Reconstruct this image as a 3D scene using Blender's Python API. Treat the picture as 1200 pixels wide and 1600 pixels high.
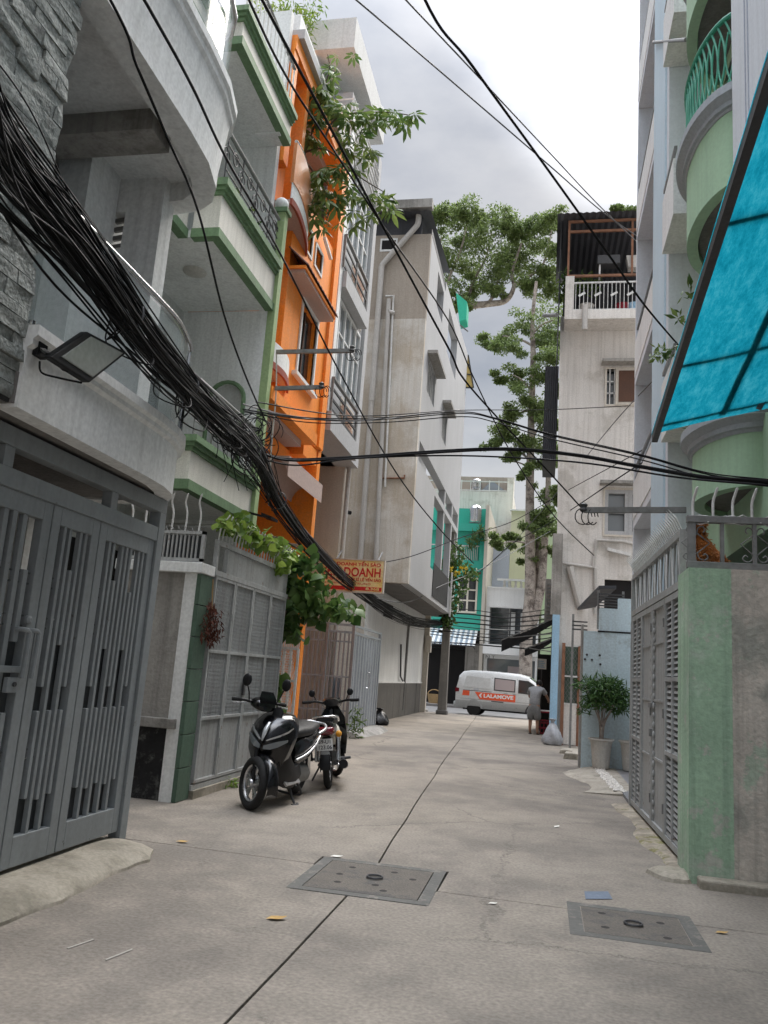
import bpy, bmesh, math, random
import numpy as np
from mathutils import Vector, Matrix
R = math.radians
random.seed(7); rng = np.random.default_rng(7)
for o in list(bpy.data.objects): bpy.data.objects.remove(o)
SC = bpy.context.scene; COL = SC.collection

# ------------------------------------------------------------- camera
F = 1265.0; H = 1.45                       # focal length in photo pixels, eye height
up = np.array([470, 6400, -1265.]); up /= np.linalg.norm(up)
yd = np.array([250, -270, -1265.]); yd -= up*(yd@up); yd /= np.linalg.norm(yd)
W = np.stack([np.cross(yd, up), yd, up])   # camera axes -> world axes
CP = np.array([0, 0, H])
cam = bpy.data.objects.new('camera', bpy.data.cameras.new('camera')); COL.objects.link(cam)
m4 = Matrix.Identity(4)
for i in range(3):
    for j in range(3): m4[i][j] = W[i][j]
m4[2][3] = H
cam.matrix_world = m4
cam.data.sensor_fit = 'VERTICAL'; cam.data.sensor_height = 36; cam.data.lens = 36*F/1600
cam.data.clip_end = 2000; cam.data.clip_start = .05
SC.camera = cam
SC.render.resolution_x = 768; SC.render.resolution_y = 1024

# ------------------------------------------------------------- sky, sun, exposure
SUN_EL, SUN_AZ = R(50), R(24)              # azimuth clockwise from +Y: ahead, to the right
sd = Vector((math.cos(SUN_EL)*math.sin(SUN_AZ), math.cos(SUN_EL)*math.cos(SUN_AZ), math.sin(SUN_EL)))
wd = bpy.data.worlds.new('World'); SC.world = wd; wd.use_nodes = True
nt = wd.node_tree; nt.nodes.clear()
def N(t, **k):
    n = nt.nodes.new(t)
    for a, b in k.items(): setattr(n, a, b)
    return n
sky = N('ShaderNodeTexSky'); sky.sky_type = 'NISHITA'; sky.sun_disc = False
sky.sun_elevation = SUN_EL; sky.sun_rotation = SUN_AZ; sky.air_density = 1.5; sky.dust_density = 3
tc = N('ShaderNodeTexCoord')
mp = N('ShaderNodeMapping'); mp.inputs['Scale'].default_value = (1, 1, 2.2); mp.inputs['Location'].default_value = (.62, .15, .9)
nz = N('ShaderNodeTexNoise'); nz.inputs['Scale'].default_value = 1.9; nz.inputs['Detail'].default_value = 7; nz.inputs['Roughness'].default_value = .55
nt.links.new(tc.outputs['Generated'], mp.inputs[0]); nt.links.new(mp.outputs[0], nz.inputs[0])
dot = N('ShaderNodeVectorMath', operation='DOT_PRODUCT'); dot.inputs[1].default_value = sd
nrm = N('ShaderNodeVectorMath', operation='NORMALIZE')
nt.links.new(tc.outputs['Generated'], nrm.inputs[0]); nt.links.new(nrm.outputs[0], dot.inputs[0])
glow = N('ShaderNodeMapRange'); glow.interpolation_type = 'SMOOTHSTEP'
glow.inputs[1].default_value = .90; glow.inputs[2].default_value = 1.0; glow.inputs[3].default_value = 0; glow.inputs[4].default_value = 1.0
nt.links.new(dot.outputs['Value'], glow.inputs[0])
cr = N('ShaderNodeValToRGB'); cr.color_ramp.elements[0].position = .38; cr.color_ramp.elements[1].position = .62
cr.color_ramp.elements[0].color = (.33, .37, .45, 1); cr.color_ramp.elements[1].color = (.70, .71, .74, 1)
nt.links.new(nz.outputs[0], cr.inputs[0])
def math_(op, a=None, b=None):
    n = N('ShaderNodeMath', operation=op)
    for i, x in enumerate((a, b)):
        if x is None: continue
        if isinstance(x, (int, float)): n.inputs[i].default_value = x
        else: nt.links.new(x, n.inputs[i])
    return n.outputs[0]
gl = math_('MULTIPLY', glow.outputs[0], math_('MAXIMUM', math_('ADD', math_('MULTIPLY', nz.outputs[0], 6.0), -2.2), .12))
sep = N('ShaderNodeSeparateXYZ'); nt.links.new(nrm.outputs[0], sep.inputs[0])
el3 = math_('POWER', math_('MAXIMUM', sep.outputs['Z'], 0.), 9.)                 # overcast sky: brightest at the zenith
lum = math_('ADD', math_('MULTIPLY', gl, 2.6), math_('ADD', math_('MULTIPLY', el3, 6.8), .29))
cl = N('ShaderNodeVectorMath', operation='SCALE'); nt.links.new(cr.outputs[0], cl.inputs[0]); nt.links.new(lum, cl.inputs['Scale'])
b1 = N('ShaderNodeBackground'); b1.inputs[1].default_value = .05; nt.links.new(sky.outputs[0], b1.inputs[0])
b2 = N('ShaderNodeBackground'); b2.inputs[1].default_value = 1.0; nt.links.new(cl.outputs[0], b2.inputs[0])
mx = N('ShaderNodeMixShader'); mx.inputs[0].default_value = .88      # mostly closed cloud over the clear sky
nt.links.new(b1.outputs[0], mx.inputs[1]); nt.links.new(b2.outputs[0], mx.inputs[2])
wo = N('ShaderNodeOutputWorld'); nt.links.new(mx.outputs[0], wo.inputs[0])
sl = bpy.data.lights.new('sun', 'SUN'); sl.energy = 1.5; sl.angle = R(35); sl.color = (1, .93, .84)
so = bpy.data.objects.new('sun', sl); COL.objects.link(so)
so.rotation_euler = (-sd).to_track_quat('-Z', 'Y').to_euler()
SC.view_settings.view_transform = 'Standard'; SC.view_settings.look = 'None'
SC.view_settings.exposure = 1.52; SC.view_settings.gamma = 1
SC.cycles.max_bounces = 6; SC.cycles.diffuse_bounces = 4; SC.cycles.transparent_max_bounces = 6

# ------------------------------------------------------------- pixel -> place
def ray(u, v): return W@np.array([u-600, 800-v, -F])
def G(u, v, z=0.):  d = ray(u, v); return Vector(CP+d*(z-H)/d[2])
def PX(u, v, X):    d = ray(u, v); return Vector(CP+d*X/d[0])
def PY(u, v, Y):    d = ray(u, v); return Vector(CP+d*Y/d[1])

# ------------------------------------------------------------- materials
M = {}
def mat(name, col, rough=.75, var=.12, scale=1.2, streak=0., scol=(.08, .075, .07), fine=.10, fs=30., bump=.15, metal=0., spec=.35,
        patch=None, patch_amt=.4, patch_scale=.8, coat=0., sheen=0., stain=False, chip=None, chip_scale=7., chip_amt=0.):
    m = bpy.data.materials.new(name); m.use_nodes = True
    t = m.node_tree; b = t.nodes['Principled BSDF']; L = t.links.new
    def nn(k): return t.nodes.new(k)
    geo = nn('ShaderNodeNewGeometry')
    n1 = nn('ShaderNodeTexNoise'); n1.inputs['Scale'].default_value = scale; n1.inputs['Detail'].default_value = 6; n1.inputs['Roughness'].default_value = .62
    n2 = nn('ShaderNodeTexNoise'); n2.inputs['Scale'].default_value = fs; n2.inputs['Detail'].default_value = 4
    L(geo.outputs['Position'], n1.inputs[0]); L(geo.outputs['Position'], n2.inputs[0])
    def rgbmix(fac, a, bb, mode='MIX'):
        x = nn('ShaderNodeMix'); x.data_type = 'RGBA'; x.blend_type = mode
        for sock, val in ((x.inputs[0], fac), (x.inputs[6], a), (x.inputs[7], bb)):
            if isinstance(val, (int, float)): sock.default_value = val
            elif isinstance(val, tuple): sock.default_value = (*val[:3], 1)
            else: L(val, sock)
        return x.outputs[2]
    def rngmap(o, lo, hi, a, bb):
        x = nn('ShaderNodeMapRange'); x.inputs[1].default_value = lo; x.inputs[2].default_value = hi
        x.inputs[3].default_value = a; x.inputs[4].default_value = bb; L(o, x.inputs[0]); return x.outputs[0]
    c = tuple(col)
    if patch:
        n3 = nn('ShaderNodeTexNoise'); n3.inputs['Scale'].default_value = patch_scale; n3.inputs['Detail'].default_value = 8; n3.inputs['Roughness'].default_value = .7
        L(geo.outputs['Position'], n3.inputs[0])
        c = rgbmix(rngmap(n3.outputs[0], .64-.28*patch_amt, .70-.18*patch_amt, 0, 1), c, patch)
    if stain:                                                 # pale dust drifts, dark drips and hairline cracks of a poured alley
        n5 = nn('ShaderNodeTexNoise'); n5.inputs['Scale'].default_value = .23; n5.inputs['Detail'].default_value = 9; n5.inputs['Roughness'].default_value = .72; n5.inputs['Distortion'].default_value = .6
        L(geo.outputs['Position'], n5.inputs[0]); c = rgbmix(rngmap(n5.outputs[0], .50, .66, 0, .8), c, (.30, .262, .212))
        n6 = nn('ShaderNodeTexNoise'); n6.inputs['Scale'].default_value = 3.1; n6.inputs['Detail'].default_value = 10; n6.inputs['Roughness'].default_value = .8
        L(geo.outputs['Position'], n6.inputs[0]); c = rgbmix(rngmap(n6.outputs[0], .60, .72, 0, .75), c, (.115, .103, .092))
        vo = nn('ShaderNodeTexVoronoi'); vo.feature = 'DISTANCE_TO_EDGE'; vo.inputs['Scale'].default_value = .33
        ad = nn('ShaderNodeVectorMath'); ad.operation = 'ADD'; sc_ = nn('ShaderNodeVectorMath'); sc_.operation = 'SCALE'; sc_.inputs['Scale'].default_value = .55
        L(n6.outputs['Color'], sc_.inputs[0]); L(geo.outputs['Position'], ad.inputs[0]); L(sc_.outputs[0], ad.inputs[1]); L(ad.outputs[0], vo.inputs[0])
        k1 = rngmap(vo.outputs['Distance'], .0, .006, .8, 0); k2 = rngmap(n5.outputs[0], .46, .56, 0, 1); km = nn('ShaderNodeMath'); km.operation = 'MULTIPLY'; L(k1, km.inputs[0]); L(k2, km.inputs[1])
        c = rgbmix(km.outputs[0], c, (.06, .054, .048))
    if chip:
        n7 = nn('ShaderNodeTexNoise'); n7.inputs['Scale'].default_value = chip_scale; n7.inputs['Detail'].default_value = 9; n7.inputs['Roughness'].default_value = .75
        L(geo.outputs['Position'], n7.inputs[0]); c = rgbmix(rngmap(n7.outputs[0], .63-.2*chip_amt, .67-.2*chip_amt, 0, .85), c, chip)
    if streak:
        mpn = nn('ShaderNodeMapping'); mpn.inputs['Scale'].default_value = (7, 7, .24)
        n4 = nn('ShaderNodeTexNoise'); n4.inputs['Scale'].default_value = 1.6; n4.inputs['Detail'].default_value = 5; n4.inputs['Roughness'].default_value = .65
        L(geo.outputs['Position'], mpn.inputs[0]); L(mpn.outputs[0], n4.inputs[0])
        c = rgbmix(rngmap(n4.outputs[0], .47, .70, 0, min(1, streak)), c, scol)
    v1 = rngmap(n1.outputs[0], .3, .7, 1-var, 1+var)
    v2 = rngmap(n2.outputs[0], .3, .7, 1-fine, 1+fine)
    mm = nn('ShaderNodeMath'); mm.operation = 'MULTIPLY'; L(v1, mm.inputs[0]); L(v2, mm.inputs[1])
    cmb = nn('ShaderNodeCombineColor')
    for i in range(3): L(mm.outputs[0], cmb.inputs[i])
    L(rgbmix(1.0, c, cmb.outputs[0], 'MULTIPLY'), b.inputs['Base Color'])
    L(rngmap(n1.outputs[0], .3, .7, max(.03, rough-.08), min(1, rough+.08)), b.inputs['Roughness'])
    b.inputs['Metallic'].default_value = metal; b.inputs['Specular IOR Level'].default_value = spec
    b.inputs['Coat Weight'].default_value = coat; b.inputs['Coat Roughness'].default_value = .06
    if sheen: b.inputs['Sheen Weight'].default_value = sheen
    if bump:
        bp = nn('ShaderNodeBump'); bp.inputs['Strength'].default_value = bump; bp.inputs['Distance'].default_value = .02
        L(n2.outputs[0], bp.inputs['Height']); L(bp.outputs[0], b.inputs['Normal'])
    M[name] = m; return m
def tweak(name, **k):
    b = M[name].node_tree.nodes['Principled BSDF']
    for a, v in k.items(): b.inputs[a.replace('_', ' ')].default_value = v

mat('road', (.234, .206, .173), .85, .15, 2.2, patch=(.172, .152, .130), patch_amt=.66, patch_scale=.6, fine=.20, fs=42, bump=.35, stain=True)
mat('roadold', (.31, .28, .228), .9, .16, 2.0, patch=(.22, .20, .158), patch_amt=.55, patch_scale=2.2, fine=.14, fs=40, bump=.25)
mat('asphalt', (.17, .165, .16), .9, .15, .8, fine=.15, fs=60)
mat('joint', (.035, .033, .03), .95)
mat('moss', (.27, .235, .185), .95, .25, 4, chip=(.17, .16, .055), chip_scale=2.2, chip_amt=.45, patch=(.33, .29, .23), patch_amt=.6, patch_scale=4, bump=.5)
mat('concrete', (.34, .325, .30), .85, .15, 1.2, streak=.45, patch=(.22, .21, .19), patch_amt=.55, patch_scale=1.1, bump=.3)
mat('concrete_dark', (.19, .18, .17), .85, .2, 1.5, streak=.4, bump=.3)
mat('manhole', (.128, .113, .096), .85, .18, 5, fine=.2, fs=70, patch=(.09, .085, .078), patch_amt=.5, patch_scale=4, bump=.3)
mat('manhole_frame', (.115, .112, .102), .8, .2, 6, chip=(.19, .172, .148), chip_amt=.4)
mat('white_wall', (.78, .79, .775), .8, .06, .9, streak=.25, scol=(.30, .30, .28), bump=.04)
mat('white_clean', (.78, .79, .78), .7, .05, .9, streak=.12, scol=(.40, .40, .38), bump=.05)
mat('gray_wall', (.60, .61, .60), .8, .08, .9, streak=.3, scol=(.36, .36, .34), bump=.06)
mat('stone', (.25, .268, .25), .8, .30, 5, fine=.25, fs=40, patch=(.36, .375, .35), patch_amt=.5, patch_scale=4, bump=.7, chip=(.13, .135, .13), chip_scale=5, chip_amt=.35)
mat('grout', (.045, .045, .045), .95)
mat('gate_gray', (.235, .255, .262), .45, .10, 3, fine=.06, spec=.4, bump=.05, streak=.25, scol=(.12, .125, .12), chip=(.10, .09, .08), chip_scale=9, chip_amt=-.05)
mat('mesh_dark', (.045, .05, .052), .6, .1, 8)
mat('gate_silver', (.36, .37, .365), .5, .10, 2, streak=.45, scol=(.17, .155, .135), spec=.4, bump=.05, chip=(.17, .105, .065), chip_scale=8, chip_amt=.05)
mat('galvanized', (.33, .35, .37), .42, .15, 2, metal=.15, streak=.45, scol=(.14, .15, .16), bump=.08)
mat('green_trim', (.155, .25, .135), .65, .12, 2, streak=.4, scol=(.06, .085, .05), chip=(.34, .36, .30), chip_scale=6, chip_amt=-.05)
mat('green_stripe', (.33, .44, .22), .65, .08, 1.5, streak=.35, scol=(.17, .2, .12), chip=(.45, .46, .40), chip_scale=6, chip_amt=-.05)
mat('green_dark', (.085, .14, .10), .6, .18, 3, streak=.3, scol=(.05, .065, .05), chip=(.20, .24, .20), chip_scale=6, chip_amt=0)
mat('cream_tile', (.70, .68, .62), .55, .08, 2, streak=.3, scol=(.36, .34, .29), fine=.12, fs=60, bump=.12)
mat('pink_wall', (.50, .455, .44), .75, .05, 1, streak=.2, scol=(.38, .34, .33))
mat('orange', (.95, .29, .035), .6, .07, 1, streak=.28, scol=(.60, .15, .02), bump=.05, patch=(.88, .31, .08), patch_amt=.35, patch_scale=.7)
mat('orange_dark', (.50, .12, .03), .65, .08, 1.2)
mat('copper_sheet', (.66, .26, .10), .38, .12, 2, spec=.5)
mat('soffit_pink', (.48, .37, .33), .8, .05, 1)
mat('redbrown', (.30, .07, .045), .7, .1, 2)
mat('roof_tile', (.13, .055, .04), .8, .25, 6, bump=.4)
mat('brick_pale', (.42, .27, .20), .85, .2, 10, bump=.3)
mat('tan_wall', (.46, .405, .335), .88, .12, .6, streak=.40, scol=(.36, .28, .18), patch=(.60, .57, .52), patch_amt=.6, patch_scale=.5, bump=.25)
mat('tan_upper', (.36, .315, .265), .9, .10, .8, streak=.25, scol=(.2, .165, .13), bump=.2)
mat('beige_wall', (.58, .535, .465), .85, .07, .8, streak=.25, scol=(.33, .29, .23), bump=.15)
mat('facade_gray', (.43, .435, .44), .8, .06, .8, streak=.35, scol=(.33, .33, .32), bump=.05)
mat('dado_stone', (.115, .11, .10), .6, .35, 3.5, streak=.3, scol=(.05, .05, .05), fine=.25)
mat('dirty_white', (.66, .63, .59), .88, .10, .7, streak=.42, scol=(.36, .33, .29), patch=(.50, .47, .425), patch_amt=.40, patch_scale=.9, bump=.2)
mat('blue_wall', (.56, .69, .77), .75, .05, .9, streak=.22, scol=(.40, .48, .53), fine=.05, bump=.03)
mat('blue_fence', (.55, .66, .70), .85, .06, 1, streak=.35, scol=(.42, .46, .44), patch=(.42, .49, .50), patch_amt=.3, patch_scale=2, bump=.12)
mat('lavender', (.68, .71, .75), .78, .05, 1, streak=.25, scol=(.44, .45, .48), fine=.05, bump=.03)
mat('pale_green', (.40, .58, .40), .75, .06, 1.0, streak=.35, scol=(.28, .40, .29), fine=.05, bump=.03)
mat('green_fence', (.35, .50, .35), .88, .14, 1.4, streak=.55, scol=(.20, .29, .21), patch=(.46, .54, .44), patch_amt=.55, patch_scale=1.6, bump=.25, chip=(.50, .49, .43), chip_scale=4, chip_amt=.25)
mat('raw_concrete', (.56, .505, .44), .92, .2, 1.6, streak=.55, scol=(.24, .22, .19), patch=(.36, .355, .31), patch_amt=.65, patch_scale=1.3, bump=.35, chip=(.38, .47, .36), chip_scale=2.0, chip_amt=.3)
mat('mould_gray', (.36, .39, .42), .6, .06, 2)
mat('green_iron', (.05, .33, .22), .5, .1, 6, spec=.45)
mat('iron_dark', (.05, .05, .052), .5, .15, 6, spec=.4)
mat('iron_gray', (.20, .20, .195), .6, .2, 8, spec=.35)
mat('iron_white', (.62, .62, .60), .5, .12, 6, streak=.2, scol=(.3, .22, .15))
mat('steel', (.55, .55, .55), .22, .06, 3, metal=1)
mat('chrome', (.75, .75, .76), .12, .03, 3, metal=1, bump=0)
mat('rust', (.23, .115, .07), .85, .3, 5, bump=.4)
mat('pvc', (.46, .44, .41), .5, .08, 2, streak=.25, scol=(.3, .28, .25))
mat('cable', (.010, .010, .011), .65, .2, 10, bump=0, spec=.15)
mat('cable_gray', (.11, .11, .115), .6, .2, 10, bump=0)
mat('wood_dark', (.10, .05, .032), .7, .2, 4)
mat('wood_pole', (.23, .17, .12), .85, .2, 4)
mat('black_plastic', (.010, .010, .011), .5, .1, 6, spec=.25, bump=.03)
mat('black_gloss', (.004, .004, .005), .16, .05, 3, spec=.35, bump=0, coat=.25)
mat('rubber', (.016, .016, .016), .85, .2, 20, bump=.2)
mat('alloy', (.52, .52, .53), .3, .08, 8, metal=.85)
mat('silver_paint', (.52, .53, .54), .28, .03, 3, metal=.6, coat=.4, bump=0)
mat('cream_plastic', (.72, .68, .58), .35, .05, 4, bump=0, coat=.3)
mat('red_lens', (.15, .008, .015), .12, .05, 4, coat=1, bump=0)
mat('plate_white', (.74, .74, .72), .45, .05, 8, bump=0)
mat('ink', (.03, .03, .04), .6, bump=0)
mat('leather', (.018, .018, .018), .55, .1, 20, bump=.15)
mat('dark_interior', (.018, .017, .017), .9, .3, 2, bump=0)  # near-black colour stands in for the shade of unlit interiors and gaps
mat('sign_yellow', (.85, .62, .20), .5, .05, 4, bump=0, patch=(.86, .74, .42), patch_amt=.8, patch_scale=1.1)
mat('sign_red', (.60, .03, .03), .5, .05, 4, bump=0)
mat('van_white', (.60, .61, .61), .25, .04, 2, coat=.5, bump=0, streak=.2, scol=(.42, .41, .40))
mat('van_gray', (.36, .37, .37), .35, .05, 3, coat=.3, bump=0)
mat('van_orange', (.80, .12, .05), .4, .04, 3, bump=0)
mat('lettering_white', (.85, .85, .85), .5, .02, 3, bump=0)
mat('skin', (.38, .22, .15), .55, .05, 10, bump=.03)
mat('hair', (.012, .010, .009), .5, .2, 40, bump=.3)
mat('shirt', (.30, .305, .315), .9, .10, 12, sheen=.2)
mat('shorts', (.20, .205, .205), .9, .12, 12, sheen=.2)
mat('red_plastic', (.22, .012, .025), .35, .08, 6, bump=0)
mat('tarp_black', (.014, .014, .015), .8, .2, 4, bump=.1)
mat('roof_blue', (.30, .36, .43), .45, .12, 2, metal=.2)
mat('roof_lightblue', (.45, .60, .63), .45, .08, 2, streak=.15, scol=(.33, .42, .42))
mat('corrugated_dark', (.06, .062, .07), .6, .2, 2, streak=.4, scol=(.03, .03, .03))
mat('teal', (.05, .42, .32), .7, .06, 1.2, streak=.15, scol=(.04, .28, .22))
mat('pale_yellow', (.62, .62, .44), .85, .05, 1, streak=.2, scol=(.5, .5, .38))
mat('pale_lime', (.50, .62, .40), .85, .05, 1)
mat('pale_bluegray', (.44, .47, .55), .85, .05, 1)
mat('yellow_sheet', (.62, .47, .16), .6, .1, 2)
mat('green_tarp', (.03, .42, .27), .6, .1, 3)
mat('bark', (.36, .315, .275), .95, .25, 3, fine=.25, fs=18, patch=(.14, .115, .10), patch_amt=.55, patch_scale=2.5, bump=.7)
mat('bark_dark', (.10, .08, .06), .95, .25, 5, bump=.5)
mat('pot_white', (.52, .50, .46), .6, .08, 4, streak=.25, scol=(.36, .33, .29))
mat('soil', (.05, .035, .025), .95, .2, 20)
mat('tile_floor', (.20, .20, .205), .5, .12, 6)
mat('pebble', (.55, .52, .47), .8, .3, 30, fine=.35, fs=60, bump=.5)
mat('rock', (.36, .325, .27), .9, .2, 5, bump=.3, patch=(.22, .2, .16), patch_amt=.4, patch_scale=4)
mat('black_scorch', (.022, .022, .023), .9, .5, 5, patch=(.10, .10, .095), patch_amt=.35, patch_scale=4, bump=.3)
mat('bag_gray', (.33, .34, .36), .38, .12, 8, bump=.4, spec=.5)
mat('bag_black', (.015, .015, .017), .3, .1, 8, bump=.4, spec=.5)
mat('basket', (.38, .26, .13), .8, .2, 20)
mat('cat_fur', (.42, .15, .04), .9, .35, 14, fine=.25, fs=90, bump=.5, patch=(.62, .36, .18), patch_amt=.35, patch_scale=9)
mat('dry_leaf', (.42, .27, .10), .8, .15, 8)
mat('paper_white', (.72, .70, .64), .8, .05, 8)
mat('dried_herb', (.10, .035, .022), .9, .35, 12)
mat('blue_paint', (.14, .17, .215), .85, .15, 6)
mat('chalk', (.34, .32, .285), .95, .1, 12)
mat('lamp_glass', (.30, .31, .28), .18, .05, 3, coat=.3, bump=0)
mat('curtain', (.46, .46, .45), .9, .15, 9)
mat('post_blue', (.33, .52, .68), .7, .08, 2, streak=.2, scol=(.25, .38, .48))
mat('cement_pole', (.21, .20, .185), .9, .18, 2, streak=.4, scol=(.10, .095, .09), bump=.3)
def leafmat(name, a, b, trans=.25):
    m = bpy.data.materials.new(name); m.use_nodes = True; t = m.node_tree; p = t.nodes['Principled BSDF']; L = t.links.new
    g = t.nodes.new('ShaderNodeNewGeometry'); r = t.nodes.new('ShaderNodeValToRGB')
    r.color_ramp.elements[0].color = (*a, 1); r.color_ramp.elements[1].color = (*b, 1)
    L(g.outputs['Random Per Island'], r.inputs[0]); L(r.outputs[0], p.inputs['Base Color'])
    p.inputs['Roughness'].default_value = .45; p.inputs['Specular IOR Level'].default_value = .35
    tr = t.nodes.new('ShaderNodeBsdfTranslucent'); L(r.outputs[0], tr.inputs[0])
    ad = t.nodes.new('ShaderNodeMixShader'); ad.inputs[0].default_value = trans
    L(p.outputs[0], ad.inputs[1]); L(tr.outputs[0], ad.inputs[2]); L(ad.outputs[0], t.nodes['Material Output'].inputs[0]); M[name] = m
leafmat('leaf_tree', (.08, .125, .035), (.22, .29, .10), .45)
leafmat('fur_orange', (.36, .12, .03), (.60, .27, .09), .2)
leafmat('leaf_fresh', (.10, .19, .035), (.26, .36, .07), .35)
leafmat('leaf_dark', (.035, .085, .022), (.13, .21, .055), .3)
leafmat('leaf_umbrella', (.045, .095, .025), (.16, .22, .06), .35)
leafmat('leaf_oleander', (.035, .085, .025), (.09, .17, .045), .25)
leafmat('flower_yellow', (.6, .4, .02), (.7, .55, .05), .2)
leafmat('flower_orange', (.7, .28, .02), (.75, .4, .05), .2)
def glass(name, col, rough=.08, alpha=.4, spec=.6):
    m = bpy.data.materials.new(name); m.use_nodes = True; t = m.node_tree; p = t.nodes['Principled BSDF']
    p.inputs['Base Color'].default_value = (*col, 1); p.inputs['Roughness'].default_value = rough; p.inputs['Specular IOR Level'].default_value = spec
    if alpha < 1:
        tr = t.nodes.new('ShaderNodeBsdfTransparent'); ad = t.nodes.new('ShaderNodeMixShader'); ad.inputs[0].default_value = alpha
        t.links.new(tr.outputs[0], ad.inputs[1]); t.links.new(p.outputs[0], ad.inputs[2]); t.links.new(ad.outputs[0], t.nodes['Material Output'].inputs[0])
    M[name] = m
glass('glass_clear', (.50, .58, .58), .06, .38)
glass('glass_dark', (.025, .03, .035), .05, 1, .8)
glass('glass_gray', (.16, .18, .19), .06, 1, .9)
glass('glass_pinkish', (.40, .34, .34), .1, 1, .6)
m = bpy.data.materials.new('awning_sheet'); m.use_nodes = True; t = m.node_tree; t.nodes.remove(t.nodes['Principled BSDF'])
g_ = t.nodes.new('ShaderNodeNewGeometry'); n_ = t.nodes.new('ShaderNodeTexNoise'); n_.inputs['Scale'].default_value = 9; n_.inputs['Detail'].default_value = 12; n_.inputs['Roughness'].default_value = .85
r_ = t.nodes.new('ShaderNodeValToRGB'); r_.color_ramp.elements[0].position = .33; r_.color_ramp.elements[1].position = .70
r_.color_ramp.elements[0].color = (.0, .13, .19, 1); r_.color_ramp.elements[1].color = (.07, .40, .47, 1); q_ = r_.color_ramp.elements.new(.5); q_.color = (.01, .25, .33, 1)
mp_ = t.nodes.new('ShaderNodeMapping'); mp_.inputs['Scale'].default_value = (1.6, .45, 1)
t.links.new(g_.outputs['Position'], mp_.inputs[0]); t.links.new(mp_.outputs[0], n_.inputs[0]); t.links.new(n_.outputs[0], r_.inputs[0])
d_ = t.nodes.new('ShaderNodeBsdfDiffuse'); tl_ = t.nodes.new('ShaderNodeBsdfTranslucent'); x_ = t.nodes.new('ShaderNodeMixShader'); x_.inputs[0].default_value = .72
t.links.new(r_.outputs[0], d_.inputs[0]); t.links.new(r_.outputs[0], tl_.inputs[0]); t.links.new(d_.outputs[0], x_.inputs[1]); t.links.new(tl_.outputs[0], x_.inputs[2])
t.links.new(x_.outputs[0], t.nodes['Material Output'].inputs[0]); M['awning_sheet'] = m

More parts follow.
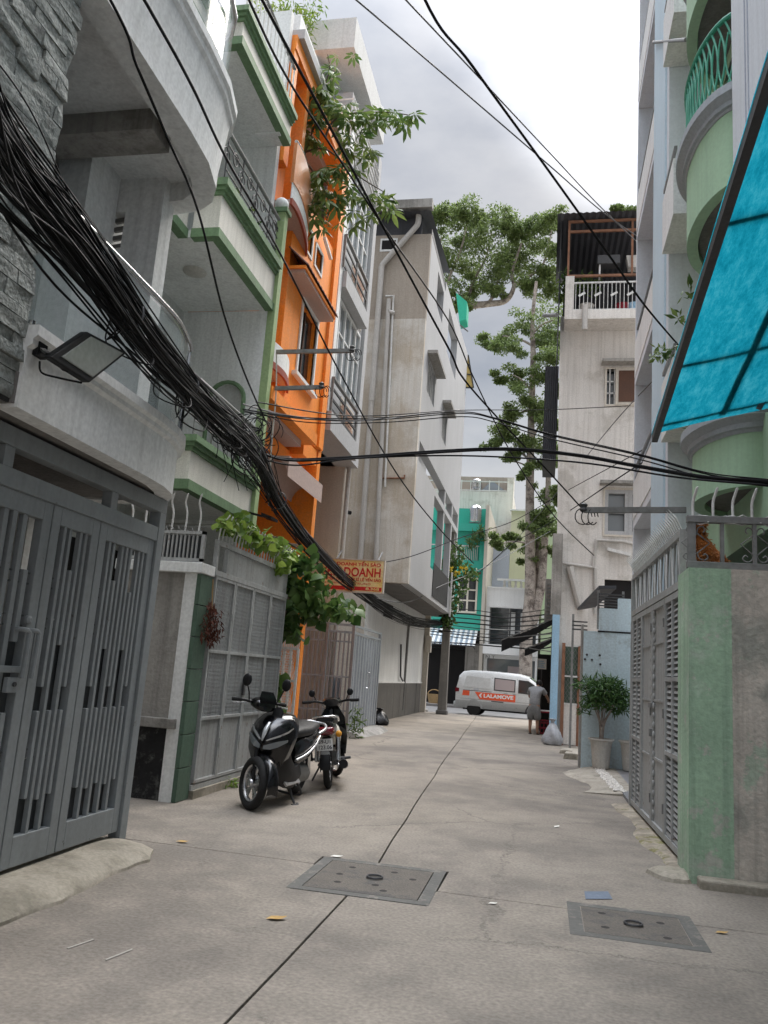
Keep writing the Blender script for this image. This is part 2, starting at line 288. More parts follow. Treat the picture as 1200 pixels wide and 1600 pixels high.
# ------------------------------------------------------------- mesh builder
class MB:
    def __init__(s): s.v = []; s.f = []
    def add(s, vs, fs):
        o = len(s.v); s.v += [tuple(p) for p in vs]; s.f += [tuple(i+o for i in f) for f in fs]; return s
    def box(s, a, b):
        x0, x1 = sorted((a[0], b[0])); y0, y1 = sorted((a[1], b[1])); z0, z1 = sorted((a[2], b[2]))
        return s.add([(x0,y0,z0),(x1,y0,z0),(x1,y1,z0),(x0,y1,z0),(x0,y0,z1),(x1,y0,z1),(x1,y1,z1),(x0,y1,z1)],
                     [(0,3,2,1),(4,5,6,7),(0,1,5,4),(1,2,6,5),(2,3,7,6),(3,0,4,7)])
    def bar(s, a, b, w, h=None, upv=(0,0,1)):             # rectangular bar from a to b
        a = Vector(a); b = Vector(b); h = h or w; d = (b-a).normalized(); u = Vector(upv)
        if abs(d.dot(u)) > .98: u = Vector((0,1,0))
        x = d.cross(u).normalized(); y = x.cross(d).normalized()
        vs = [p+x*sx*w/2+y*sy*h/2 for p in (a, b) for sx, sy in ((-1,-1),(1,-1),(1,1),(-1,1))]
        return s.add(vs, [(0,3,2,1),(4,5,6,7),(0,1,5,4),(1,2,6,5),(2,3,7,6),(3,0,4,7)])
    def prism(s, poly, vec):                              # polygon swept by vec
        n = len(poly); vec = Vector(vec); P = [Vector(p) for p in poly]
        return s.add(P+[p+vec for p in P], [tuple(range(n))[::-1], tuple(range(n, 2*n))]+[(i,(i+1)%n,(i+1)%n+n,i+n) for i in range(n)])
    def loft(s, rings, cap=True, closed=True):
        n = len(rings[0]); vs = [p for r in rings for p in r]; fs = []
        for k in range(len(rings)-1):
            for i in range(n if closed else n-1):
                j = (i+1) % n; fs.append((k*n+i, k*n+j, (k+1)*n+j, (k+1)*n+i))
        if cap and closed: fs += [tuple(range(n))[::-1], tuple(range((len(rings)-1)*n, len(rings)*n))]
        return s.add(vs, fs)
    def tube(s, pts, r, n=8, cap=True):
        P = [Vector(p) for p in pts]; m = len(P)
        rr = r if isinstance(r, (list, tuple)) else [r]*m
        t = [(P[min(i+1, m-1)]-P[max(i-1, 0)]).normalized() for i in range(m)]
        a = t[0].orthogonal().normalized(); rings = []
        for i in range(m):
            a = (a-t[i]*a.dot(t[i])); a = a.normalized() if a.length > 1e-6 else t[i].orthogonal().normalized()
            b = t[i].cross(a); rings.append([P[i]+(a*math.cos(2*math.pi*k/n)+b*math.sin(2*math.pi*k/n))*rr[i] for k in range(n)])
        return s.loft(rings, cap)
    def lathe(s, prof, c=(0,0,0), n=20, axis='z'):
        c = Vector(c); rings = []
        for r, h in prof:
            ring = []
            for k in range(n):
                x, y = r*math.cos(2*math.pi*k/n), r*math.sin(2*math.pi*k/n)
                ring.append(c+Vector({'z':(x,y,h),'x':(h,x,y),'y':(x,h,y)}[axis]))
            rings.append(ring)
        return s.loft(rings)
    def ball(s, c, r, n=12, sc=(1,1,1)):
        c = Vector(c); rings = []
        for i in range(n//2+1):
            th = math.pi*i/(n//2); th = min(max(th, .02), math.pi-.02)
            rings.append([c+Vector((r*sc[0]*math.sin(th)*math.cos(2*math.pi*k/n), r*sc[1]*math.sin(th)*math.sin(2*math.pi*k/n), r*sc[2]*math.cos(th))) for k in range(n)])
        return s.loft(rings)
    def torus(s, c, R_, r, axis='x', n=28, k=10, sy=1.):
        rings = []
        for i in range(n):
            a = 2*math.pi*i/n; ring = []
            for j in range(k):
                b = 2*math.pi*j/k; q = R_+r*math.cos(b); h = r*sy*math.sin(b)
                x, y = q*math.cos(a), q*math.sin(a)
                ring.append(Vector(c)+Vector({'z':(x,y,h),'x':(h,x,y),'y':(x,h,y)}[axis]))
            rings.append(ring)
        rings.append(rings[0]); return s.loft(rings, cap=False)
    def plate(s, o, U, V, outline, holes, thick, nrm):    # flat wall with real openings: 2-D loops, swept back by -nrm*thick
        o = Vector(o); U = Vector(U); V = Vector(V); nrm = Vector(nrm)
        bm = bmesh.new(); es = []; loops = []
        for lp in [outline]+list(holes):
            vv = [bm.verts.new((p[0], p[1], 0)) for p in lp]; loops.append(vv)
            for i in range(len(vv)): es.append(bm.edges.new((vv[i], vv[(i+1) % len(vv)])))
        bmesh.ops.triangle_fill(bm, use_beauty=True, edges=es)
        bm.verts.index_update(); n = len(bm.verts)
        q = [o+U*v.co.x+V*v.co.y for v in bm.verts]
        vs = q+[p-nrm*thick for p in q]; fs = []
        for f in bm.faces:
            ix = [v.index for v in f.verts]; fs.append(tuple(ix)); fs.append(tuple(i+n for i in reversed(ix)))
        for vv in loops:
            for i in range(len(vv)):
                a, b = vv[i].index, vv[(i+1) % len(vv)].index; fs.append((a, b, b+n, a+n))
        bm.free(); return s.add(vs, fs)
    def mesh(s, name, mt, smooth=0, recalc=True):
        me = bpy.data.meshes.new(name); me.from_pydata(s.v, [], s.f)
        if recalc:
            bm = bmesh.new(); bm.from_mesh(me); bmesh.ops.recalc_face_normals(bm, faces=bm.faces); bm.to_mesh(me); bm.free()
        if smooth:
            me.polygons.foreach_set('use_smooth', [True]*len(me.polygons)); me.set_sharp_from_angle(angle=R(smooth))
        me.materials.append(M[mt]); return me
    def build(s, name, mt, parent=None, smooth=0, bevel=0, local=False, recalc=True):
        return link(name, s.mesh(name, mt, smooth, recalc), parent, bevel, local)
def link(name, me, parent=None, bevel=0, local=False):
    o = bpy.data.objects.new(name, me); COL.objects.link(o)
    if parent is not None:
        o.parent = parent
        if not local and parent.type == 'EMPTY': o.matrix_parent_inverse = Matrix.Translation(-parent.location)
    if bevel:
        b = o.modifiers.new('bevel', 'BEVEL'); b.width = bevel; b.segments = 2; b.limit_method = 'ANGLE'
    return o
def tag(o, label, cat, group=None):
    o['label'] = label; o['category'] = cat
    if group: o['group'] = group
    return o
def thing(name, label, cat, loc=(0,0,0), rz=0, group=None):
    o = bpy.data.objects.new(name, None); COL.objects.link(o); o.location = loc; o.rotation_euler = (0, 0, rz)
    o.empty_display_size = .1
    return tag(o, label, cat, group)
def struct(o): o['kind'] = 'structure'; return o
def stuff(o): o['kind'] = 'stuff'; return o
def bx(name, mt, parent, a, b, bevel=0): return MB().box(a, b).build(name, mt, parent, bevel=bevel)
def rect(x0, x1, y0, y1): return [(x0,y0),(x1,y0),(x1,y1),(x0,y1)]
def circ(cx, cy, r, n=14): return [(cx+r*math.cos(2*math.pi*k/n), cy+r*math.sin(2*math.pi*k/n)) for k in range(n)]
def shared(name, mb, mt, parent, mats, smooth=0, local=True):          # alike pieces share one mesh
    me = mb.mesh(name, mt, smooth); out = []
    for mw in mats:
        o = link(name, me, parent, 0, True)
        if parent is not None and not local: o.matrix_parent_inverse = parent_inv(parent)
        o.matrix_basis = mw; out.append(o)
    return out
def parent_inv(p):
    return Matrix.Translation(-p.location) if p.type == 'EMPTY' else Matrix.Identity(4)
T = Matrix.Translation
def text(s, size, mt, parent, o, U, V, nrm, width=None, name='lettering', depth=.004, align='CENTER', local=False, bold=0.):
    c = bpy.data.curves.new('t', 'FONT'); c.body = s; c.size = size; c.align_x = align; c.align_y = 'CENTER'; c.extrude = depth/2; c.offset = bold
    ob = bpy.data.objects.new('t', c); COL.objects.link(ob); bpy.context.view_layer.update()
    me = bpy.data.meshes.new_from_object(ob.evaluated_get(bpy.context.evaluated_depsgraph_get())); bpy.data.objects.remove(ob)
    xs = [v.co.x for v in me.vertices]
    k = width/(max(xs)-min(xs)) if width and xs else 1
    o = Vector(o); U = Vector(U); V = Vector(V); nrm = Vector(nrm)
    for v in me.vertices: v.co = o+U*(v.co.x*k)+V*v.co.y+nrm*v.co.z
    me.materials.clear(); me.materials.append(M[mt])
    return link(name, me, parent, 0, local)
def catmull(P, k=6):
    P = [Vector(p) for p in P]; out = []
    for i in range(len(P)-1):
        a = P[max(i-1, 0)]; b = P[i]; c = P[i+1]; d = P[min(i+2, len(P)-1)]
        for j in range(k):
            t = j/k; out.append(.5*((2*b)+(c-a)*t+(2*a-5*b+4*c-d)*t*t+(3*b-a-3*c+d)*t**3))
    return out+[P[-1]]
def resample(P, n):
    P = [np.array(p) for p in P]; d = np.concatenate([[0], np.cumsum([np.linalg.norm(P[i+1]-P[i]) for i in range(len(P)-1)])])
    A = np.array(P); return [Vector([np.interp(t, d, A[:, j]) for j in range(3)]) for t in np.linspace(0, d[-1], n)]
def bowed(me_pts, off):                                   # offset a plan polyline outwards (left-hand normal)
    out = []
    n = len(me_pts)
    for i, p in enumerate(me_pts):
        a = Vector(me_pts[max(i-1, 0)]); b = Vector(me_pts[min(i+1, n-1)]); d = (b-a).normalized()
        out.append((p[0]+d.y*off, p[1]-d.x*off))
    return out
def wall_along(mb, plan, prof):                           # sweep a (outward offset, z) closed profile along a plan polyline
    n = len(prof); rings = []
    offs = {}
    for o, z in prof:
        if o not in offs: offs[o] = bowed(plan, o)
    for i in range(len(plan)): rings.append([Vector((*offs[o][i], z)) for o, z in prof])
    return mb.loft(rings)
# leaf clouds -------------------------------------------------------------
def leaves(name, mt, parent, centers, size, aspect=.45, droop=.3, jitter=.35, normal_up=.4, local=False, shape='leaf', rs=None):
    """many single leaves, each a folded blade of its own; centers Nx3"""
    C = np.asarray(centers, float); n = len(C); r = rs or rng
    d = r.normal(size=(n, 3)); d[:, 2] -= droop*1.5; d /= np.linalg.norm(d, axis=1)[:, None]
    u = r.normal(size=(n, 3)); u[:, 2] += normal_up*3; s = np.cross(d, u); s /= np.linalg.norm(s, axis=1)[:, None]
    nn = np.cross(s, d); L = size*(1+jitter*r.uniform(-1, 1, n))[:, None]; w = L*aspect
    if shape == 'heart':
        a = C; b = C+d*L*.25+s*w*.62-nn*L*.04; c = C+d*L*.62+s*w*.42; e = C+d*L-nn*L*.08; f_ = C+d*L*.62-s*w*.42; g_ = C+d*L*.25-s*w*.62-nn*L*.04; h = C+d*L*.45+nn*L*.10
        V = np.stack([a, b, c, e, f_, g_, h], 1).reshape(-1, 3); k = 7; fs = [(0,1,6),(1,2,6),(2,3,6),(3,4,6),(4,5,6),(5,0,6)]
    else:
        a = C; b = C+d*L*.45+s*w*.5-nn*L*.05; e = C+d*L-nn*L*.1; g_ = C+d*L*.45-s*w*.5-nn*L*.05; h = C+d*L*.45+nn*L*.05
        V = np.stack([a, b, e, g_, h], 1).reshape(-1, 3); k = 5; fs = [(0,1,4),(1,2,4),(2,3,4),(3,0,4)]
    base = np.arange(n)[:, None, None]*k; Fc = (np.array(fs)[None]+base).reshape(-1, 3)
    me = bpy.data.meshes.new(name); me.vertices.add(len(V)); me.vertices.foreach_set('co', V.ravel())
    me.loops.add(Fc.size); me.loops.foreach_set('vertex_index', Fc.ravel())
    me.polygons.add(len(Fc)); me.polygons.foreach_set('loop_start', np.arange(len(Fc))*3); me.update(calc_edges=True)
    me.materials.append(M[mt]); return link(name, me, parent, 0, local)
def blob(c, r, n, sc=(1,1,1), shell=.5):
    d = rng.normal(size=(n, 3)); d /= np.linalg.norm(d, axis=1)[:, None]
    q = rng.uniform(shell**3, 1, n)**(1/3); return np.asarray(c)+d*q[:, None]*r*np.asarray(sc)
# ============================================================= GROUND
ground = struct(MB().box((-300, -300, -.60), (300, 500, -.30)).build('ground', 'road'))
bed = struct(MB().box((-12, -6, -.29), (12, 33.6, -.03)).build('alley_bed', 'joint'))
alley = struct(MB().box((-12, -6, -.028), (-11.9, 33.6, -.026)).build('alley_pavement', 'road'))
def slab(poly, mt='road', z=0.):
    c = Vector((sum(p[0] for p in poly)/len(poly), sum(p[1] for p in poly)/len(poly)))
    q = []
    for p in poly:                                         # open joints 12 mm, edges slightly worn
        d = Vector(p)-c; q.append((p[0]-math.copysign(.007, d.x), p[1]-math.copysign(.006, d.y), z))
    return MB().prism([(x, y, -.028) for x, y, _ in q], (0, 0, .028+z)).build('concrete_slab', mt, alley, bevel=.004)
def edge(a, b, n=9, j=.012):
    a = Vector(a); b = Vector(b); d = (b-a).normalized(); s = Vector((d.y, -d.x))
    return [tuple(a.lerp(b, i/n)+(s*random.uniform(-j, j) if 0 < i < n else s*0)) for i in range(n+1)]
cj0 = edge((-1.24, -6), (-1.22, 5.56)); cj1 = edge((-1.21, 6.56), (-1.72, 15.5)); cj2 = edge((-1.72, 15.5), (-2.6, 33.6))
wj = edge((-12, 6.62), (-1.65, 6.30)); ej = edge((-.68, 5.95), (12, 5.78))
slab([(-12, -6)]+[(-1.24, -6)]+cj0[1:]+[(-1.60, 5.56), (-1.64, 6.30)]+wj[::-1][1:])
slab([(-1.24, -6), (12, -6)]+ej[::-1]+[(-.69, 5.95), (-.70, 5.56)]+cj0[::-1][:-1])
slab(wj+[(-1.655, 6.56)]+cj1[:]+[(-12, 15.9)])
slab([(-.67, 6.56)]+[(-.68, 5.95)]+ej[1:]+[(12, 15.5)]+cj1[::-1])
slab([(-12, 15.9)]+cj2+[(-12, 33.6)]); slab([(-1.72, 15.5), (12, 15.5), (12, 33.6)]+cj2[::-1][:-1])
street = struct(bx('street', 'asphalt', None, (-150, 33.75, -.25), (150, 41.5, -.05)))
struct(bx('street_edge_strip', 'concrete', None, (-6, 33.60, -.25), (8, 33.76, .012)))
struct(bx('far_pavement', 'concrete_dark', None, (-150, 41.5, -.25), (150, 46, .06)))
struct(bx('left_kerb', 'concrete', None, (-40, 33.2, -.02), (-4.6, 33.75, .10), .02))
# manhole covers ----------------------------------------------------------
def manhole(label, x0, x1, y0, y1, bolts, ring):
    t = thing('manhole_cover', label, 'manhole cover', ((x0+x1)/2, (y0+y1)/2, 0), group='manhole covers in the alley')
    w = .085
    MB().plate((0, 0, .003), (1,0,0), (0,1,0), rect(x0, x1, y0, y1), [rect(x0+w, x1-w, y0+w, y1-w)], .04, (0,0,1)).build('frame', 'manhole_frame', t, bevel=.003)
    MB().plate((0, 0, .002), (1,0,0), (0,1,0), rect(x0+w+.006, x1-w-.006, y0+w+.006, y1-w-.006), [circ(x, y, .027) for x, y in bolts], .04, (0,0,1)).build('lid', 'manhole', t)
    for x, y in bolts: MB().lathe([(.030, .0004), (.030, .0012), (.001, .0012)], (x, y, 0), 14).build('hole_shade_disc', 'joint', t)  # dark disc under each shallow hole stands in for the shade of depth
    MB().torus((*ring, .013), .055, .007, 'z', 20, 6).build('lifting_ring', 'iron_dark', t, 40)
    return t
manhole('square concrete manhole cover with seven holes and a damp corner, on the alley centre joint', -1.64, -.68, 5.56, 6.56,
        [(-1.36, 6.32), (-1.04, 6.32), (-1.40, 6.08), (-1.36, 5.86), (-1.02, 5.78), (-.88, 6.18), (-1.1, 5.9)], (-1.14, 6.08))
manhole('smaller concrete manhole cover with four holes near the green wall', .20, 1.0, 5.36, 6.12,
        [(.42, 5.92), (.42, 5.60), (.78, 5.86), (.78, 5.54)], (.60, 5.73))
tag(MB().prism([G(913, 1393, .003), G(950, 1393, .003), G(957, 1405, .003), G(915, 1405, .003)], (0, 0, .002)).build('paint_patch', 'blue_paint'),
    'faded blue paint rectangle on the concrete behind the smaller manhole', 'paint patch')
for (u, v, u2, v2, l) in ((165, 1500, 207, 1483, 'white chalk dash nearest the camera on the left of the alley'), (105, 1482, 146, 1468, 'faint white chalk dash nearest the low concrete ramp'),):
    a, b = G(u, v, .003), G(u2, v2, .003)
    tag(MB().bar(a, b, .012, .003).build('chalk_mark', 'chalk'), l, 'chalk mark', 'chalk marks on the concrete')
def litter(u, v, s, mt, label, rz):
    p = G(u, v, .004); c, sn = math.cos(rz), math.sin(rz); rings = []
    for k, (x, w, z) in enumerate(((-1, .05, .02), (-.5, .4, .10), (.1, .5, .06), (.6, .32, .12), (1, .04, .30))):
        ring = []
        for y, dz in ((-1, .16), (0, 0), (1, .22)):
            X, Y = x*s, y*w*s; ring.append((p.x+X*c-Y*sn, p.y+X*sn+Y*c, p.z+(z+dz*w)*s))
        rings.append(ring)
    return tag(MB().loft(rings, closed=False).build('fallen_leaf' if mt == 'dry_leaf' else 'paper_scrap', mt, smooth=60, recalc=False), label, 'leaf' if mt == 'dry_leaf' else 'litter', 'litter on the alley')
litter(432, 1436, .06, 'dry_leaf', 'yellow dry leaf lying in the middle of the near concrete', .4)
litter(285, 1316, .055, 'dry_leaf', 'tan dry leaf lying on the left cross joint', .1)
litter(526, 1339, .05, 'paper_white', 'white scrap of paper at the back edge of the larger manhole', .1)
litter(870, 1292, .045, 'paper_white', 'white scrap on the concrete in front of the grey louvred gate', 1.0)
litter(1128, 1458, .04, 'dry_leaf', 'small pale leaf just right of the smaller manhole', .2)
litter(770, 1412, .03, 'paper_white', 'tiny white scrap on the joint between both manholes', .2)

# ============================================================= HOUSE 1, left edge: stone pier, rounded balconies, grey gate
h1 = thing('townhouse', 'white townhouse with grey stone cladding and rounded balconies at the left edge', 'house', (-4, 2, 0))
bx('wall', 'gray_wall', h1, (-10, -4, 0), (-4.55, 6.2, 12))
pier = bx('stone_pier', 'grout', h1, (-4.5, 2.2, 2.74), (-2.90, 3.72, 9))
z = 2.76; row = 0
while z < 6.35:                                            # split-faced stones
    hh = random.uniform(.062, .098); y = 2.25-random.random()*.2
    while y < 3.74:
        w = random.uniform(.16, .40); y1 = min(y+w, 3.755)
        if y1-y > .04:
            f = random.uniform(.010, .034); g = .003
            a, b, c, d = [f+random.uniform(-.008, .010) for _ in range(4)]
            X = -2.905
            MB().add([(X,y+g,z+g),(X,y1-g,z+g),(X,y1-g,z+hh-g),(X,y+g,z+hh-g),
                      (X+a,y+g,z+g),(X+b,y1-g,z+g),(X+c,y1-g,z+hh-g),(X+d,y+g,z+hh-g),(X+max(a,b,c,d)+random.uniform(-.012,.004),(y+y1)/2+random.uniform(-.04,.04),z+hh*random.uniform(.35,.7))],
                     [(0,1,5,4),(1,2,6,5),(2,3,7,6),(3,0,4,7),(4,5,8),(5,6,8),(6,7,8),(7,4,8)]).build('stone', 'stone', pier)
        y = y1
    z += hh
bx('window_surround', 'concrete_dark', h1, (-2.96, 2.2, 4.6), (-2.82, 2.95, 4.74))
plan1 = [(-2.86, 3.74), (-2.87, 4.6), (-2.88, 5.3), (-2.90, 5.6), (-2.96, 5.86), (-3.06, 6.07), (-3.2, 6.22), (-3.4, 6.30), (-3.75, 6.32), (-4.5, 6.32)]
wall_along(MB(), plan1, [(0, 2.72), (0, 3.07), (.03, 3.09), (.03, 3.12), (.055, 3.14), (.055, 3.2), (-.14, 3.2), (-.14, 2.72)]).build('lower_parapet', 'white_wall', h1, 30)
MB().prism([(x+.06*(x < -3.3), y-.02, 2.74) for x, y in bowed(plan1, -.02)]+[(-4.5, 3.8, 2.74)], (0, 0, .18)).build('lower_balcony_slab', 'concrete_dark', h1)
gl_plan = bowed(plan1, -.05)[:7]
MB().loft([[Vector((x, y, 3.2)), Vector((x, y, 4.02))] for x, y in gl_plan], closed=False).build('glass_balustrade', 'glass_clear', h1, 40)
rail = [Vector((x, y, 4.07)) for x, y in gl_plan[:5]]+[Vector((-3.03, 6.0, 4.02)), Vector((-3.05, 6.03, 3.9)), Vector((-3.05, 6.03, 3.2))]
MB().tube(catmull(rail, 5), .022, 10).build('handrail', 'steel', h1, 40)
MB().tube([(-2.90, 3.8, 3.2), (-2.90, 3.8, 3.25)], .02).build('rail_bracket', 'steel', h1, 40)
# balcony back: pier, side wall with a small window, beam
MB().plate((0, 5.92, 0), (1,0,0), (0,0,1), rect(-4.5, -3.42, 2.9, 5.6), [rect(-3.90, -3.77, 4.92, 5.28)], .2, (0,-1,0)).build('side_wall', 'white_wall', h1)
for k in range(4): MB().bar((-3.9, 6.0, 4.98+.085*k), (-3.77, 6.0, 5.0+.085*k), .03, .04).build('louvre', 'iron_gray', h1)
bx('column', 'white_wall', h1, (-4.15, 5.45, 2.9), (-3.85, 5.9, 5.6))
bx('recess_back', 'gray_wall', h1, (-4.549, 3.74, 2.92), (-4.40, 6.2, 5.6))
bx('beam', 'concrete', h1, (-4.5, 5.05, 5.42), (-3.1, 5.35, 5.6))
plan2 = [(-2.80, 2.0), (-2.80, 4.3), (-2.80, 5.1), (-2.82, 5.5), (-2.90, 5.85), (-3.02, 6.05), (-3.2, 6.18), (-3.45, 6.22), (-4.5, 6.22)]
wall_along(MB(), plan2, [(0, 5.42), (.0, 5.55), (.05, 6.02), (.075, 6.05), (.075, 6.10), (.10, 6.12), (.10, 6.19), (-.1, 6.19), (-.2, 5.6), (-.2, 5.42)]).build('upper_parapet', 'white_wall', h1, 30)
MB().prism([(x, y, 5.6) for x, y in bowed(plan2, -.15)]+[(-4.5, 2.0, 5.6)], (0, 0, .15)).build('upper_balcony_slab', 'white_wall', h1)
g2 = bowed(plan2, -.02)[:7]
MB().loft([[Vector((x, y, 6.2)), Vector((x, y, 7.1))] for x, y in g2], closed=False).build('glass_balustrade', 'glass_clear', h1, 40)
MB().tube([Vector((x, y, 7.12)) for x, y in g2], .025, 10).build('handrail', 'steel', h1, 40)
bx('upper_wall', 'white_wall', h1, (-4.5, 4.5, 6.2), (-3.5, 6.1, 9))
bx('gate_lintel', 'concrete_dark', h1, (-3.6, -2, 2.735), (-2.92, 3.73, 2.95))
bx('gate_gap_shade', 'dark_interior', h1, (-4.549, -4, 0), (-4.52, 5.99, 2.70)); bx('yard_pier', 'gray_wall', h1, (-4.5, 6.0, 0), (-4.3, 6.2, 2.72))  # near-black sheet on the house wall paints the shade behind the gate bars
# grey gate -------------------------------------------------------------
XG = -3.17
def gy(u, v=1000): return PX(u, v, XG).y
def gz(u, v): return PX(u, v, XG).z
gate1 = thing('metal_gate', 'tall slate-grey metal gate of vertical bars behind a low concrete ramp', 'gate', (XG, 5, .1))
def gbar(name, y0, y1, z0, z1, x0=-.03, x1=.03, mt='gate_gray', bev=.004): return bx(name, mt, gate1, (XG+x0, y0, z0), (XG+x1, y1, z1), bev)
ye = 6.13
gbar('top_rail', 1.5, ye, 2.60, 2.715, -.05, .05); gbar('transom_rail', 1.5, ye-.1, 2.36, 2.475, -.045, .045)
gbar('post', ye-.10, ye, .02, 2.60, -.05, .05)
for yy in (5.32, 4.1, 2.9): gbar('transom_post', yy-.045, yy+.045, 2.475, 2.60, -.04, .04)
zA1, zB, zA0, zC1, zC0 = gz(140, 1012), gz(163, 898), .10, gz(123, 1107), gz(115, 1230)
rods = [gz(150, 918), gz(147, 932), gz(145, 976), gz(144, 990), gz(113, 1162), gz(112, 1174)]
def panel(y0, y1, n, deep=0.):
    gbar('stile', y0, y0+.09, .12, 2.36); gbar('stile', y1-.09, y1, .12, 2.36)
    gbar('panel_rail', y0+.09, y1-.09, 2.24, 2.36); gbar('panel_rail', y0+.09, y1-.09, .12, .30)
    a, b = y0+.09, y1-.09; st = (b-a)/n
    for i in range(n):
        c = a+st*(i+.5); w = st*.235
        gbar('bar', c-st*.5+.004, c-st*.5+.004+w, .30, 2.24, -.015, .02, bev=.003) if i else None
        gbar('short_bar', c-w/2+.01, c+w/2+.01, zA1 if i % 2 else 1.2, (zB-.03*i) if i % 2 else 2.24, -.012, .026, bev=.003)
        gbar('short_bar', c-w/2+.01, c+w/2+.01, zC0-.02*(i % 2), zC1, -.012, .026, bev=.003)
    for zz in rods: MB().tube([(XG-.005, a, zz), (XG-.005, b, zz)], .007, 6).build('rod', 'steel', gate1)
    gbar('mesh_sheet', a, b, .28, zA1+.02, -.034, -.028, 'mesh_dark', 0)
panel(gy(127), ye-.11, 5); panel(gy(47), gy(127)-.012, 3); panel(gy(47)-.92, gy(47)-.012, 4); panel(gy(47)-1.95, gy(47)-.93, 5)
yh = gy(28)
for dy, z0 in ((-.045, .98), (.05, .93)):
    zz = gz(20, 985)
    MB().tube(catmull([(XG+.03, yh+dy-.03, zz+.01), (XG+.075, yh+dy-.02, zz+.01), (XG+.085, yh+dy+.02, zz), (XG+.085, yh+dy+.025, zz-.05), (XG+.085, yh+dy+.02, zz-.28)], 4), .014, 8).build('bolt_handle', 'gate_gray', gate1, 40)
MB().lathe([(.028, 0), (.028, .02), (.012, .03)], (XG+.03, gy(35, 968), gz(35, 968)), 14, 'x').build('rose', 'gate_gray', gate1, 30)
gbar('bolt_rail', yh-.25, yh+.06, gz(10, 1045)-.02, gz(10, 1045)+.02, .03, .055)
gbar('lock_box', yh-.12, yh-.02, gz(8, 1068)-.05, gz(8, 1068)+.04, .03, .06); MB().lathe([(.014, 0), (.014, .012)], (XG+.06, yh-.06, gz(10, 1068)), 10, 'x').build('keyhole', 'iron_dark', gate1)
# ramp in front of the gate
ramp = []
for i, y in enumerate(np.linspace(1.5, 6.18, 34)):
    e = min(1, (6.18-y)/.42)**.5 if y > 5.76 else 1
    xo = -2.74-.025*math.sin(y*5)+.02*random.uniform(-1, 1)-.30*(1-e)
    top = .095*(.35+.65*e); j = lambda: random.uniform(-.003, .003)
    ramp.append([Vector((-3.6, y, -.02)), Vector((-3.6, y, top)), Vector((-3.10, y, top+j())), Vector((xo-.20, y, top*.93+j())), Vector((xo-.07, y, top*.66+j())), Vector((xo, y, .02)), Vector((xo+.006, y, -.02))])
tag(MB().loft(ramp).build('concrete_ramp', 'roadold', smooth=50), 'low stained concrete ramp with a rounded edge under the slate-grey gate', 'ramp')
# flood lamp
fl = thing('flood_lamp', 'black square flood lamp with frosted lens on an arm beside the stone pier', 'lamp', PX(66, 545, -2.83))
c = [PX(u, v, -2.50) for u, v in ((78, 558), (137, 518), (199, 551), (140, 598))]
n = (c[1]-c[0]).cross(c[3]-c[0]).normalized(); n = n if n.z < 0 else -n
c4 = c; ctr = sum(c, Vector())/4
MB().loft([[p-n*.05*0 for p in c4], [p-n*.045 for p in c4], [ctr+(p-ctr)*.7-n*.075 for p in c4]]).build('housing', 'black_plastic', fl, bevel=.006)
MB().loft([[ctr+(p-ctr)*q+(c4[1]-c4[0])*.03+(c4[2]-c4[1])*.03+n*e for p in c4] for q, e in ((.80, .0), (.80, .004), (.76, .006))]).build('lens', 'lamp_glass', fl)
bp_ = PX(66, 545, -2.83)
for q in (c4[0].lerp(c4[1], .1)-n*.03, c4[0].lerp(c4[3], .5)-n*.03): MB().bar(bp_, q, .03, .012).build('bracket_arm', 'black_plastic', fl)
MB().tube(catmull([PX(62, 565, -2.83), PX(65, 582, -2.80), PX(90, 590, -2.75), c4[3]-n*.05], 6), .006, 6).build('power_cord', 'cable', fl)
bx('base_plate', 'black_plastic', fl, bp_+Vector((-.03, -.04, -.05)), bp_+Vector((.005, .04, .05)))

# ============================================================= HOUSE 2: cream tiled balconies with green trim
h2 = thing('townhouse', 'cream tiled townhouse with green trim, scrolled balcony rails and an arched niche', 'house', (-5, 9.5, 0))
XB = -4.30
bx('wall', 'gray_wall', h2, (-11, 8.05, 0), (-5.75, 11.15, 12.2))
bx('side_wall', 'pink_wall', h2, (-5.75, 7.93, 3.3), (-4.72, 8.05, 10.4))
for k in range(5): bx('wall_batten', 'pink_wall', h2, (-5.7+k*.2, 7.915, 3.4), (-5.62+k*.2, 7.928, 10))
bx('corner_post', 'green_stripe', h2, (-4.85, 7.90, 3.4), (-4.66, 8.10, 10.4))
def balc(z0, z1, zt, y0=8.05, ystep=8.87, y1=11.02, x1=XB, x0=-4.74):
    fr = [(x0, y0), (x0, ystep), (x1, ystep), (x1, y1), (-5.75, y1), (-5.75, y0)]
    MB().prism([(x, y, z0) for x, y in fr], (0, 0, .1)).build('balcony_slab', 'white_wall', h2)
    for a, b in (((x0, y0), (x0, ystep)), ((x0, ystep), (x1, ystep)), ((x1, ystep), (x1, y1))):
        dx = abs(a[0]-b[0]) > .01
        lo = Vector((a[0], a[1], z0)); hi = Vector((b[0], b[1], z1))
        def seg(o, za, zb, nm, mt):
            if dx: bx(nm, mt, h2, (a[0]+.08, ystep-o, za), (b[0]+o, ystep+.10, zb))
            else: bx(nm, mt, h2, (a[0]-.10, a[1]+(.101 if a[1] > y0 else 0), za), (a[0]+o, b[1] if b[1] == y1 else b[1]-.001, zb))
        seg(.03, z0-.012, z0+.11, 'lower_moulding', 'green_trim'); seg(0, z0+.11, z1, 'parapet', 'cream_tile')
        for q, (o, za, zb) in enumerate(((.03, z1, z1+.05), (.065, z1+.05, z1+.10), (.10, z1+.10, zt))): seg(o, za, zb, 'upper_moulding', 'green_trim')
balc(3.45, 3.92, 4.10); balc(6.78, 7.36, 7.56); balc(9.63, 9.98, 10.16)
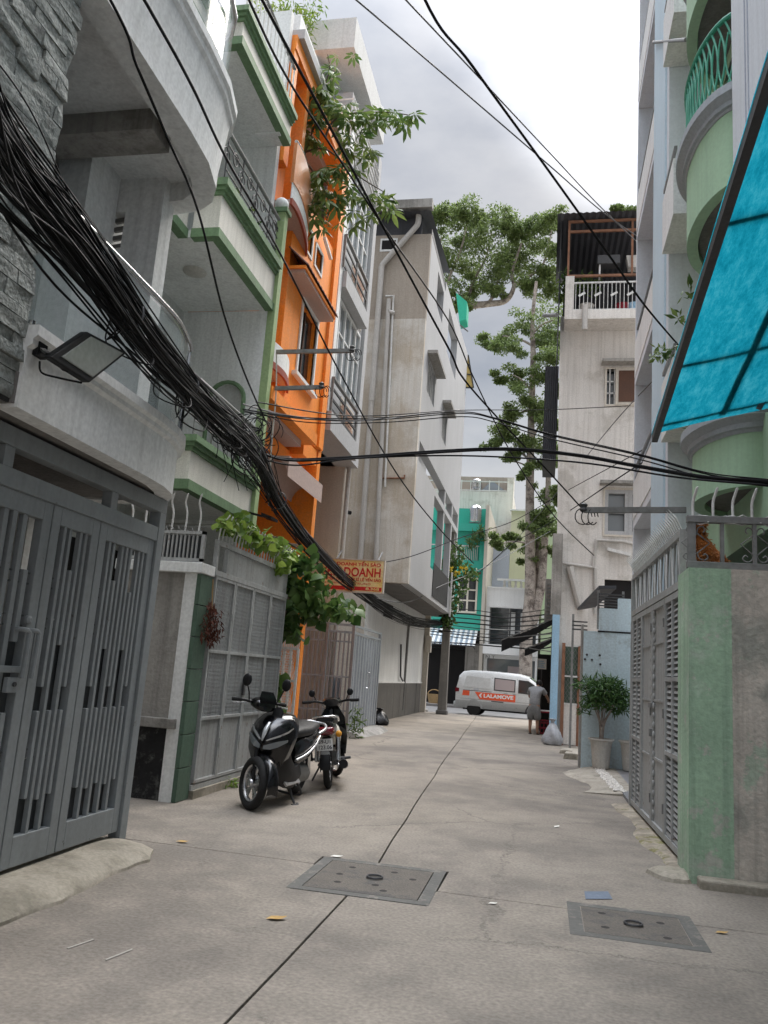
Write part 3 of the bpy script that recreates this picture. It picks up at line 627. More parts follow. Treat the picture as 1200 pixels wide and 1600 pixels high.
def scroll(c, r, turns=1.3, n=16, flip=1):
    return [Vector((c[0], c[1]+flip*r*(1-.75*i/n)*math.cos(2*math.pi*turns*i/n), c[2]+r*(1-.75*i/n)*math.sin(2*math.pi*turns*i/n))) for i in range(n+1)]
def railing(z0, z1, mt='iron_dark'):
    t = link('balcony_railing', MB().tube([(XB-.02, 8.9, z1), (XB-.02, 10.98, z1)], .028, 8).mesh('balcony_railing', 'iron_gray', 40), h2)
    for zz in (z0+.06, z0+.22, z1-.16): MB().tube([(XB-.02, 8.9, zz), (XB-.02, 10.98, zz)], .010, 6).build('rail_bar', mt, t)
    for k in range(4):
        y = 9.05+k*.55
        for fl_, zz in ((1, z0+.52), (-1, z0+.40)): MB().tube(scroll((XB-.02, y+.14*fl_, zz), .13, 1.3, 16, fl_), .009, 6).build('scroll', mt, t)
        MB().tube([(XB-.02, y-.14, z0), (XB-.02, y-.14, z1)], .011, 6).build('rail_post', mt, t)
    for k in range(5): MB().tube([(XB-.02, 10.62, z0+.12+.12*k), (XB-.02, 10.98, z0+.05+.12*k)], .010, 6).build('rail_bar', mt, t)
    return t
railing(7.56, 8.30); railing(4.10, 4.85, 'iron_gray')
for k in range(14): MB().tube([(XB-.02, 8.95+k*.155, 10.16), (XB-.02, 8.95+k*.155, 11.0)], .014, 6).build('baluster', 'iron_white', h2)
MB().tube([(XB-.02, 8.9, 11.0), (XB-.02, 10.98, 11.0)], .028, 8).build('top_handrail', 'iron_gray', h2)
bx('end_post', 'green_stripe', h2, (XB-.06, 11.02, 3.3), (XB+.06, 11.17, 8.45)); bx('end_post_inner', 'white_wall', h2, (XB-.20, 11.02, 3.3), (XB-.06, 11.16, 8.42))
bx('end_post_cap', 'green_trim', h2, (XB-.16, 10.98, 8.45), (XB+.10, 11.20, 8.52)); MB().ball((XB-.04, 11.09, 8.62), .115, 14).build('ball_finial', 'white_clean', h2, 60)
# right party wall with arched niche and sconce (seen through the balconies)
ar = [(-5.15, 4.1)]+[(-4.87+.28*math.cos(math.pi-math.pi*k/10), 5.33+.28*math.sin(math.pi*k/10)) for k in range(11)]+[(-4.59, 4.1)]
MB().plate((0, 11.03, 0), (1,0,0), (0,0,1), rect(-5.75, -4.5, 3.4, 6.78), [ar], .10, (0,-1,0)).build('niche_wall', 'white_wall', h2)
bx('niche_back', 'gray_wall', h2, (-5.25, 11.131, 4.0), (-4.5, 11.149, 5.8))
MB().tube([Vector((x, 11.015, z)) for x, z in ar], .035, 6).build('niche_trim', 'green_trim', h2, 40)
MB().lathe([(.001, -.10), (.07, -.09), (.115, -.03), (.125, 0), (.001, .001)], (-4.87, 11.02, 5.08), 18).build('wall_sconce', 'pot_white', h2, 50)
bx('upper_party_wall', 'white_wall', h2, (-5.75, 11.03, 6.9), (-4.5, 11.16, 12.2))
bx('parapet_end', 'white_clean', h2, (-4.75, 10.66, 9.60), (-4.34, 10.74, 9.95))
MB().lathe([(.001, -.05), (.10, -.045), (.16, -.02), (.17, 0), (.001, .001)], (-5.0, 9.75, 6.775), 20).build('ceiling_lamp', 'pot_white', h2, 50)
for (y0, y1, z0, z1) in ((8.6, 9.5, 4.1, 6.2), (9.6, 10.5, 4.1, 6.2), (8.7, 10.4, 7.6, 9.2)):
    w = bx('window', 'iron_gray', h2, (-5.76, y0, z0), (-5.70, y1, z1)); bx('pane', 'glass_dark', w, (-5.70, y0+.06, z0+.06), (-5.692, y1-.06, z1-.3)); bx('pane', 'glass_dark', w, (-5.70, y0+.06, z1-.25), (-5.692, y1-.06, z1-.06))
bx('ground_floor_door', 'dark_interior', h2, (-5.76, 8.6, 0), (-5.72, 10.8, 2.8))
# gate and fence of house 2 ------------------------------------------------
X2 = -3.61
fen = thing('garden_wall', 'low grey wall with green tiled pillar and barred top box beside the silver mesh gate', 'wall', (X2, 8.1, 0))
bx('wall', 'concrete', fen, (-4.6, 8.08, .82), (-3.78, 8.30, 2.34)); bx('wall_base', 'black_scorch', fen, (-4.6, 8.10, 0), (-3.80, 8.30, .72))
bx('ledge', 'concrete', fen, (-4.6, 8.02, .72), (-3.70, 8.30, .82), .008)
bx('pillar_side', 'white_wall', fen, (-3.80, 8.06, 0), (-3.66, 8.34, 2.34))
for k in range(7): bx('pillar_tile', 'green_dark', fen, (-3.659, 8.05, .005+k*.334), (X2, 8.36, .33+k*.334), .004)
bx('cap', 'white_wall', fen, (-4.6, 8.0, 2.34), (X2+.02, 8.36, 2.45), .006)
for zz in (2.46, 2.755): bx('box_rail', 'gate_silver', fen, (-4.6, 8.03, zz), (X2, 8.07, zz+.035))
for xx in (-4.6, X2-.04): bx('box_post', 'gate_silver', fen, (xx, 8.03, 2.45), (xx+.04, 8.07, 2.79))
bx('box_back', 'mesh_dark', fen, (-4.58, 8.10, 2.46), (-3.66, 8.12, 2.75))
shared('bar', MB().box((-.009, -.009, 0), (.009, .009, .26)), 'gate_silver', fen, [T((-4.55+.047*k, 8.05, 2.495)) for k in range(19)], local=False)
gate2 = thing('metal_gate', 'silver-grey double gate with wire mesh panels behind the parked scooter', 'gate', (X2, 9.5, .15))
def g2b(nm, y0, y1, z0, z1, x0=-.025, x1=.025, mt='gate_silver'): return bx(nm, mt, gate2, (X2+x0, y0, z0), (X2+x1, y1, z1), .003 if mt == 'gate_silver' else 0)
g2b('top_rail', 8.36, 10.95, 2.70, 2.76, -.03, .03); g2b('transom_rail', 8.36, 10.95, 2.36, 2.42, -.03, .03); g2b('transom_panel', 8.7, 10.95, 2.42, 2.70, -.012, .004)
g2b('transom_post', 8.36, 8.40, 2.42, 2.70); g2b('transom_post', 8.66, 8.70, 2.42, 2.70); g2b('threshold', 8.36, 10.95, .08, .14, -.06, .02)
for a, b in ((8.40, 9.0), (9.01, 9.62), (9.63, 10.28), (10.29, 10.93)):
    g2b('stile', a, a+.035, .15, 2.36); g2b('stile', b-.035, b, .15, 2.36)
    for zz in (.15, .80, 1.52, 2.325): g2b('rail', a+.035, b-.035, zz, zz+.035)
    g2b('mesh_panel', a+.03, b-.03, .83, 2.34, -.006, .0); g2b('solid_panel', a+.03, b-.03, .18, .81, -.008, .002)
    d = MB()                                                # raised diamond mesh over the panel
    for k in range(-20, 34):
        for s in (1, -1):
            ya = a+.035+k*.045; z0_, z1_ = .84, 2.33; L_ = (z1_-z0_)*.5
            p0 = [ya, z0_]; p1 = [ya+s*L_, z1_]
            lo, hi = a+.035, b-.035
            if s < 0: p0[0] += L_; p1[0] += L_
            f0 = lambda y: z0_+(y-p0[0])/(p1[0]-p0[0])*(z1_-z0_)
            ys = sorted((p0[0], p1[0])); ya_, yb_ = max(lo, ys[0]), min(hi, ys[1])
            if yb_-ya_ > .02: d.bar((X2+.003, ya_, f0(ya_)), (X2+.003, yb_, f0(yb_)), .005, .005)
    stuff(d.build('wire_mesh', 'gate_silver', gate2))
for y in (9.0, 9.63, 10.29):
    for zz in (.5, 1.9): g2b('hinge', y-.02, y+.02, zz, zz+.09, .02, .035)
g2b('lock', 9.55, 9.60, 1.05, 1.22, .02, .045, 'iron_dark')
struct(MB().box((-5.7, 8.36, -.02), (X2+.05, 11.1, .085)).build('yard_floor', 'roadold'))
sp = thing('spike_fence', 'row of curved pale metal spikes on top of the silver gate wound with vines', 'fence', (X2, 9.5, 2.76))
for k in range(26): 
    y = 8.4+k*.1; MB().tube(catmull([(X2, y, 2.75), (X2+.01, y, 2.88), (X2+.05, y, 2.97), (X2+.09, y, 3.02), (X2+.10, y, 3.05)], 3), [.010]*12+[.004], 6).build('spike', 'iron_white', sp)
for k in range(6):
    x = -4.5+k*.16; MB().tube(catmull([(x, 8.05, 2.78), (x+.005, 8.05, 2.98), (x-.02, 8.03, 3.1), (x+.01, 8.01, 3.2)], 3), [.011]*9+[.004], 6).build('spike', 'iron_white', sp)
for q in range(3): MB().tube([(-4.55+.05*i, 8.05+.02*math.sin(i*2.2+q), 2.80+.05*math.sin(i*1.4+q*2)) for i in range(19)], .004, 5).build('barbed_wire', 'iron_gray', sp)

bx('yard_wall', 'gray_wall', h2, (-5.74, 11.155, 0), (-3.80, 11.185, 2.72)); bx('yard_wall', 'gray_wall', h2, (-5.74, 11.155, 2.721), (-4.52, 11.185, 3.44))
# ============================================================= HOUSE 3: orange
XF = -4.47
def fy(u, v): return PX(u, v, XF).y
def fz(u, v): return PX(u, v, XF).z
h3 = thing('townhouse', 'bright orange townhouse with bowed balconies and a tiled window canopy', 'house', (-5, 13, 0))
Y0, Y1 = 11.19, 14.95
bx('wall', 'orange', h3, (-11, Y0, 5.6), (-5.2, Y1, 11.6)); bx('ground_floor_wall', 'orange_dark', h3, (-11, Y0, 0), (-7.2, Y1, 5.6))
bx('party_wall', 'orange', h3, (-7.2, Y1-.22, 0), (XF, Y1-.02, 5.62)); bx('near_party_wall', 'orange', h3, (-7.2, Y0, 3.45), (-5.0, Y0+.12, 5.6))
w0, w1, wz0, wz1 = fy(463, 580), fy(486, 605), fz(463, 580), fz(495, 505)
sw = [rect(fy(479, 355), fy(487, 385), fz(487, 405), fz(480, 352)), rect(fy(494, 385), fy(502, 415), fz(502, 432), fz(494, 383))]
MB().plate((XF, 0, 0), (0,1,0), (0,0,1), rect(12.05, Y1-.001, 5.6, 11.6), [rect(w0, w1, wz0, wz1), rect(12.2, Y1-.45, 9.75, 11.55)]+sw, .25, (1,0,0)).build('facade', 'orange', h3)
bx('facade', 'orange', h3, (XF-.5, Y0, 5.6), (XF-.28, 12.05, 8.7))
bx('pilaster', 'orange', h3, (XF+.002, Y1-.42, 5.62), (XF+.06, Y1-.12, 11.3))
wn = MB().plate((XF+.03, 0, 0), (0,1,0), (0,0,1), rect(w0-.07, w1+.07, wz0-.07, wz1+.07), [rect(w0, w1, wz0, wz1)], .06, (1,0,0)).build('window', 'white_clean', h3)
bx('pane', 'glass_dark', wn, (XF-.12, w0, wz0), (XF-.10, (w0+w1)/2-.02, wz1)); bx('pane', 'glass_dark', wn, (XF-.12, (w0+w1)/2+.02, wz0), (XF-.10, w1, wz1))
bx('mullion', 'wood_dark', wn, (XF-.13, (w0+w1)/2-.02, wz0), (XF-.08, (w0+w1)/2+.02, wz1)); bx('sill', 'white_clean', wn, (XF, w0-.25, wz0-.14), (XF+.10, w1+.12, wz0-.072))
for r4 in sw:
    a, b = r4[0], r4[2]
    q = MB().plate((XF+.02, 0, 0), (0,1,0), (0,0,1), rect(a[0]-.05, b[0]+.05, a[1]-.05, b[1]+.05), [rect(a[0], b[0], a[1], b[1])], .05, (1,0,0)).build('small_window', 'white_clean', h3)
    bx('pane', 'glass_gray', q, (XF-.12, a[0], a[1]), (XF-.10, b[0], b[1]))
MB().bar((XF+.09, fy(500, 370), fz(500, 372)), (XF+.09, fy(510, 405), fz(510, 405)), .06, .05).build('ledge', 'white_clean', h3)
# tiled canopy over the window
cz = wz1+.12
cp = bx('tiled_canopy', 'soffit_pink', h3, (XF, 12.0, cz-.06), (XF+.30, 13.95, cz))
bx('canopy_fascia', 'orange', cp, (XF, 11.96, cz), (XF+.33, 13.98, cz+.05))
for k in range(13):
    y = 12.03+k*.16
    MB().loft([[Vector((XF+.36*(1-t), y+.085*math.cos(math.pi*j/6), cz+.05+.33*t+.05*math.sin(math.pi*j/6))) for j in range(7)]+[Vector((XF+.36*(1-t), y-.085*math.cos(math.pi*j/6), cz+.05+.33*t+.025*math.sin(math.pi*j/6))) for j in range(7)] for t in (0, .33, .66, 1)]).build('roof_tile', 'roof_tile', cp)
def bow(nm, z0, plan, white, par, mat_par):
    P = resample(catmull([(x, y, 0) for x, y in plan], 8), 18); P = [(p.x, p.y) for p in P]
    s = MB().prism([(x, y, z0) for x, y in P]+[(-5.2, P[-1][1], z0), (-5.2, P[0][1], z0)], (0, 0, .06)).build(nm, 'soffit_pink', h3)
    wall_along(MB(), P, [(0, z0-.03), (.04, z0-.03), (.04, z0+.08), (0, z0+.08)]).build('edge_band', 'redbrown', s, 30)
    wall_along(MB(), P, [(0, z0+.08), (.015, z0+.08), (.015, z0+white), (0, z0+white)]).build('white_band', 'white_wall', s, 30)
    if par:
        wall_along(MB(), P, [(-.03, z0+white), (.03, z0+white), (.03, z0+white+par), (-.03, z0+white+par)]).build('bowed_parapet', mat_par, s, 30)
        MB().tube([Vector((x, y, z0+white+par+.03)) for x, y in P], .03, 8).build('handrail', 'steel', s, 40)
    return s
bow('bowed_balcony', 8.74, [(-4.26, 11.22), (-4.24, 11.45), (-4.27, 11.85), (-4.34, 12.3), (-4.44, 12.72), (-4.60, 13.05)], .36, .72, 'copper_sheet')
bow('bowed_canopy', 6.0, [(-4.36, 11.25), (-4.30, 11.7), (-4.34, 12.1), (-4.46, 12.5)], .42, 0, None)
bx('upper_ledge', 'orange', h3, (-5.2, Y0, 5.42), (-4.22, 13.75, 5.62)); bx('ledge_soffit', 'soffit_pink', h3, (-5.9, Y0+.2, 5.30), (-4.42, 13.45, 5.415))
bx('ledge_beam', 'orange', h3, (-5.2, 13.75, 5.25), (-4.46, 14.6, 5.55)); bx('soffit', 'soffit_pink', h3, (-7.2, Y0+.13, 5.10), (-4.95, 14.7, 5.29))
bx('beam', 'orange', h3, (-4.94, Y0+.13, 5.0), (-4.72, 14.72, 5.299))
pr = MB().loft([[Vector((-4.62+.35*math.cos(math.pi*j/10)*0-.30*math.cos(math.pi*j/10), yy, 4.55+.30*math.sin(math.pi*j/10))) for j in range(11)]+[Vector((-4.92, yy, 4.9)), Vector((-4.32, yy, 4.9))][::-1] for yy in (12.6, 14.72)])
pr.build('porch_vault', 'soffit_pink', h3, 30)
# top storey: portal frame under the roof slab, side clad in pale corrugated sheet
bx('portal_beam', 'orange', h3, (-4.75, Y0, 11.6), (XF+.05, Y1, 11.86)); bx('portal_soffit', 'soffit_pink', h3, (-6.2, Y0+.1, 11.45), (-4.76, Y1-.1, 11.58)); bx('portal_post', 'orange', h3, (-4.75, Y0, 9.5), (XF+.03, Y0+.22, 11.6)); bx('roof_cornice', 'facade_gray', h3, (-4.9, Y0+.1, 11.87), (XF+.14, Y1, 12.05)); bx('roof_cornice', 'white_wall', h3, (-5.0, Y0+.15, 12.06), (XF+.02, Y1-.3, 12.4))
rings = []
for k in range(33):
    x = -6.6+k*.06; rings.append([Vector((x, Y0-.03-.02*(k % 2), z)) for z in (9.9, 12.2)])
MB().loft(rings, closed=False).build('corrugated_side', 'roof_lightblue', h3)
# white gate of the orange house, swung half open
wg = thing('metal_gate', 'white lattice metal gate with spiked top standing open in front of the orange wall', 'gate', (-4.4, 13.6, 0))
a, b = Vector((-4.82, 14.10, 0)), Vector((-4.27, 13.95, 0)); d = b-a
def on(t, z): return a+d*t+Vector((0, 0, z))
for t in (0, .25, .5, .75, 1): MB().bar(on(t, .05), on(t, 1.74), .04).build('stile', 'iron_white', wg)
for z_ in (.07, .62, 1.18, 1.74): MB().bar(on(0, z_), on(1, z_), .045).build('rail', 'iron_white', wg)
for k in range(16): MB().bar(on(k/15, 1.74), on(k/15, 1.92)+Vector((.02, -.03, 0)), .018).build('spike', 'iron_white', wg)
lt = MB()
for k in range(26):
    for s in (0, 1):
        t0, t1 = k/20-.15, k/20+.15
        if s: t0, t1 = t1, t0
        if min(t0, t1) < 0 or max(t0, t1) > 1: continue
        for z0_, z1_ in ((.64, 1.16), (1.2, 1.72)): lt.bar(on(t0, z0_), on(t1, z1_), .008, .006)
stuff(lt.build('lattice', 'iron_white', wg)); MB().prism([on(.02, .1), on(.98, .1), on(.98, .6), on(.02, .6)], Vector((.003, .01, 0))).build('kick_panel', 'iron_white', wg)

# ============================================================= HOUSE 4: grey with large gridded windows
h4 = thing('townhouse', 'narrow grey house with tall white gridded windows, brick spandrels and a big roof frame', 'house', (-5, 16.5, 0))
YA, YB = 15.0, 18.05
sf = fz(560, 733)
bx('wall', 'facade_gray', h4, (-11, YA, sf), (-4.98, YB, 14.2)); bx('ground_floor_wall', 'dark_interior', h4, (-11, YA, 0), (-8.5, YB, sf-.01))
bx('floor_slab', 'facade_gray', h4, (-8.5, YA, sf), (XF, YB, sf+.22))
bx('pilaster', 'white_clean', h4, (-4.9, YA, sf+.22), (XF+.03, YA+.22, 13.3)); bx('corner_pier', 'facade_gray', h4, (-4.9, YB-.3, sf+.22), (XF-.02, YB, 14.2))
def gwin(u0, v0, u1, v1, cols, rows, za=None):
    y0, y1 = YA+.26, YB-.34; z0, z1 = za
    w = MB().plate((XF-.10, 0, 0), (0,1,0), (0,0,1), rect(y0, y1, z0, z1), [rect(y0+.07, y1-.07, z0+.07, z1-.07)], .08, (1,0,0)).build('gridded_window', 'white_clean', h4)
    bx('pane', 'glass_gray', w, (XF-.155, y0+.07, z0+.07), (XF-.145, y1-.07, z1-.07)); bx('curtain', 'curtain', w, (XF-.40, y0+.3, z0), (XF-.36, y1, z1))
    for k in range(1, cols): bx('mullion', 'white_clean', w, (XF-.16, y0+(y1-y0)*k/cols-.03, z0+.07), (XF-.10, y0+(y1-y0)*k/cols+.03, z1-.07))
    for t in rows: bx('glazing_bar', 'white_clean', w, (XF-.15, y0+.07, z0+(z1-z0)*t-.02), (XF-.115, y1-.07, z0+(z1-z0)*t+.02))
gwin(0, 0, 0, 0, 5, (.62,), (fz(562, 645), fz(572, 528))); gwin(0, 0, 0, 0, 5, (.35, .7), (fz(578, 445), fz(590, 330)))
for z0_, z1_ in ((sf+.23, fz(562, 645)-.02), (fz(572, 528)+.02, fz(578, 445)-.02), (fz(590, 330)+.02, 14.0)):
    bx('spandrel', 'facade_gray', h4, (-4.97, YA+.23, z0_), (XF-.10, YB-.31, z1_))
    if z1_ < 13:
        bk = bx('brick_panel', 'grout', h4, (XF-.099, YA+1.35, z0_+.05), (XF-.085, YB-.45, z1_-.08))
        bk.data.materials[0] = M['beige_wall']
        mats = []; zz = z0_+.06; r = 0
        while zz+.07 < z1_-.09:
            yy = YA+1.36+(.11 if r % 2 else 0)
            while yy+.2 < YB-.46: mats.append(T((XF-.085, yy, zz))); yy += .215
            zz += .078; r += 1
        shared('brick', MB().box((0, 0, 0), (.014, .20, .066)), 'brick_pale', bk, mats, local=True)
for z0_ in (sf+.42, fz(572, 528)+.42):
    rl = MB().bar((XF+.06, YA+.1, z0_+.72), (XF+.06, YB-.75, z0_+.72), .07, .05).build('balcony_rail', 'iron_gray', h4)
    for k in range(3): MB().bar((XF+.06, YA+.1, z0_+.06+.22*k), (XF+.06, YB-.75, z0_+.06+.22*k), .03, .05).build('rail_bar', 'iron_dark', rl)
    for yy in (YA+.12, YA+1.2, YB-.78): MB().bar((XF+.06, yy, z0_), (XF+.06, yy, z0_+.72), .04).build('rail_post', 'iron_gray', rl)
bx('balcony_fascia', 'facade_gray', h4, (XF+.001, YA, sf), (XF+.12, YB-.7, sf+.40))
bx('balcony_fascia', 'facade_gray', h4, (XF-.09, YA+.23, fz(572, 528)+.02), (XF+.12, YB-.7, fz(572, 528)+.38))
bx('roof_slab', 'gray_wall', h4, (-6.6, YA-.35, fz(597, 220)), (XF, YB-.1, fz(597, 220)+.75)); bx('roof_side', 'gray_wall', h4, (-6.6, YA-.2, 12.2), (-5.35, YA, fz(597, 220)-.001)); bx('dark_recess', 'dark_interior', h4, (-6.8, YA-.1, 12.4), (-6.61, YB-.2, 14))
for k in range(6):
    zz = 12.75+k*.17; MB().tube([(-5.3, YA-.05, zz), (XF+.02, YA-.05, zz), (XF+.02, YB-.4, zz)], .022, 6).build('terrace_rail', 'iron_white', h4)
for p in ((-5.3, YA-.05), (XF+.02, YA-.05), (XF+.02, YA+1.3), (XF+.02, YB-.4)): MB().tube([(*p, 12.6), (*p, 13.62)], .022, 6).build('terrace_rail_post', 'iron_white', h4)
bx('party_pier', 'beige_wall', h4, (-5.45, YB-.15, 0), (-4.75, YB, sf)); MB().tube([(-4.68, YB-.05, .3), (-4.66, YB-.05, 13.4)], .055, 10).build('drain_pipe', 'pvc', h4, 40)
for zz in (6.6, 8.4, 10.1): MB().torus((-4.66, YB-.05, zz), .07, .012, 'z', 14, 6).build('pipe_clip', 'iron_dark', h4)
bx('opening_shade', 'dark_interior', h4, (PY(497, 800, 17.95).x, 17.93, 0), (PY(524, 800, 17.95).x, 17.98, sf-.02)); bx('entry_shadow', 'dark_interior', h4, (-8.4, YA+.01, 0), (-8.3, YB, sf-.02))  # near-black panels paint the shade of the open ground floor
# security cage on the pavement
cg = thing('entrance_cage', 'galvanized steel entrance cage with barred side and corrugated door', 'cage', (-4.3, 19, 0))
A = Vector((-5.32, 17.45, 0)); B = Vector((-4.20, 17.80, 0)); C_ = Vector((-4.22, 20.9, 0))
for p in (A, B, C_, A.lerp(B, .5)): 
    if p is not A.lerp(B, .5): MB().bar(p, p+Vector((0, 0, 2.45)), .07).build('post', 'galvanized', cg, bevel=.004)
for p, q in ((A, B), (B, C_)):
    for z_ in (.08, 2.26, 2.42): MB().bar(p+Vector((0, 0, z_)), q+Vector((0, 0, z_)), .05).build('rail', 'galvanized', cg)
for z_ in (.55, 1.28, 2.05): MB().bar(A+Vector((0, 0, z_)), B+Vector((0, 0, z_)), .035).build('rail', 'galvanized', cg)
for k in range(1, 12): p = A.lerp(B, k/12); MB().bar(p+Vector((0, 0, .1)), p+Vector((0, 0, 2.26)), .032).build('bar', 'galvanized', cg)
rings = []
for k in range(61):
    p = B.lerp(C_, .02+.96*k/60); off = .018*(1 if (k//3) % 2 else -1); rings.append([p+Vector((off, 0, .13)), p+Vector((off, 0, 2.22))])
MB().loft(rings, closed=False).build('corrugated_door', 'galvanized', cg)
hp = B.lerp(C_, .55)
MB().tube(catmull([hp+Vector((.02, 0, 1.05)), hp+Vector((.08, 0, 1.07)), hp+Vector((.08, 0, 1.38)), hp+Vector((.02, 0, 1.4))], 4), .014, 6).build('handle', 'steel', cg)
MB().box((-5.25, 18.1, .5), (-4.5, 18.2, 1.25)).build('stored_board', 'roof_blue', cg)
for q in (((-4.25, 17.6), (-3.88, 17.75), (-3.72, 19.5), (-3.80, 20.9), (-4.25, 20.9)),):
    tag(MB().loft([[Vector((x, y, -.02)) for x, y in q], [Vector((x-(.0 if i in (0, 4) else .18), y+(.1 if i < 2 else -.1), .11)) for i, (x, y) in enumerate(q)]]).build('concrete_ramp', 'concrete'), 'pale concrete ramp at the foot of the galvanized cage', 'ramp')
# shop sign ------------------------------------------------------------------
sg = thing('shop_sign', 'yellow shop sign with red lettering and red foot band above the cage', 'sign', (-4.2, 17.25, 3.2))
ys = 17.25; tl = PY(500, 874, ys); br = PY(597, 926, ys); x0, x1, z0_, z1_ = tl.x, br.x, br.z, tl.z+.02
bx('panel', 'sign_yellow', sg, (x0, ys, z0_), (x1, ys+.10, z1_)); bx('foot_band', 'sign_red', sg, (x0+.02, ys-.004, z0_+.02), (x1-.02, ys-.001, z0_+.105))
for p in (((x0-.02, ys-.012, z0_-.025), (x1+.02, ys+.11, z0_)), ((x0-.02, ys-.012, z1_), (x1+.02, ys+.11, z1_+.025)), ((x0-.02, ys-.012, z0_), (x0, ys+.11, z1_)), ((x1, ys-.012, z0_), (x1+.02, ys+.11, z1_))): bx('frame', 'beige_wall', sg, *p)
cx = (x0+x1)/2; U, V, Nn = (1,0,0), (0,0,1), (0,-1,0); hh = z1_-z0_
text('KINH DOANH YẾN SÀO', .10, 'sign_red', sg, (cx, ys-.004, z0_+hh*.86), U, V, Nn, (x1-x0)*.9, bold=.002)
text('YẾN DOANH', .27, 'sign_red', sg, (cx, ys-.004, z0_+hh*.60), U, V, Nn, (x1-x0)*.93, bold=.006)
text('CHUYÊN CUNG CẤP SỈ LẺ YẾN SÀO', .085, 'sign_red', sg, (cx, ys-.004, z0_+hh*.37), U, V, Nn, (x1-x0)*.94, bold=.002)
text('HÀNH THỰC TRUNG', .055, 'sign_red', sg, (cx-.05, ys-.004, z0_+hh*.245), U, V, Nn, (x1-x0)*.7)
text('ĐT: 0', .08, 'sign_yellow', sg, (cx-.0, ys-.007, z0_+.062), U, V, Nn, .22, bold=.002); text('8.368', .08, 'sign_yellow', sg, (x1-.22, ys-.007, z0_+.062), U, V, Nn, .3, bold=.002)
for x in (x0+.3, x1-.2): MB().bar((x, ys+.1, z1_-.1), (x, YB-.1, z1_+.3), .03).build('bracket', 'iron_gray', sg)
cc = thing('cctv_camera', 'small dark wall camera under the grey balcony left of the drain pipe', 'camera', PY(515, 780, 21.5))
p = Vector((-5.55, 21.5, 5.75)); MB().tube([p+Vector((0, .1, .05)), p], .03, 8).build('bracket', 'iron_dark', cc); MB().tube([p+Vector((-.06, 0, 0)), p+Vector((.14, -.12, -.05))], .055, 10).build('housing', 'black_plastic', cc, 40)

# ============================================================= HOUSE 5: tan side wall, grey cantilevered front
h5 = thing('townhouse', 'grey corner house with stained tan side wall and a cantilevered upper front', 'house', (-6, 27, 0))
XC = -3.7; YS, YE = 21.6, 33.0
def cy(u, v): return PX(u, v, XC).y
def cz_(u, v): return PX(u, v, XC).z
bx('side_wall', 'tan_wall', h5, (-10, YS, 3.85), (XC, YS+.2, 11.55)); bx('side_wall_upper', 'tan_upper', h5, (-10, YS+.012, 11.55), (XC-.004, YS+.2, 14.25))
bx('side_wall_lower', 'beige_wall', h5, (-10, YS+.01, 0), (-4.86, YS+.2, 3.85))
bx('core', 'facade_gray', h5, (-10, YS+.2, 0), (-5.2, YE, 14.2))
bx('ground_wall', 'white_wall', h5, (-5.2, YS+.2, 0), (-4.80, YE, 3.80)); 
for k in range(9): bx('dado_panel', 'dado_stone', h5, (-4.82, YS+.25+k*1.18, 0), (-4.775+random.uniform(0, .008), YS+1.415+k*1.18, 1.12))
bx('dado_cap', 'white_wall', h5, (-4.82, YS+.22, 1.12), (-4.76, YE-.3, 1.17))
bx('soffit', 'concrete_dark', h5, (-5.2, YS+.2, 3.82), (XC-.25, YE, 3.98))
zl0, zl1, zs0, zs1 = 4.85, 7.22, 7.42, 8.0
hA = rect(cy(667, 600), cy(680, 600), 9.75, 10.78); hB = rect(cy(691, 660), cy(698, 665), 9.45, 10.55)
t1 = rect(23.4, 24.9, 12.9, 14.0); t2 = rect(26.4, 29.2, 12.55, 14.2)
MB().plate((XC, 0, 0), (0,1,0), (0,0,1), [(YS+.201, 3.85), (YE, 3.85), (YE, 15.2), (25.3, 14.6), (25.3, 14.25), (YS+.201, 14.25)],
           [rect(25.6, 32.7, zl0, zl1), rect(22.0, 32.7, zs0, zs1), hA, hB, t1, t2], .25, (1,0,0)).build('facade', 'facade_gray', h5)
bx('loggia_back', 'gray_wall', h5, (-5.19, YS+.25, 4.0), (-5.0, YE-.1, 9)); bx('loggia_end', 'glass_gray', h5, (-4.4, 25.2, 4.9), (-4.3, 25.3, 7))
for yy in (28.2, 30.6): bx('column', 'facade_gray', h5, (XC-.24, yy, zl0-.6), (XC-.01, yy+.28, zs1+.1))
for r4, nm in ((hA, 'window'), (hB, 'window')):
    (ya, za), (yb, zb) = r4[0], r4[2]
    w = bx(nm, 'glass_dark', h5, (XC-.2, ya, za), (XC-.16, yb, zb))
    for k in range(5): bx('window_bar', 'iron_white', w, (XC-.08, ya+(yb-ya)*(k+.5)/5-.02, za), (XC-.05, ya+(yb-ya)*(k+.5)/5+.02, zb))
    bx('hood', 'concrete', h5, (XC+.001, ya-.25, zb+.02), (XC+.30, yb+.25, zb+.12))
bx('safety_net', 'tarp_black', h5, (XC+.003, 26.3, 4.0), (XC+.02, 30.5, 5.1))
MB().tube([(XC+.08, 31.0, 3.7), (XC+.08, 31.0, 5.4)], .035, 8).build('white_pipe', 'iron_white', h5)
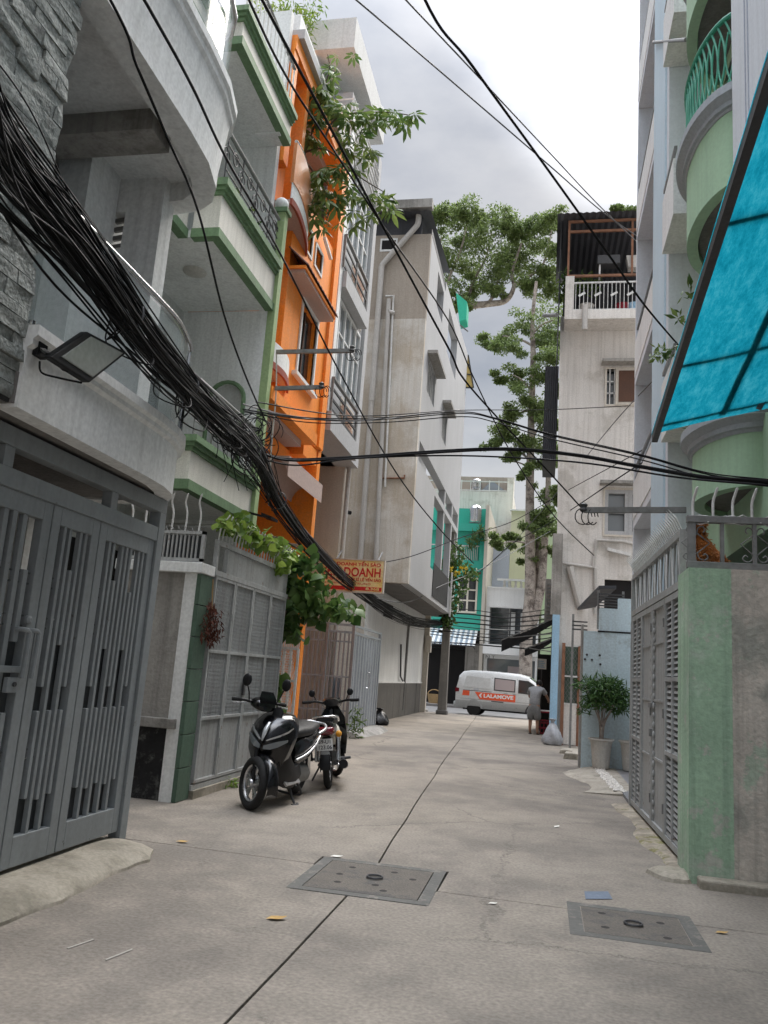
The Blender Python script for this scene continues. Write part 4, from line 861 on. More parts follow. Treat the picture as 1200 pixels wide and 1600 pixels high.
# roof and gutter
for k in range(1): bx('roof_fascia', 'concrete', h5, (-5.3, YS-.45, 14.85), (XC+.05, YS-.2, 15.12))
rings = []
for k in range(41):
    x = -10+k*.158; rings.append([Vector((x, YS-.4, 14.75+.03*(k % 2))), Vector((x, 26, 15.3+.03*(k % 2)))])
MB().loft(rings, closed=False).build('roof_sheet', 'corrugated_dark', h5)
bx('roof_gable', 'corrugated_dark', h5, (-10, YS+.05, 14.26), (XC-.3, YS+.15, 14.9)); bx('eave_beam', 'iron_dark', h5, (XC-.12, YS+.25, 14.3), (XC-.02, 25.2, 14.55))
q = MB().plate((0, YS-.005, 0), (1,0,0), (0,0,1), rect(-5.22, -4.70, 13.72, 14.14), [rect(-5.17, -4.75, 13.78, 14.08)], .05, (0,-1,0)).build('vent_frame', 'white_wall', h5); bx('vent_dark', 'dark_interior', h5, (-5.18, YS-.003, 13.75), (-4.74, YS+.009, 14.1))
MB().tube(catmull([(-4.1, YS-.1, 14.85), (-4.1, YS-.1, 14.55), (-4.25, YS-.1, 14.3), (-5.0, YS-.1, 13.35), (-5.1, YS-.1, 13.1), (-5.1, YS-.1, 12.8), (-5.09, YS-.1, 9)], 5), .085, 10).build('rain_pipe', 'pvc', h5, 40)
MB().tube([(-5.09, YS-.1, 9), (-5.05, YS-.1, 4.2)], .075, 10).build('rain_pipe', 'pvc', h5, 40)
MB().tube(catmull([(-4.62, YS-.06, 11.7), (-4.78, YS-.08, 11.72), (-4.80, YS-.08, 11.5), (-4.60, YS-.08, 3.9)], 5), .065, 10).build('drain_pipe', 'pvc', h5, 40)
MB().tube([(-4.92, YS-.06, 12.25), (-4.68, YS-.06, 12.25), (-4.68, YS-.06, 12.0), (-4.52, YS-.06, 6.5)], .03, 8).build('thin_pipe', 'iron_white', h5, 40)
fr = [PY(u, v, YS-.03) for u, v in ((597, 680), (597, 747), (632, 747), (632, 742))]
MB().tube(fr, .03, 6).build('old_bracket', 'rust', h5)
MB().tube([(-4.78, 28.5, .2), (-4.75, 28.5, 3.2)], .04, 8).build('wall_conduit', 'iron_gray', h5); MB().tube([(-4.74, 27.1, 2.4), (-4.74, 27.4, 1.35), (-4.74, 27.9, 1.2)], .03, 8).build('black_hose', 'iron_dark', h5)
for zz in (3.1, 3.35): bx('vent_slit', 'dark_interior', h5, (-4.805, 24, zz), (-4.795, 25.5, zz+.18))
bx('corner_post', 'beige_wall', h5, (-4.80, YE-.25, 0), (-4.60, YE, 3.82))
mb_ = thing('meter_box', 'beige electricity meter box on the corner of the grey house', 'meter box', (-4.6, 32.9, 2.6)); bx('box', 'beige_wall', mb_, (-4.72, 32.6, 2.35), (-4.5, 32.95, 3.0), .02); bx('window', 'glass_gray', mb_, (-4.5, 32.7, 2.6), (-4.494, 32.85, 2.8))
# things hung on the corner house
ys_ = thing('signboard', 'faded yellow signboard on a dark frame high on the corner house', 'signboard', PY(728, 585, 33.2))
q = [PY(u, v, 33.2) for u, v in ((716, 548), (732, 556), (740, 606), (716, 606))]
MB().prism(q, (0, .05, 0)).build('sheet', 'yellow_sheet', ys_)
for i in range(4): MB().bar(q[i]+Vector((0, -.02, 0)), q[(i+1) % 4]+Vector((0, -.02, 0)), .05).build('frame', 'iron_dark', ys_)
for t in (.3, .6): MB().bar(q[0].lerp(q[3], t)+Vector((0, -.02, 0)), q[1].lerp(q[2], t)+Vector((0, -.02, 0)), .04).build('frame', 'iron_dark', ys_)
for dy in (0,): MB().bar(q[3]+Vector((0, 0, 0)), (XC-.1, 33.0, q[3].z-.1), .06).build('bracket', 'iron_dark', ys_)
gt = thing('shade_net', 'bright green shade net bundled at the top end of the corner house', 'net', PY(723, 480, 32.6))
q = [PY(u, v, 32.6) for u, v in ((714, 464), (719, 468), (731, 478), (730, 505), (719, 508))]
MB().loft([[p+Vector((0, dy, 0)) for p in q] for dy in (-.4, 0, .4)]).build('netting', 'green_tarp', gt); MB().bar(q[4], (XC, 32.6, q[4].z-.3), .05).build('bracket', 'iron_gray', gt)
# concrete utility pole
po = thing('utility_pole', 'square concrete utility pole at the alley mouth wrapped in cables and vines', 'pole', (-3.87, 32.4, 0))
MB().loft([[Vector((-3.87+s*(1-.3*t)*a, 32.4+s*(1-.3*t)*b, 7.5*t)) for a, b in ((-1,-1),(1,-1),(1,1),(-1,1))] for t in (0, .5, 1) for s in (.17,)]).build('shaft', 'cement_pole', po, bevel=.02)
bx('footing', 'asphalt', po, (-4.09, 32.18, 0), (-3.65, 32.62, .16), .03)
for k in range(9): MB().torus((-3.87+random.uniform(-.1, .1), 32.3+random.uniform(-.1, .1), 3.2+.15*k), .25+.05*random.random(), .02, 'z', 20, 5).build('cable_coil', 'cable', po)
bx('splice_box', 'black_plastic', po, (-4.05, 32.0, 3.4), (-3.7, 32.2, 3.95), .02)
# ============================================================= RIGHT SIDE: green walled house with bowed balconies
r1 = thing('townhouse', 'pale green townhouse with bowed balconies and grey mouldings on the right', 'house', (2.5, 9, 0))
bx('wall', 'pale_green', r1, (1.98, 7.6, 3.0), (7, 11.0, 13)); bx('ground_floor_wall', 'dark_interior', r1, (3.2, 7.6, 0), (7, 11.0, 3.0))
def bowR(z0, z1, plan, ztop, iron):
    P = resample(catmull([(x, y, 0) for x, y in plan], 8), 30); P = [(p.x, p.y) for p in P]
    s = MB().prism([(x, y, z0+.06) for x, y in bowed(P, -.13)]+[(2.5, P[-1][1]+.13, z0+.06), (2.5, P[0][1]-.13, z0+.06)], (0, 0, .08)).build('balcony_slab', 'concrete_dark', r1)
    wall_along(MB(), P, [(-.12, z0), (0, z0), (.0, z1), (-.12, z1)]).build('bowed_parapet', 'pale_green', s, 30)
    wall_along(MB(), P, [(-.12, z1), (.01, z1), (.02, z1+.03), (.05, z1+.04), (.05, z1+.09), (.10, z1+.14), (.12, z1+.15), (.12, z1+.24), (-.12, z1+.24)]).build('moulding', 'mould_gray', s, 30)
    if iron:
        Q = bowed(P, .0); top = [Vector((x, y, ztop)) for x, y in Q]; MB().tube(top, .028, 8).build('handrail', 'green_iron', s, 40)
        n = len(Q)
        for k in range(0, n-1, 1):
            (x, y), (x2, y2) = Q[k], Q[min(k+2, n-1)]; zb = z1+.24; h = ztop-zb
            pts = [Vector((x+(x2-x)*.5*math.sin(math.pi*t), y+(y2-y)*.5*math.sin(math.pi*t), zb+h*t)) for t in np.linspace(0, 1, 8)]
            MB().tube(pts, .012, 6).build('curved_baluster', 'green_iron', s, 40)
            pts = [Vector((x2-(x2-x)*.5*math.sin(math.pi*t), y2-(y2-y)*.5*math.sin(math.pi*t), zb+h*t)) for t in np.linspace(0, .8, 7)]
            MB().tube(pts, .010, 6).build('curved_baluster', 'green_iron', s, 40)
    return s
bowR(3.45, 3.98, [(2.0, 9.75), (1.78, 9.6), (1.58, 9.3), (1.50, 8.95), (1.53, 8.62), (1.62, 8.35), (1.78, 8.12), (2.0, 8.02), (2.4, 8.0)], 4.75, True)
bowR(6.50, 7.32, [(2.0, 9.95), (1.76, 9.75), (1.55, 9.4), (1.44, 8.95), (1.44, 8.5), (1.50, 8.15), (1.62, 7.86), (1.8, 7.72), (2.2, 7.65)], 8.45, True)
bowR(9.2, 10.2, [(2.0, 9.95), (1.76, 9.75), (1.55, 9.4), (1.44, 8.95), (1.44, 8.5), (1.50, 8.15), (1.62, 7.86), (1.8, 7.72), (2.2, 7.65)], 11, False)
bx('window_hood', 'mould_gray', r1, (1.62, 9.9, 7.75), (1.98, 10.8, 8.0)); bx('window_shade', 'glass_dark', r1, (1.97, 8.2, 6.9), (1.979, 9.6, 9.0)); bx('window_shade', 'glass_dark', r1, (1.97, 8.3, 4.3), (1.979, 9.5, 6.2))
# boundary wall with railing on top
bwl = thing('boundary_wall', 'boundary wall painted green at the corner and raw stained concrete beyond', 'wall', (1.5, 7.3, 0))
bx('painted_corner', 'green_fence', bwl, (1.165, 7.15, 0), (1.50, 7.45, 2.50)); bx('raw_wall', 'raw_concrete', bwl, (1.50, 7.153, 0), (6, 7.45, 2.50)); bx('return_wall', 'green_fence', bwl, (1.165, 7.45, 0), (1.45, 7.72, 2.50))
bx('foot', 'roadold', bwl, (1.22, 6.98, -.02), (6, 7.149, .07), .015)
for k, zz in enumerate((2.51, 2.91)): bx('top_rail', 'iron_gray', bwl, (1.165, 7.24, zz), (6, 7.30, zz+.06), .004)
for k, x in enumerate((1.17, 1.44, 1.70, 1.96, 2.2)): bx('rail_post', 'iron_gray', bwl, (x, 7.25, 2.57), (x+(.07 if k == 0 else .03), 7.29, 2.91))
def orn(x):
    for s in (-1, 1):
        pts = [(x+s*.03, 2.82), (x+s*.07, 2.86), (x+s*.085, 2.83), (x+s*.06, 2.80)]
        MB().tube(catmull([(x+s*.005, 7.27, 2.80), (x+s*.02, 7.27, 2.86), (x+s*.055, 7.27, 2.88), (x+s*.075, 7.27, 2.85), (x+s*.06, 7.27, 2.825)], 4), .006, 6).build('scroll', 'iron_gray', bwl)
        MB().tube([(x+s*.01, 7.27, 2.82), (x+s*.115, 7.27, 2.735), (x+s*.01, 7.27, 2.64)], .006, 6).build('diamond', 'iron_gray', bwl)
        MB().tube(catmull([(x+s*.01, 7.27, 2.65), (x+s*.03, 7.27, 2.60), (x+s*.07, 7.27, 2.585), (x+s*.10, 7.27, 2.61), (x+s*.08, 7.27, 2.64), (x+s*.06, 7.27, 2.625)], 4), .006, 6).build('scroll', 'iron_gray', bwl)
orn(1.72); orn(1.24); orn(2.2)
for x in (1.22, 1.385, 1.545, 1.70, 1.855, 2.0): MB().tube(catmull([(x, 7.27, 2.97), (x, 7.27, 3.09), (x+.015, 7.25, 3.16), (x+.03, 7.22, 3.22)], 3), [.012]*9+[.006], 6).build('spike', 'iron_white', bwl)
for q in range(3): MB().tube([(1.2+.07*i, 7.27+.03*math.sin(i*1.9+q), 2.95+.035*math.sin(i*1.3+q*2.1)-.06*(q == 2)*abs(math.sin(i*.6))) for i in range(12)], .005, 5).build('barbed_wire', 'iron_white', bwl)
# louvred gate -----------------------------------------------------------
gR = thing('metal_gate', 'grey folding gate with louvred side panels and lattice frieze on the right', 'gate', (1.18, 9.4, .03))
def XR(y): return 1.22-(y-7.74)*.026
def grb(nm, y0, y1, z0, z1, x0=-.025, x1=.025, mt='gate_silver'):
    return MB().prism([(XR(y0)+x0, y0, z0), (XR(y1)+x0, y1, z0), (XR(y1)+x1, y1, z0), (XR(y0)+x1, y0, z0)], (0, 0, z1-z0)).build(nm, mt, gR)
grb('post', 7.74, 7.80, .02, 2.94, -.035, .035); grb('post', 11.12, 11.18, .02, 2.9, -.035, .035); grb('head_rail', 7.80, 11.12, 2.40, 2.47, -.03, .03); grb('top_rail', 7.80, 11.12, 2.88, 2.94, -.03, .03)
yl, dy = 7.82, .822
for i in range(4):
    a, b = 7.82+i*dy, 7.82+(i+1)*dy-.012
    grb('stile', a, a+.05, .06, 2.39); grb('stile', b-.05, b, .06, 2.39); grb('rail', a+.05, b-.05, .06, .12); grb('rail', a+.05, b-.05, 2.33, 2.39)
    if i in (0, 3):                                           # louvred leaf: two columns of slats
        c = (a+b)/2; grb('mid_stile', c-.022, c+.022, .12, 2.33)
        grb('slot_shade_sheet', a+.05, b-.05, .12, 2.33, .022, .026, 'dark_interior')  # near-black sheet paints the shade seen between the slats
        for z_ in (.86, 1.56): grb('rail', a+.05, b-.05, z_, z_+.04)
        w = (b-a)/2-.072
        me = MB().add([(-.016, 0, 0), (-.016, w, 0), (-.004, w, .026), (-.004, 0, .026), (-.019, 0, .003), (-.019, w, .003), (-.007, w, .029), (-.007, 0, .029)], [(0,3,2,1),(4,5,6,7),(0,1,5,4),(1,2,6,5),(2,3,7,6),(3,0,4,7)]).mesh('louvre_slat', 'gate_silver')
        for c0 in (a+.05, c+.022):
            for k in range(40):
                z_ = .13+k*.0548
                o = link('louvre_slat', me, gR, 0, False); o.matrix_basis = T((XR(c0), c0, z_))
    else:
        grb('sheet', a+.05, b-.05, .12, 2.33, .0, .008, 'gate_silver')
        for z_ in (.75, 1.35, 1.95): grb('rail', a+.05, b-.05, z_, z_+.025, -.012, .0)
        yy = b-.09 if i == 1 else a+.09
        for k in range(22): MB().ball((XR(yy)-.012, yy, .2+k*.1), .026, 8, (.6, .7, 1.5)).build('boss', 'gate_silver', gR, 60)
    for z_ in (.3, 1.2, 2.1): grb('hinge', a-.012, a+.012, z_, z_+.09, -.04, -.02, 'iron_gray')
grb('latch', 9.38, 9.50, 1.28, 1.33, -.05, -.025, 'iron_gray'); grb('latch', 9.40, 9.46, .98, 1.06, -.05, -.025, 'iron_gray')
for k in range(18):                                           # frieze of crossed and twisted bars
    y = 7.86+k*.185; MB().bar((XR(y), y, 2.47), (XR(y), y, 2.88), .012).build('frieze_bar', 'gate_silver', gR)
    if k % 2 == 0: MB().bar((XR(y)-.012, y, 2.48), (XR(y)-.012, y+.13, 2.87), .016, .006).build('frieze_slash', 'iron_white', gR)
    if k % 2 == 0: MB().bar((XR(y)+.01, y+.13, 2.48), (XR(y)+.01, y, 2.87), .016, .006).build('frieze_slash', 'gate_silver', gR)
for k in range(36):
    y = 7.84+k*.092; MB().add([(XR(y), y-.018, 2.94), (XR(y), y+.018, 2.94), (XR(y)-.06, y+.016, 3.06), (XR(y)-.06, y-.016, 3.06), (XR(y)-.13, y, 3.15), (XR(y)+.012, y, 2.94), (XR(y)-.045, y, 3.07)], [(0,1,2,3), (3,2,4), (1,0,5), (0,3,6,5), (2,1,5,6), (3,4,6), (4,2,6)]).build('spike', 'iron_white', gR)
tag(MB().loft([[Vector((x, y, z)) for x, z in ((XR(y)+.1, -.02), (XR(y)+.1, .03), (XR(y)-.06, .028), (XR(y)-.16-.05*math.sin(y*3), .016), (XR(y)-.22-.06*math.sin(y*3)-.03*math.sin(y*9), -.02))] for y in np.linspace(7.2, 11.3, 30)]).build('concrete_apron', 'moss', smooth=40), 'mossy strip of old concrete along the foot of the louvred gate', 'apron')
tag(MB().loft([[Vector((1.07+r_*.20*math.cos(a)*(1+.15*math.sin(3*a)), 7.30+r_*.22*math.sin(a), z_)) for a in np.linspace(0, 2*math.pi, 12)[:-1]] for r_, z_ in ((1, -.01), (.92, .03), (.7, .055), (.3, .062))]).build('kerb_stone', 'roadold', smooth=30), 'worn pale kerb stone at the corner of the green wall', 'stone')
# cat on the wall
def blobby(nm, pts, mt, parent, sub=2):                       # one continuous surface grown along a skeleton of (pos, radius, parent index)
    me = bpy.data.meshes.new(nm); me.from_pydata([p[0] for p in pts], [(i, p[2]) for i, p in enumerate(pts) if p[2] is not None], [])
    o = bpy.data.objects.new(nm, me); COL.objects.link(o)
    sk = o.modifiers.new('skin', 'SKIN'); sk.use_smooth_shade = True
    for i, p in enumerate(pts): 
        rr = p[1] if isinstance(p[1], tuple) else (p[1], p[1]); me.skin_vertices[0].data[i].radius = rr; me.skin_vertices[0].data[i].use_root = (i == 0)
    sb = o.modifiers.new('sub', 'SUBSURF'); sb.levels = sub; sb.render_levels = sub
    bpy.context.view_layer.update()
    m2 = bpy.data.meshes.new_from_object(o.evaluated_get(bpy.context.evaluated_depsgraph_get())); bpy.data.objects.remove(o)
    m2.polygons.foreach_set('use_smooth', [True]*len(m2.polygons)); m2.materials.clear(); m2.materials.append(M[mt])
    return link(nm, m2, parent, 0, True)
cat = thing('cat', 'ginger cat sitting behind the railing on top of the green wall', 'cat', (1.36, 7.37, 2.50))
blobby('body', [((0.02, 0, .09), (.085, .10), None), ((-.01, 0, .17), (.075, .085), 0), ((-.045, 0, .25), (.058, .065), 1), ((-.07, -.01, .30), (.040, .042), 2), ((-.078, -.02, .355), (.062, .056), 3), ((-.08, -.065, .345), .028, 4),
                ((-.118, -.02, .425), .010, 4), ((-.038, -.015, .428), .010, 4), ((-.07, -.055, .16), .024, 2), ((-.07, -.07, .02), .018, 8), ((.10, -.03, .07), (.05, .06), 0), ((.07, -.085, .02), .022, 10), ((.16, .03, .03), .022, 0), ((.24, -.02, .02), .015, 12)], 'cat_fur', cat)
cv = np.array([v.co[:] for v in cat.children[0].data.vertices]); cv = np.concatenate([cv+rng.normal(size=cv.shape)*.006 for _ in range(3)])
leaves('fur', 'fur_orange', cat, cv, .035, .22, .6, .4, .0, local=True)
# ============================================================= RIGHT: upper storeys of the nearest house and its awning
r0 = thing('townhouse', 'white townhouse wall with thin blue lines cut by the right edge', 'house', (3, 4, 0))
bx('upper_wall', 'lavender', r0, (1.66, -3, 4.15), (6, 7.62, 13)); bx('ground_wall', 'lavender', r0, (2.7, -3, 0), (6, 7.0, 3.9))
for y in (6.95, 7.06): bx('groove_line', 'pale_bluegray', r0, (1.652, y, 4.2), (1.659, y+.022, 12.9))
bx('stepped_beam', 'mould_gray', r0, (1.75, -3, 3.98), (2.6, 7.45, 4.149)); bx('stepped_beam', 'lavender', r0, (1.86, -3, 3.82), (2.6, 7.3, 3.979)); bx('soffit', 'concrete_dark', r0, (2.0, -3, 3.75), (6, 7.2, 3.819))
aw = thing('awning', 'turquoise translucent sheet awning on a dark steel frame at the upper right', 'awning', (1.6, 4, 3.2))
def ap(x, y): return Vector((x, y, 2.985+(5-y)*.133+(x-.62)*.26))
e = MB(); rings = []
for i in range(25):
    y = 5.02-i*.16; rings.append([ap(x, y)+Vector((0, 0, .03-.012*math.sin(math.pi*((5-y) % .9)/.9)*math.sin(math.pi*((x-.62) % .39)/.39)+.004*math.sin(i*1.7+x*9))) for x in np.linspace(.60, 1.75, 12)])
MB().loft(rings, closed=False).build('sheet', 'awning_sheet', aw, 60, recalc=False)
MB().bar(ap(.62, 5.03), ap(.62, 1.2), .034, .05).build('edge_beam', 'iron_dark', aw); MB().bar(ap(1.0, 4.98)+Vector((0, 0, .062)), ap(1.0, 1.2)+Vector((0, 0, .062)), .04, .04).build('rafter', 'iron_dark', aw); MB().bar(ap(1.4, 4.98)+Vector((0, 0, .062)), ap(1.4, 1.2)+Vector((0, 0, .062)), .04, .04).build('rafter', 'iron_dark', aw)
for y in (4.93, 4.22, 3.1, 2.1): MB().bar(ap(.63, y)+Vector((0, 0, .064)), ap(1.74, y)+Vector((0, 0, .064)), .035, .04).build('cross_beam', 'iron_dark', aw)
for y in (4.93, 3.1): MB().bar(ap(1.2, y), (1.70, y, 4.16), .03).build('stay', 'iron_dark', aw)

# ============================================================= RIGHT: blue pilaster building
r2 = thing('townhouse', 'pale blue and white apartment building with stacked balconies behind the green house', 'house', (2.5, 13, 0))
XP = 1.5
bx('wall', 'lavender', r2, (2.25, 11.1, 0), (8, 15.35, 20)); bx('pilaster', 'blue_wall', r2, (XP, 11.25, 0), (2.25, 12.55, 20)); bx('pilaster_edge', 'lavender', r2, (XP+.03, 11.02, 0), (2.25, 11.249, 20)); bx('fin', 'lavender', r2, (XP+.02, 15.22, 0), (2.25, 15.36, 20))
for s in (4.35, 7.12, 10.15, 13.1, 16.2):
    b = bx('balcony', 'lavender', r2, (XP+.01, 12.56, s), (2.25, 15.21, s+.16)); bx('balcony_parapet', 'white_wall', r2, (XP, 12.56, s+.161), (XP+.12, 15.21, s+.85))
    for dz in (.95, 1.15): MB().bar((XP+.05, 12.57, s+dz), (XP+.05, 15.2, s+dz), .04, .05).build('balcony_rail', 'iron_gray', r2)
    bx('balcony_pane', 'glass_gray', r2, (2.24, 12.9, s+.9), (2.249, 14.9, s+2.6))
    near = bx('near_balcony', 'white_wall', r2, (XP-.06, 9.98, s+.4), (1.97, 11.01, s+1.2)); MB().bar((XP-.03, 9.98, s+1.36), (XP-.03, 11.0, s+1.36), .04, .05).build('balcony_rail', 'iron_gray', r2)
MB().tube([PX(1021, 66, 1.46), PX(1072, 62, 1.46)], .025, 8).build('flag_bracket', 'iron_gray', r2)
# yard, blue garden wall, potted shrubs ------------------------------------
struct(bx('yard_tiles', 'tile_floor', None, (1.12, 11.3, -.02), (2.25, 15.7, .05)))
pb = MB()
for k in range(330):
    y = random.uniform(12.3, 15.5); x = .98+random.uniform(-.09, .09)+(15.5-y)*.035; pb.ball((x, y, .055), random.uniform(.014, .03), 5, (1, 1.2, .8))
stuff(tag(pb.build('pebble_strip', 'pebble', smooth=60), 'strip of white pebbles along the tiled yard by the pot', 'pebbles'))
rk = []
for i, y in enumerate(np.linspace(12.2, 15.7, 16)):
    e = .08+.03*math.sin(i*1.7); t_ = min(1, (i+1)/3)
    rk.append([Vector((1.30, y, -.02)), Vector((1.30, y, .05)), Vector((.90+.1*(15.7-y)/3.5, y, .05*t_+.01*random.random())), Vector((.62+.16*math.sin(i*.5), y, .03*t_)), Vector((.5+.2*math.sin(i*.45)+random.uniform(-.03, .03), y, -.02))])
tag(MB().loft(rk).build('concrete_apron', 'rock', smooth=50), 'rough pale concrete slope beside the pebble strip', 'apron')
for i, (x, y, s) in enumerate(((.62, 19.0, .26), (.78, 18.3, .20), (.60, 17.6, .18))):
    tag(MB().prism([(x-s, y-s*1.5, -.01), (x+s, y-s*1.2, -.01), (x+s*.9, y+s*1.4, -.01), (x-s*.8, y+s*1.2, -.01)], (0.03, 0, .09+.02*i)).build('stone_slab', 'rock', bevel=.02),
        ('loose stone slab lying nearest the dirty white doorway', 'middle loose stone slab by the blue garden wall', 'loose stone slab closest to the corner of the blue garden wall')[i], 'stone', 'loose slabs by the right wall')
bf = thing('garden_wall', 'pale blue plastered garden wall with a stepped top behind the potted shrub', 'wall', (1.4, 15.9, 0))
bx('wall', 'blue_fence', bf, (.70, 15.76, 0), (2.3, 15.96, 2.48)); bx('upper_wall', 'blue_fence', bf, (.98, 15.77, 2.48), (2.3, 15.95, 2.92)); bx('upper_step', 'blue_fence', bf, (1.32, 15.775, 2.92), (2.3, 15.945, 3.12)); bx('stain_joint', 'black_scorch', bf, (.95, 15.752, 2.47), (1.9, 15.765, 2.50)); bx('end_pier', 'concrete', bf, (.66, 15.8, 0), (.699, 16.1, 2.6))
for u, v in ((917, 1023), (925, 1031), (937, 1024), (938, 1038), (914, 1030)): p = PY(u, v, 15.757); MB().lathe([(.022, 0), (.022, -.008), (.001, -.009)], p, 8, 'y').build('bolt_hole', 'iron_dark', bf)
rf = thing('lean_to_roof', 'small dark lean-to roof with slatted vent box above the blue garden wall', 'roof', (1.2, 17, 2.9))
q = [PY(u, v, yy) for u, v, yy in ((902, 950, 20.5), (936, 915, 16.2), (963, 915, 16.2), (930, 945, 20.5))]
MB().prism(q, (0, 0, -.06)).build('sheet', 'corrugated_dark', rf)
for k in range(6): MB().bar((.98, 16.15, 2.95+.055*k), (1.45, 16.15, 2.95+.055*k), .09, .018).build('slat', 'iron_dark', rf)
for x in (.98, 1.44): MB().bar((x, 16.2, 2.55), (x, 16.2, 3.3), .04).build('post', 'iron_gray', rf)
for k in range(3): MB().bar((.60, 19.6, 2.75+.09*k), (.95, 19.6, 2.75+.09*k), .05, .03).build('slat', 'iron_dark', rf)
MB().bar((.62, 19.6, 0), (.62, 19.6, 3.1), .05).build('post', 'iron_gray', rf)
def pot(x, y, z, s, label, tree):
    t = thing('plant_pot', label, 'plant pot', (x, y, z), group='white pots in the tiled yard')
    prof = [(.13, 0), (.14, .01), (.145, .06), (.155, .2), (.175, .40), (.20, .47), (.225, .485), (.225, .51), (.20, .51), (.19, .46), (.001, .455)]
    rings = []
    for r_, h_ in prof: rings.append([Vector((x+s*(r_+(.006 if .05 < h_ < .42 and k % 2 else 0))*math.cos(2*math.pi*k/48), y+s*(r_+(.006 if .05 < h_ < .42 and k % 2 else 0))*math.sin(2*math.pi*k/48), z+s*h_)) for k in range(48)])
    MB().loft(rings).build('pot', 'pot_white', t, 30); MB().lathe([(.19, .462), (.10, .475), (.001, .48)], (x, y, z), 16).build('soil', 'soil', t)
pot(1.03, 15.42, .06, 1, 'fluted white plastic pot holding the leafy shrub by the pebbles', True); pot(1.55, 15.42, .06, 1, 'fluted white pot half hidden behind the louvred gate', False)
sh = thing('oleander_shrub', 'bushy dark green oleander with narrow leaves growing from the white pot', 'shrub', (1.03, 15.42, .52))
stems = []
for k in range(11):
    a = k*2*math.pi/11; r_ = .16+.28*((k*7) % 11)/11; tip = Vector((1.10+r_*math.cos(a), 15.42+r_*.7*math.sin(a), 1.15+.45*((k*5) % 11)/11)); stems.append(tip)
    MB().tube(catmull([(1.03+.02*math.cos(a), 15.42+.02*math.sin(a), .5), (1.04+.05*math.cos(a), 15.42+.05*math.sin(a), .85), tip], 5), [.018-.0012*i for i in range(11)], 6).build('stem', 'bark', sh, 40)
C = np.concatenate([blob(p, .17, 95, (1.1, .9, .75), .2) for p in stems]+[blob((.74, 15.3, 1.12), .13, 70, (1, 1, 1.2), .2), blob((1.45, 15.3, 1.2), .17, 80), blob((1.12, 15.3, 1.45), .22, 130)])
leaves('foliage', 'leaf_oleander', sh, C, .15, .17, .1, .3, .2)

# ============================================================= MID RIGHT: stained off-white building across the yard
mr = thing('apartment_house', 'stained off-white house with a caged roof terrace and black corrugated siding', 'house', (2, 24, 0))
YM = 21.5
wA = rect(PY(948, 600, YM).x, PY(1010, 600, YM).x, PY(948, 632, YM).z, PY(948, 577, YM).z); wB = rect(PY(945, 800, YM).x, PY(985, 800, YM).x+.5, PY(945, 835, YM).z, PY(945, 765, YM).z)
dr = rect(PY(944, 945, YM).x, 3.2, 2.0, PY(944, 905, YM).z)
MB().plate((0, YM, 0), (1,0,0), (0,0,1), [(.30, 0), (5, 0), (5, 11.5), (.12, 11.5), (.14, 9.5), (.20, 6)], [wA, wB, dr], .25, (0,-1,0)).build('front_wall', 'dirty_white', mr)
bx('body', 'dirty_white', mr, (.42, YM+.26, 0), (5, 30, 11.5)); bx('dark_opening', 'dark_interior', mr, (dr[0][0], YM+.1, 2), (3.2, YM+.2, dr[2][1]))
def barwin(r4, shutter):
    (xa, za), (xb, zb) = r4[0], r4[2]
    w = MB().plate((0, YM-.03, 0), (1,0,0), (0,0,1), rect(xa-.05, xb+.05, za-.05, zb+.05), [rect(xa, xb, za, zb)], .12, (0,-1,0)).build('window', 'beige_wall', mr)
    bx('pane', 'glass_dark' if shutter else 'glass_gray', w, (xa, YM+.15, za), (xb, YM+.18, zb))
    if shutter:
        c0, c1 = xa+(xb-xa)*.30, xa+(xb-xa)*.72
        bx('shutter_frame', 'beige_wall', w, (c0-.08, YM-.05, za-.02), (c1+.08, YM+.06, zb+.02)); bx('shutter', 'wood_dark', w, (c0, YM-.065, za+.06), (c1, YM-.045, zb-.06))
        for k in (.08, .2, .8, .92): bx('window_bar', 'iron_white', w, (xa+(xb-xa)*k-.015, YM+.02, za), (xa+(xb-xa)*k+.015, YM+.05, zb))
        for k in (.33, .66): bx('window_bar', 'iron_white', w, (xa, YM+.02, za+(zb-za)*k-.015), (xb, YM+.05, za+(zb-za)*k+.015))
    else:
        for k in (.03, .48, .56, .97): bx('mullion', 'facade_gray', w, (xa+(xb-xa)*k-.05, YM-.01, za), (xa+(xb-xa)*k+.05, YM+.12, zb))
        for k in (.04, .52, .96): bx('transom', 'facade_gray', w, (xa, YM-.005, za+(zb-za)*k-.05), (xb, YM+.11, za+(zb-za)*k+.05))
    bx('hood', 'concrete', w, (xa-.15, YM-.35, zb+.10), (xb+.15, YM-.031, zb+.18))
barwin(wA, True); barwin(wB, False)
z0_ = PY(883, 480, 20.9).z-.0
tz = 11.05; Yf = 20.7
bx('terrace_slab', 'dirty_white', mr, (.22, Yf, tz), (5, 30, tz+.26)); bx('terrace_pier', 'dirty_white', mr, (.22, Yf, tz+.26), (.45, Yf+.3, tz+1.25))
for k in range(26):
    x = .5+k*.105; MB().bar((x, Yf+.1, tz+.26), (x, Yf+.1, tz+1.08), .015).build('terrace_bar', 'iron_white', mr)
    if k % 4 == 1: MB().bar((x-.03, Yf+.09, tz+.70), (x+.14, Yf+.09, tz+.80), .012, .06).build('bar_ornament', 'iron_white', mr)
for zz in (tz+.30, tz+1.09): MB().bar((.45, Yf+.1, zz), (5, Yf+.1, zz), .04).build('terrace_rail', 'iron_white', mr)
zt = PY(880, 345, Yf).z
for zz in (tz+1.28, (tz+1.2+zt)/2+.55, zt): MB().bar((.25, Yf+.08, zz), (5, Yf+.08, zz), .06).build('cage_beam', 'rust', mr)
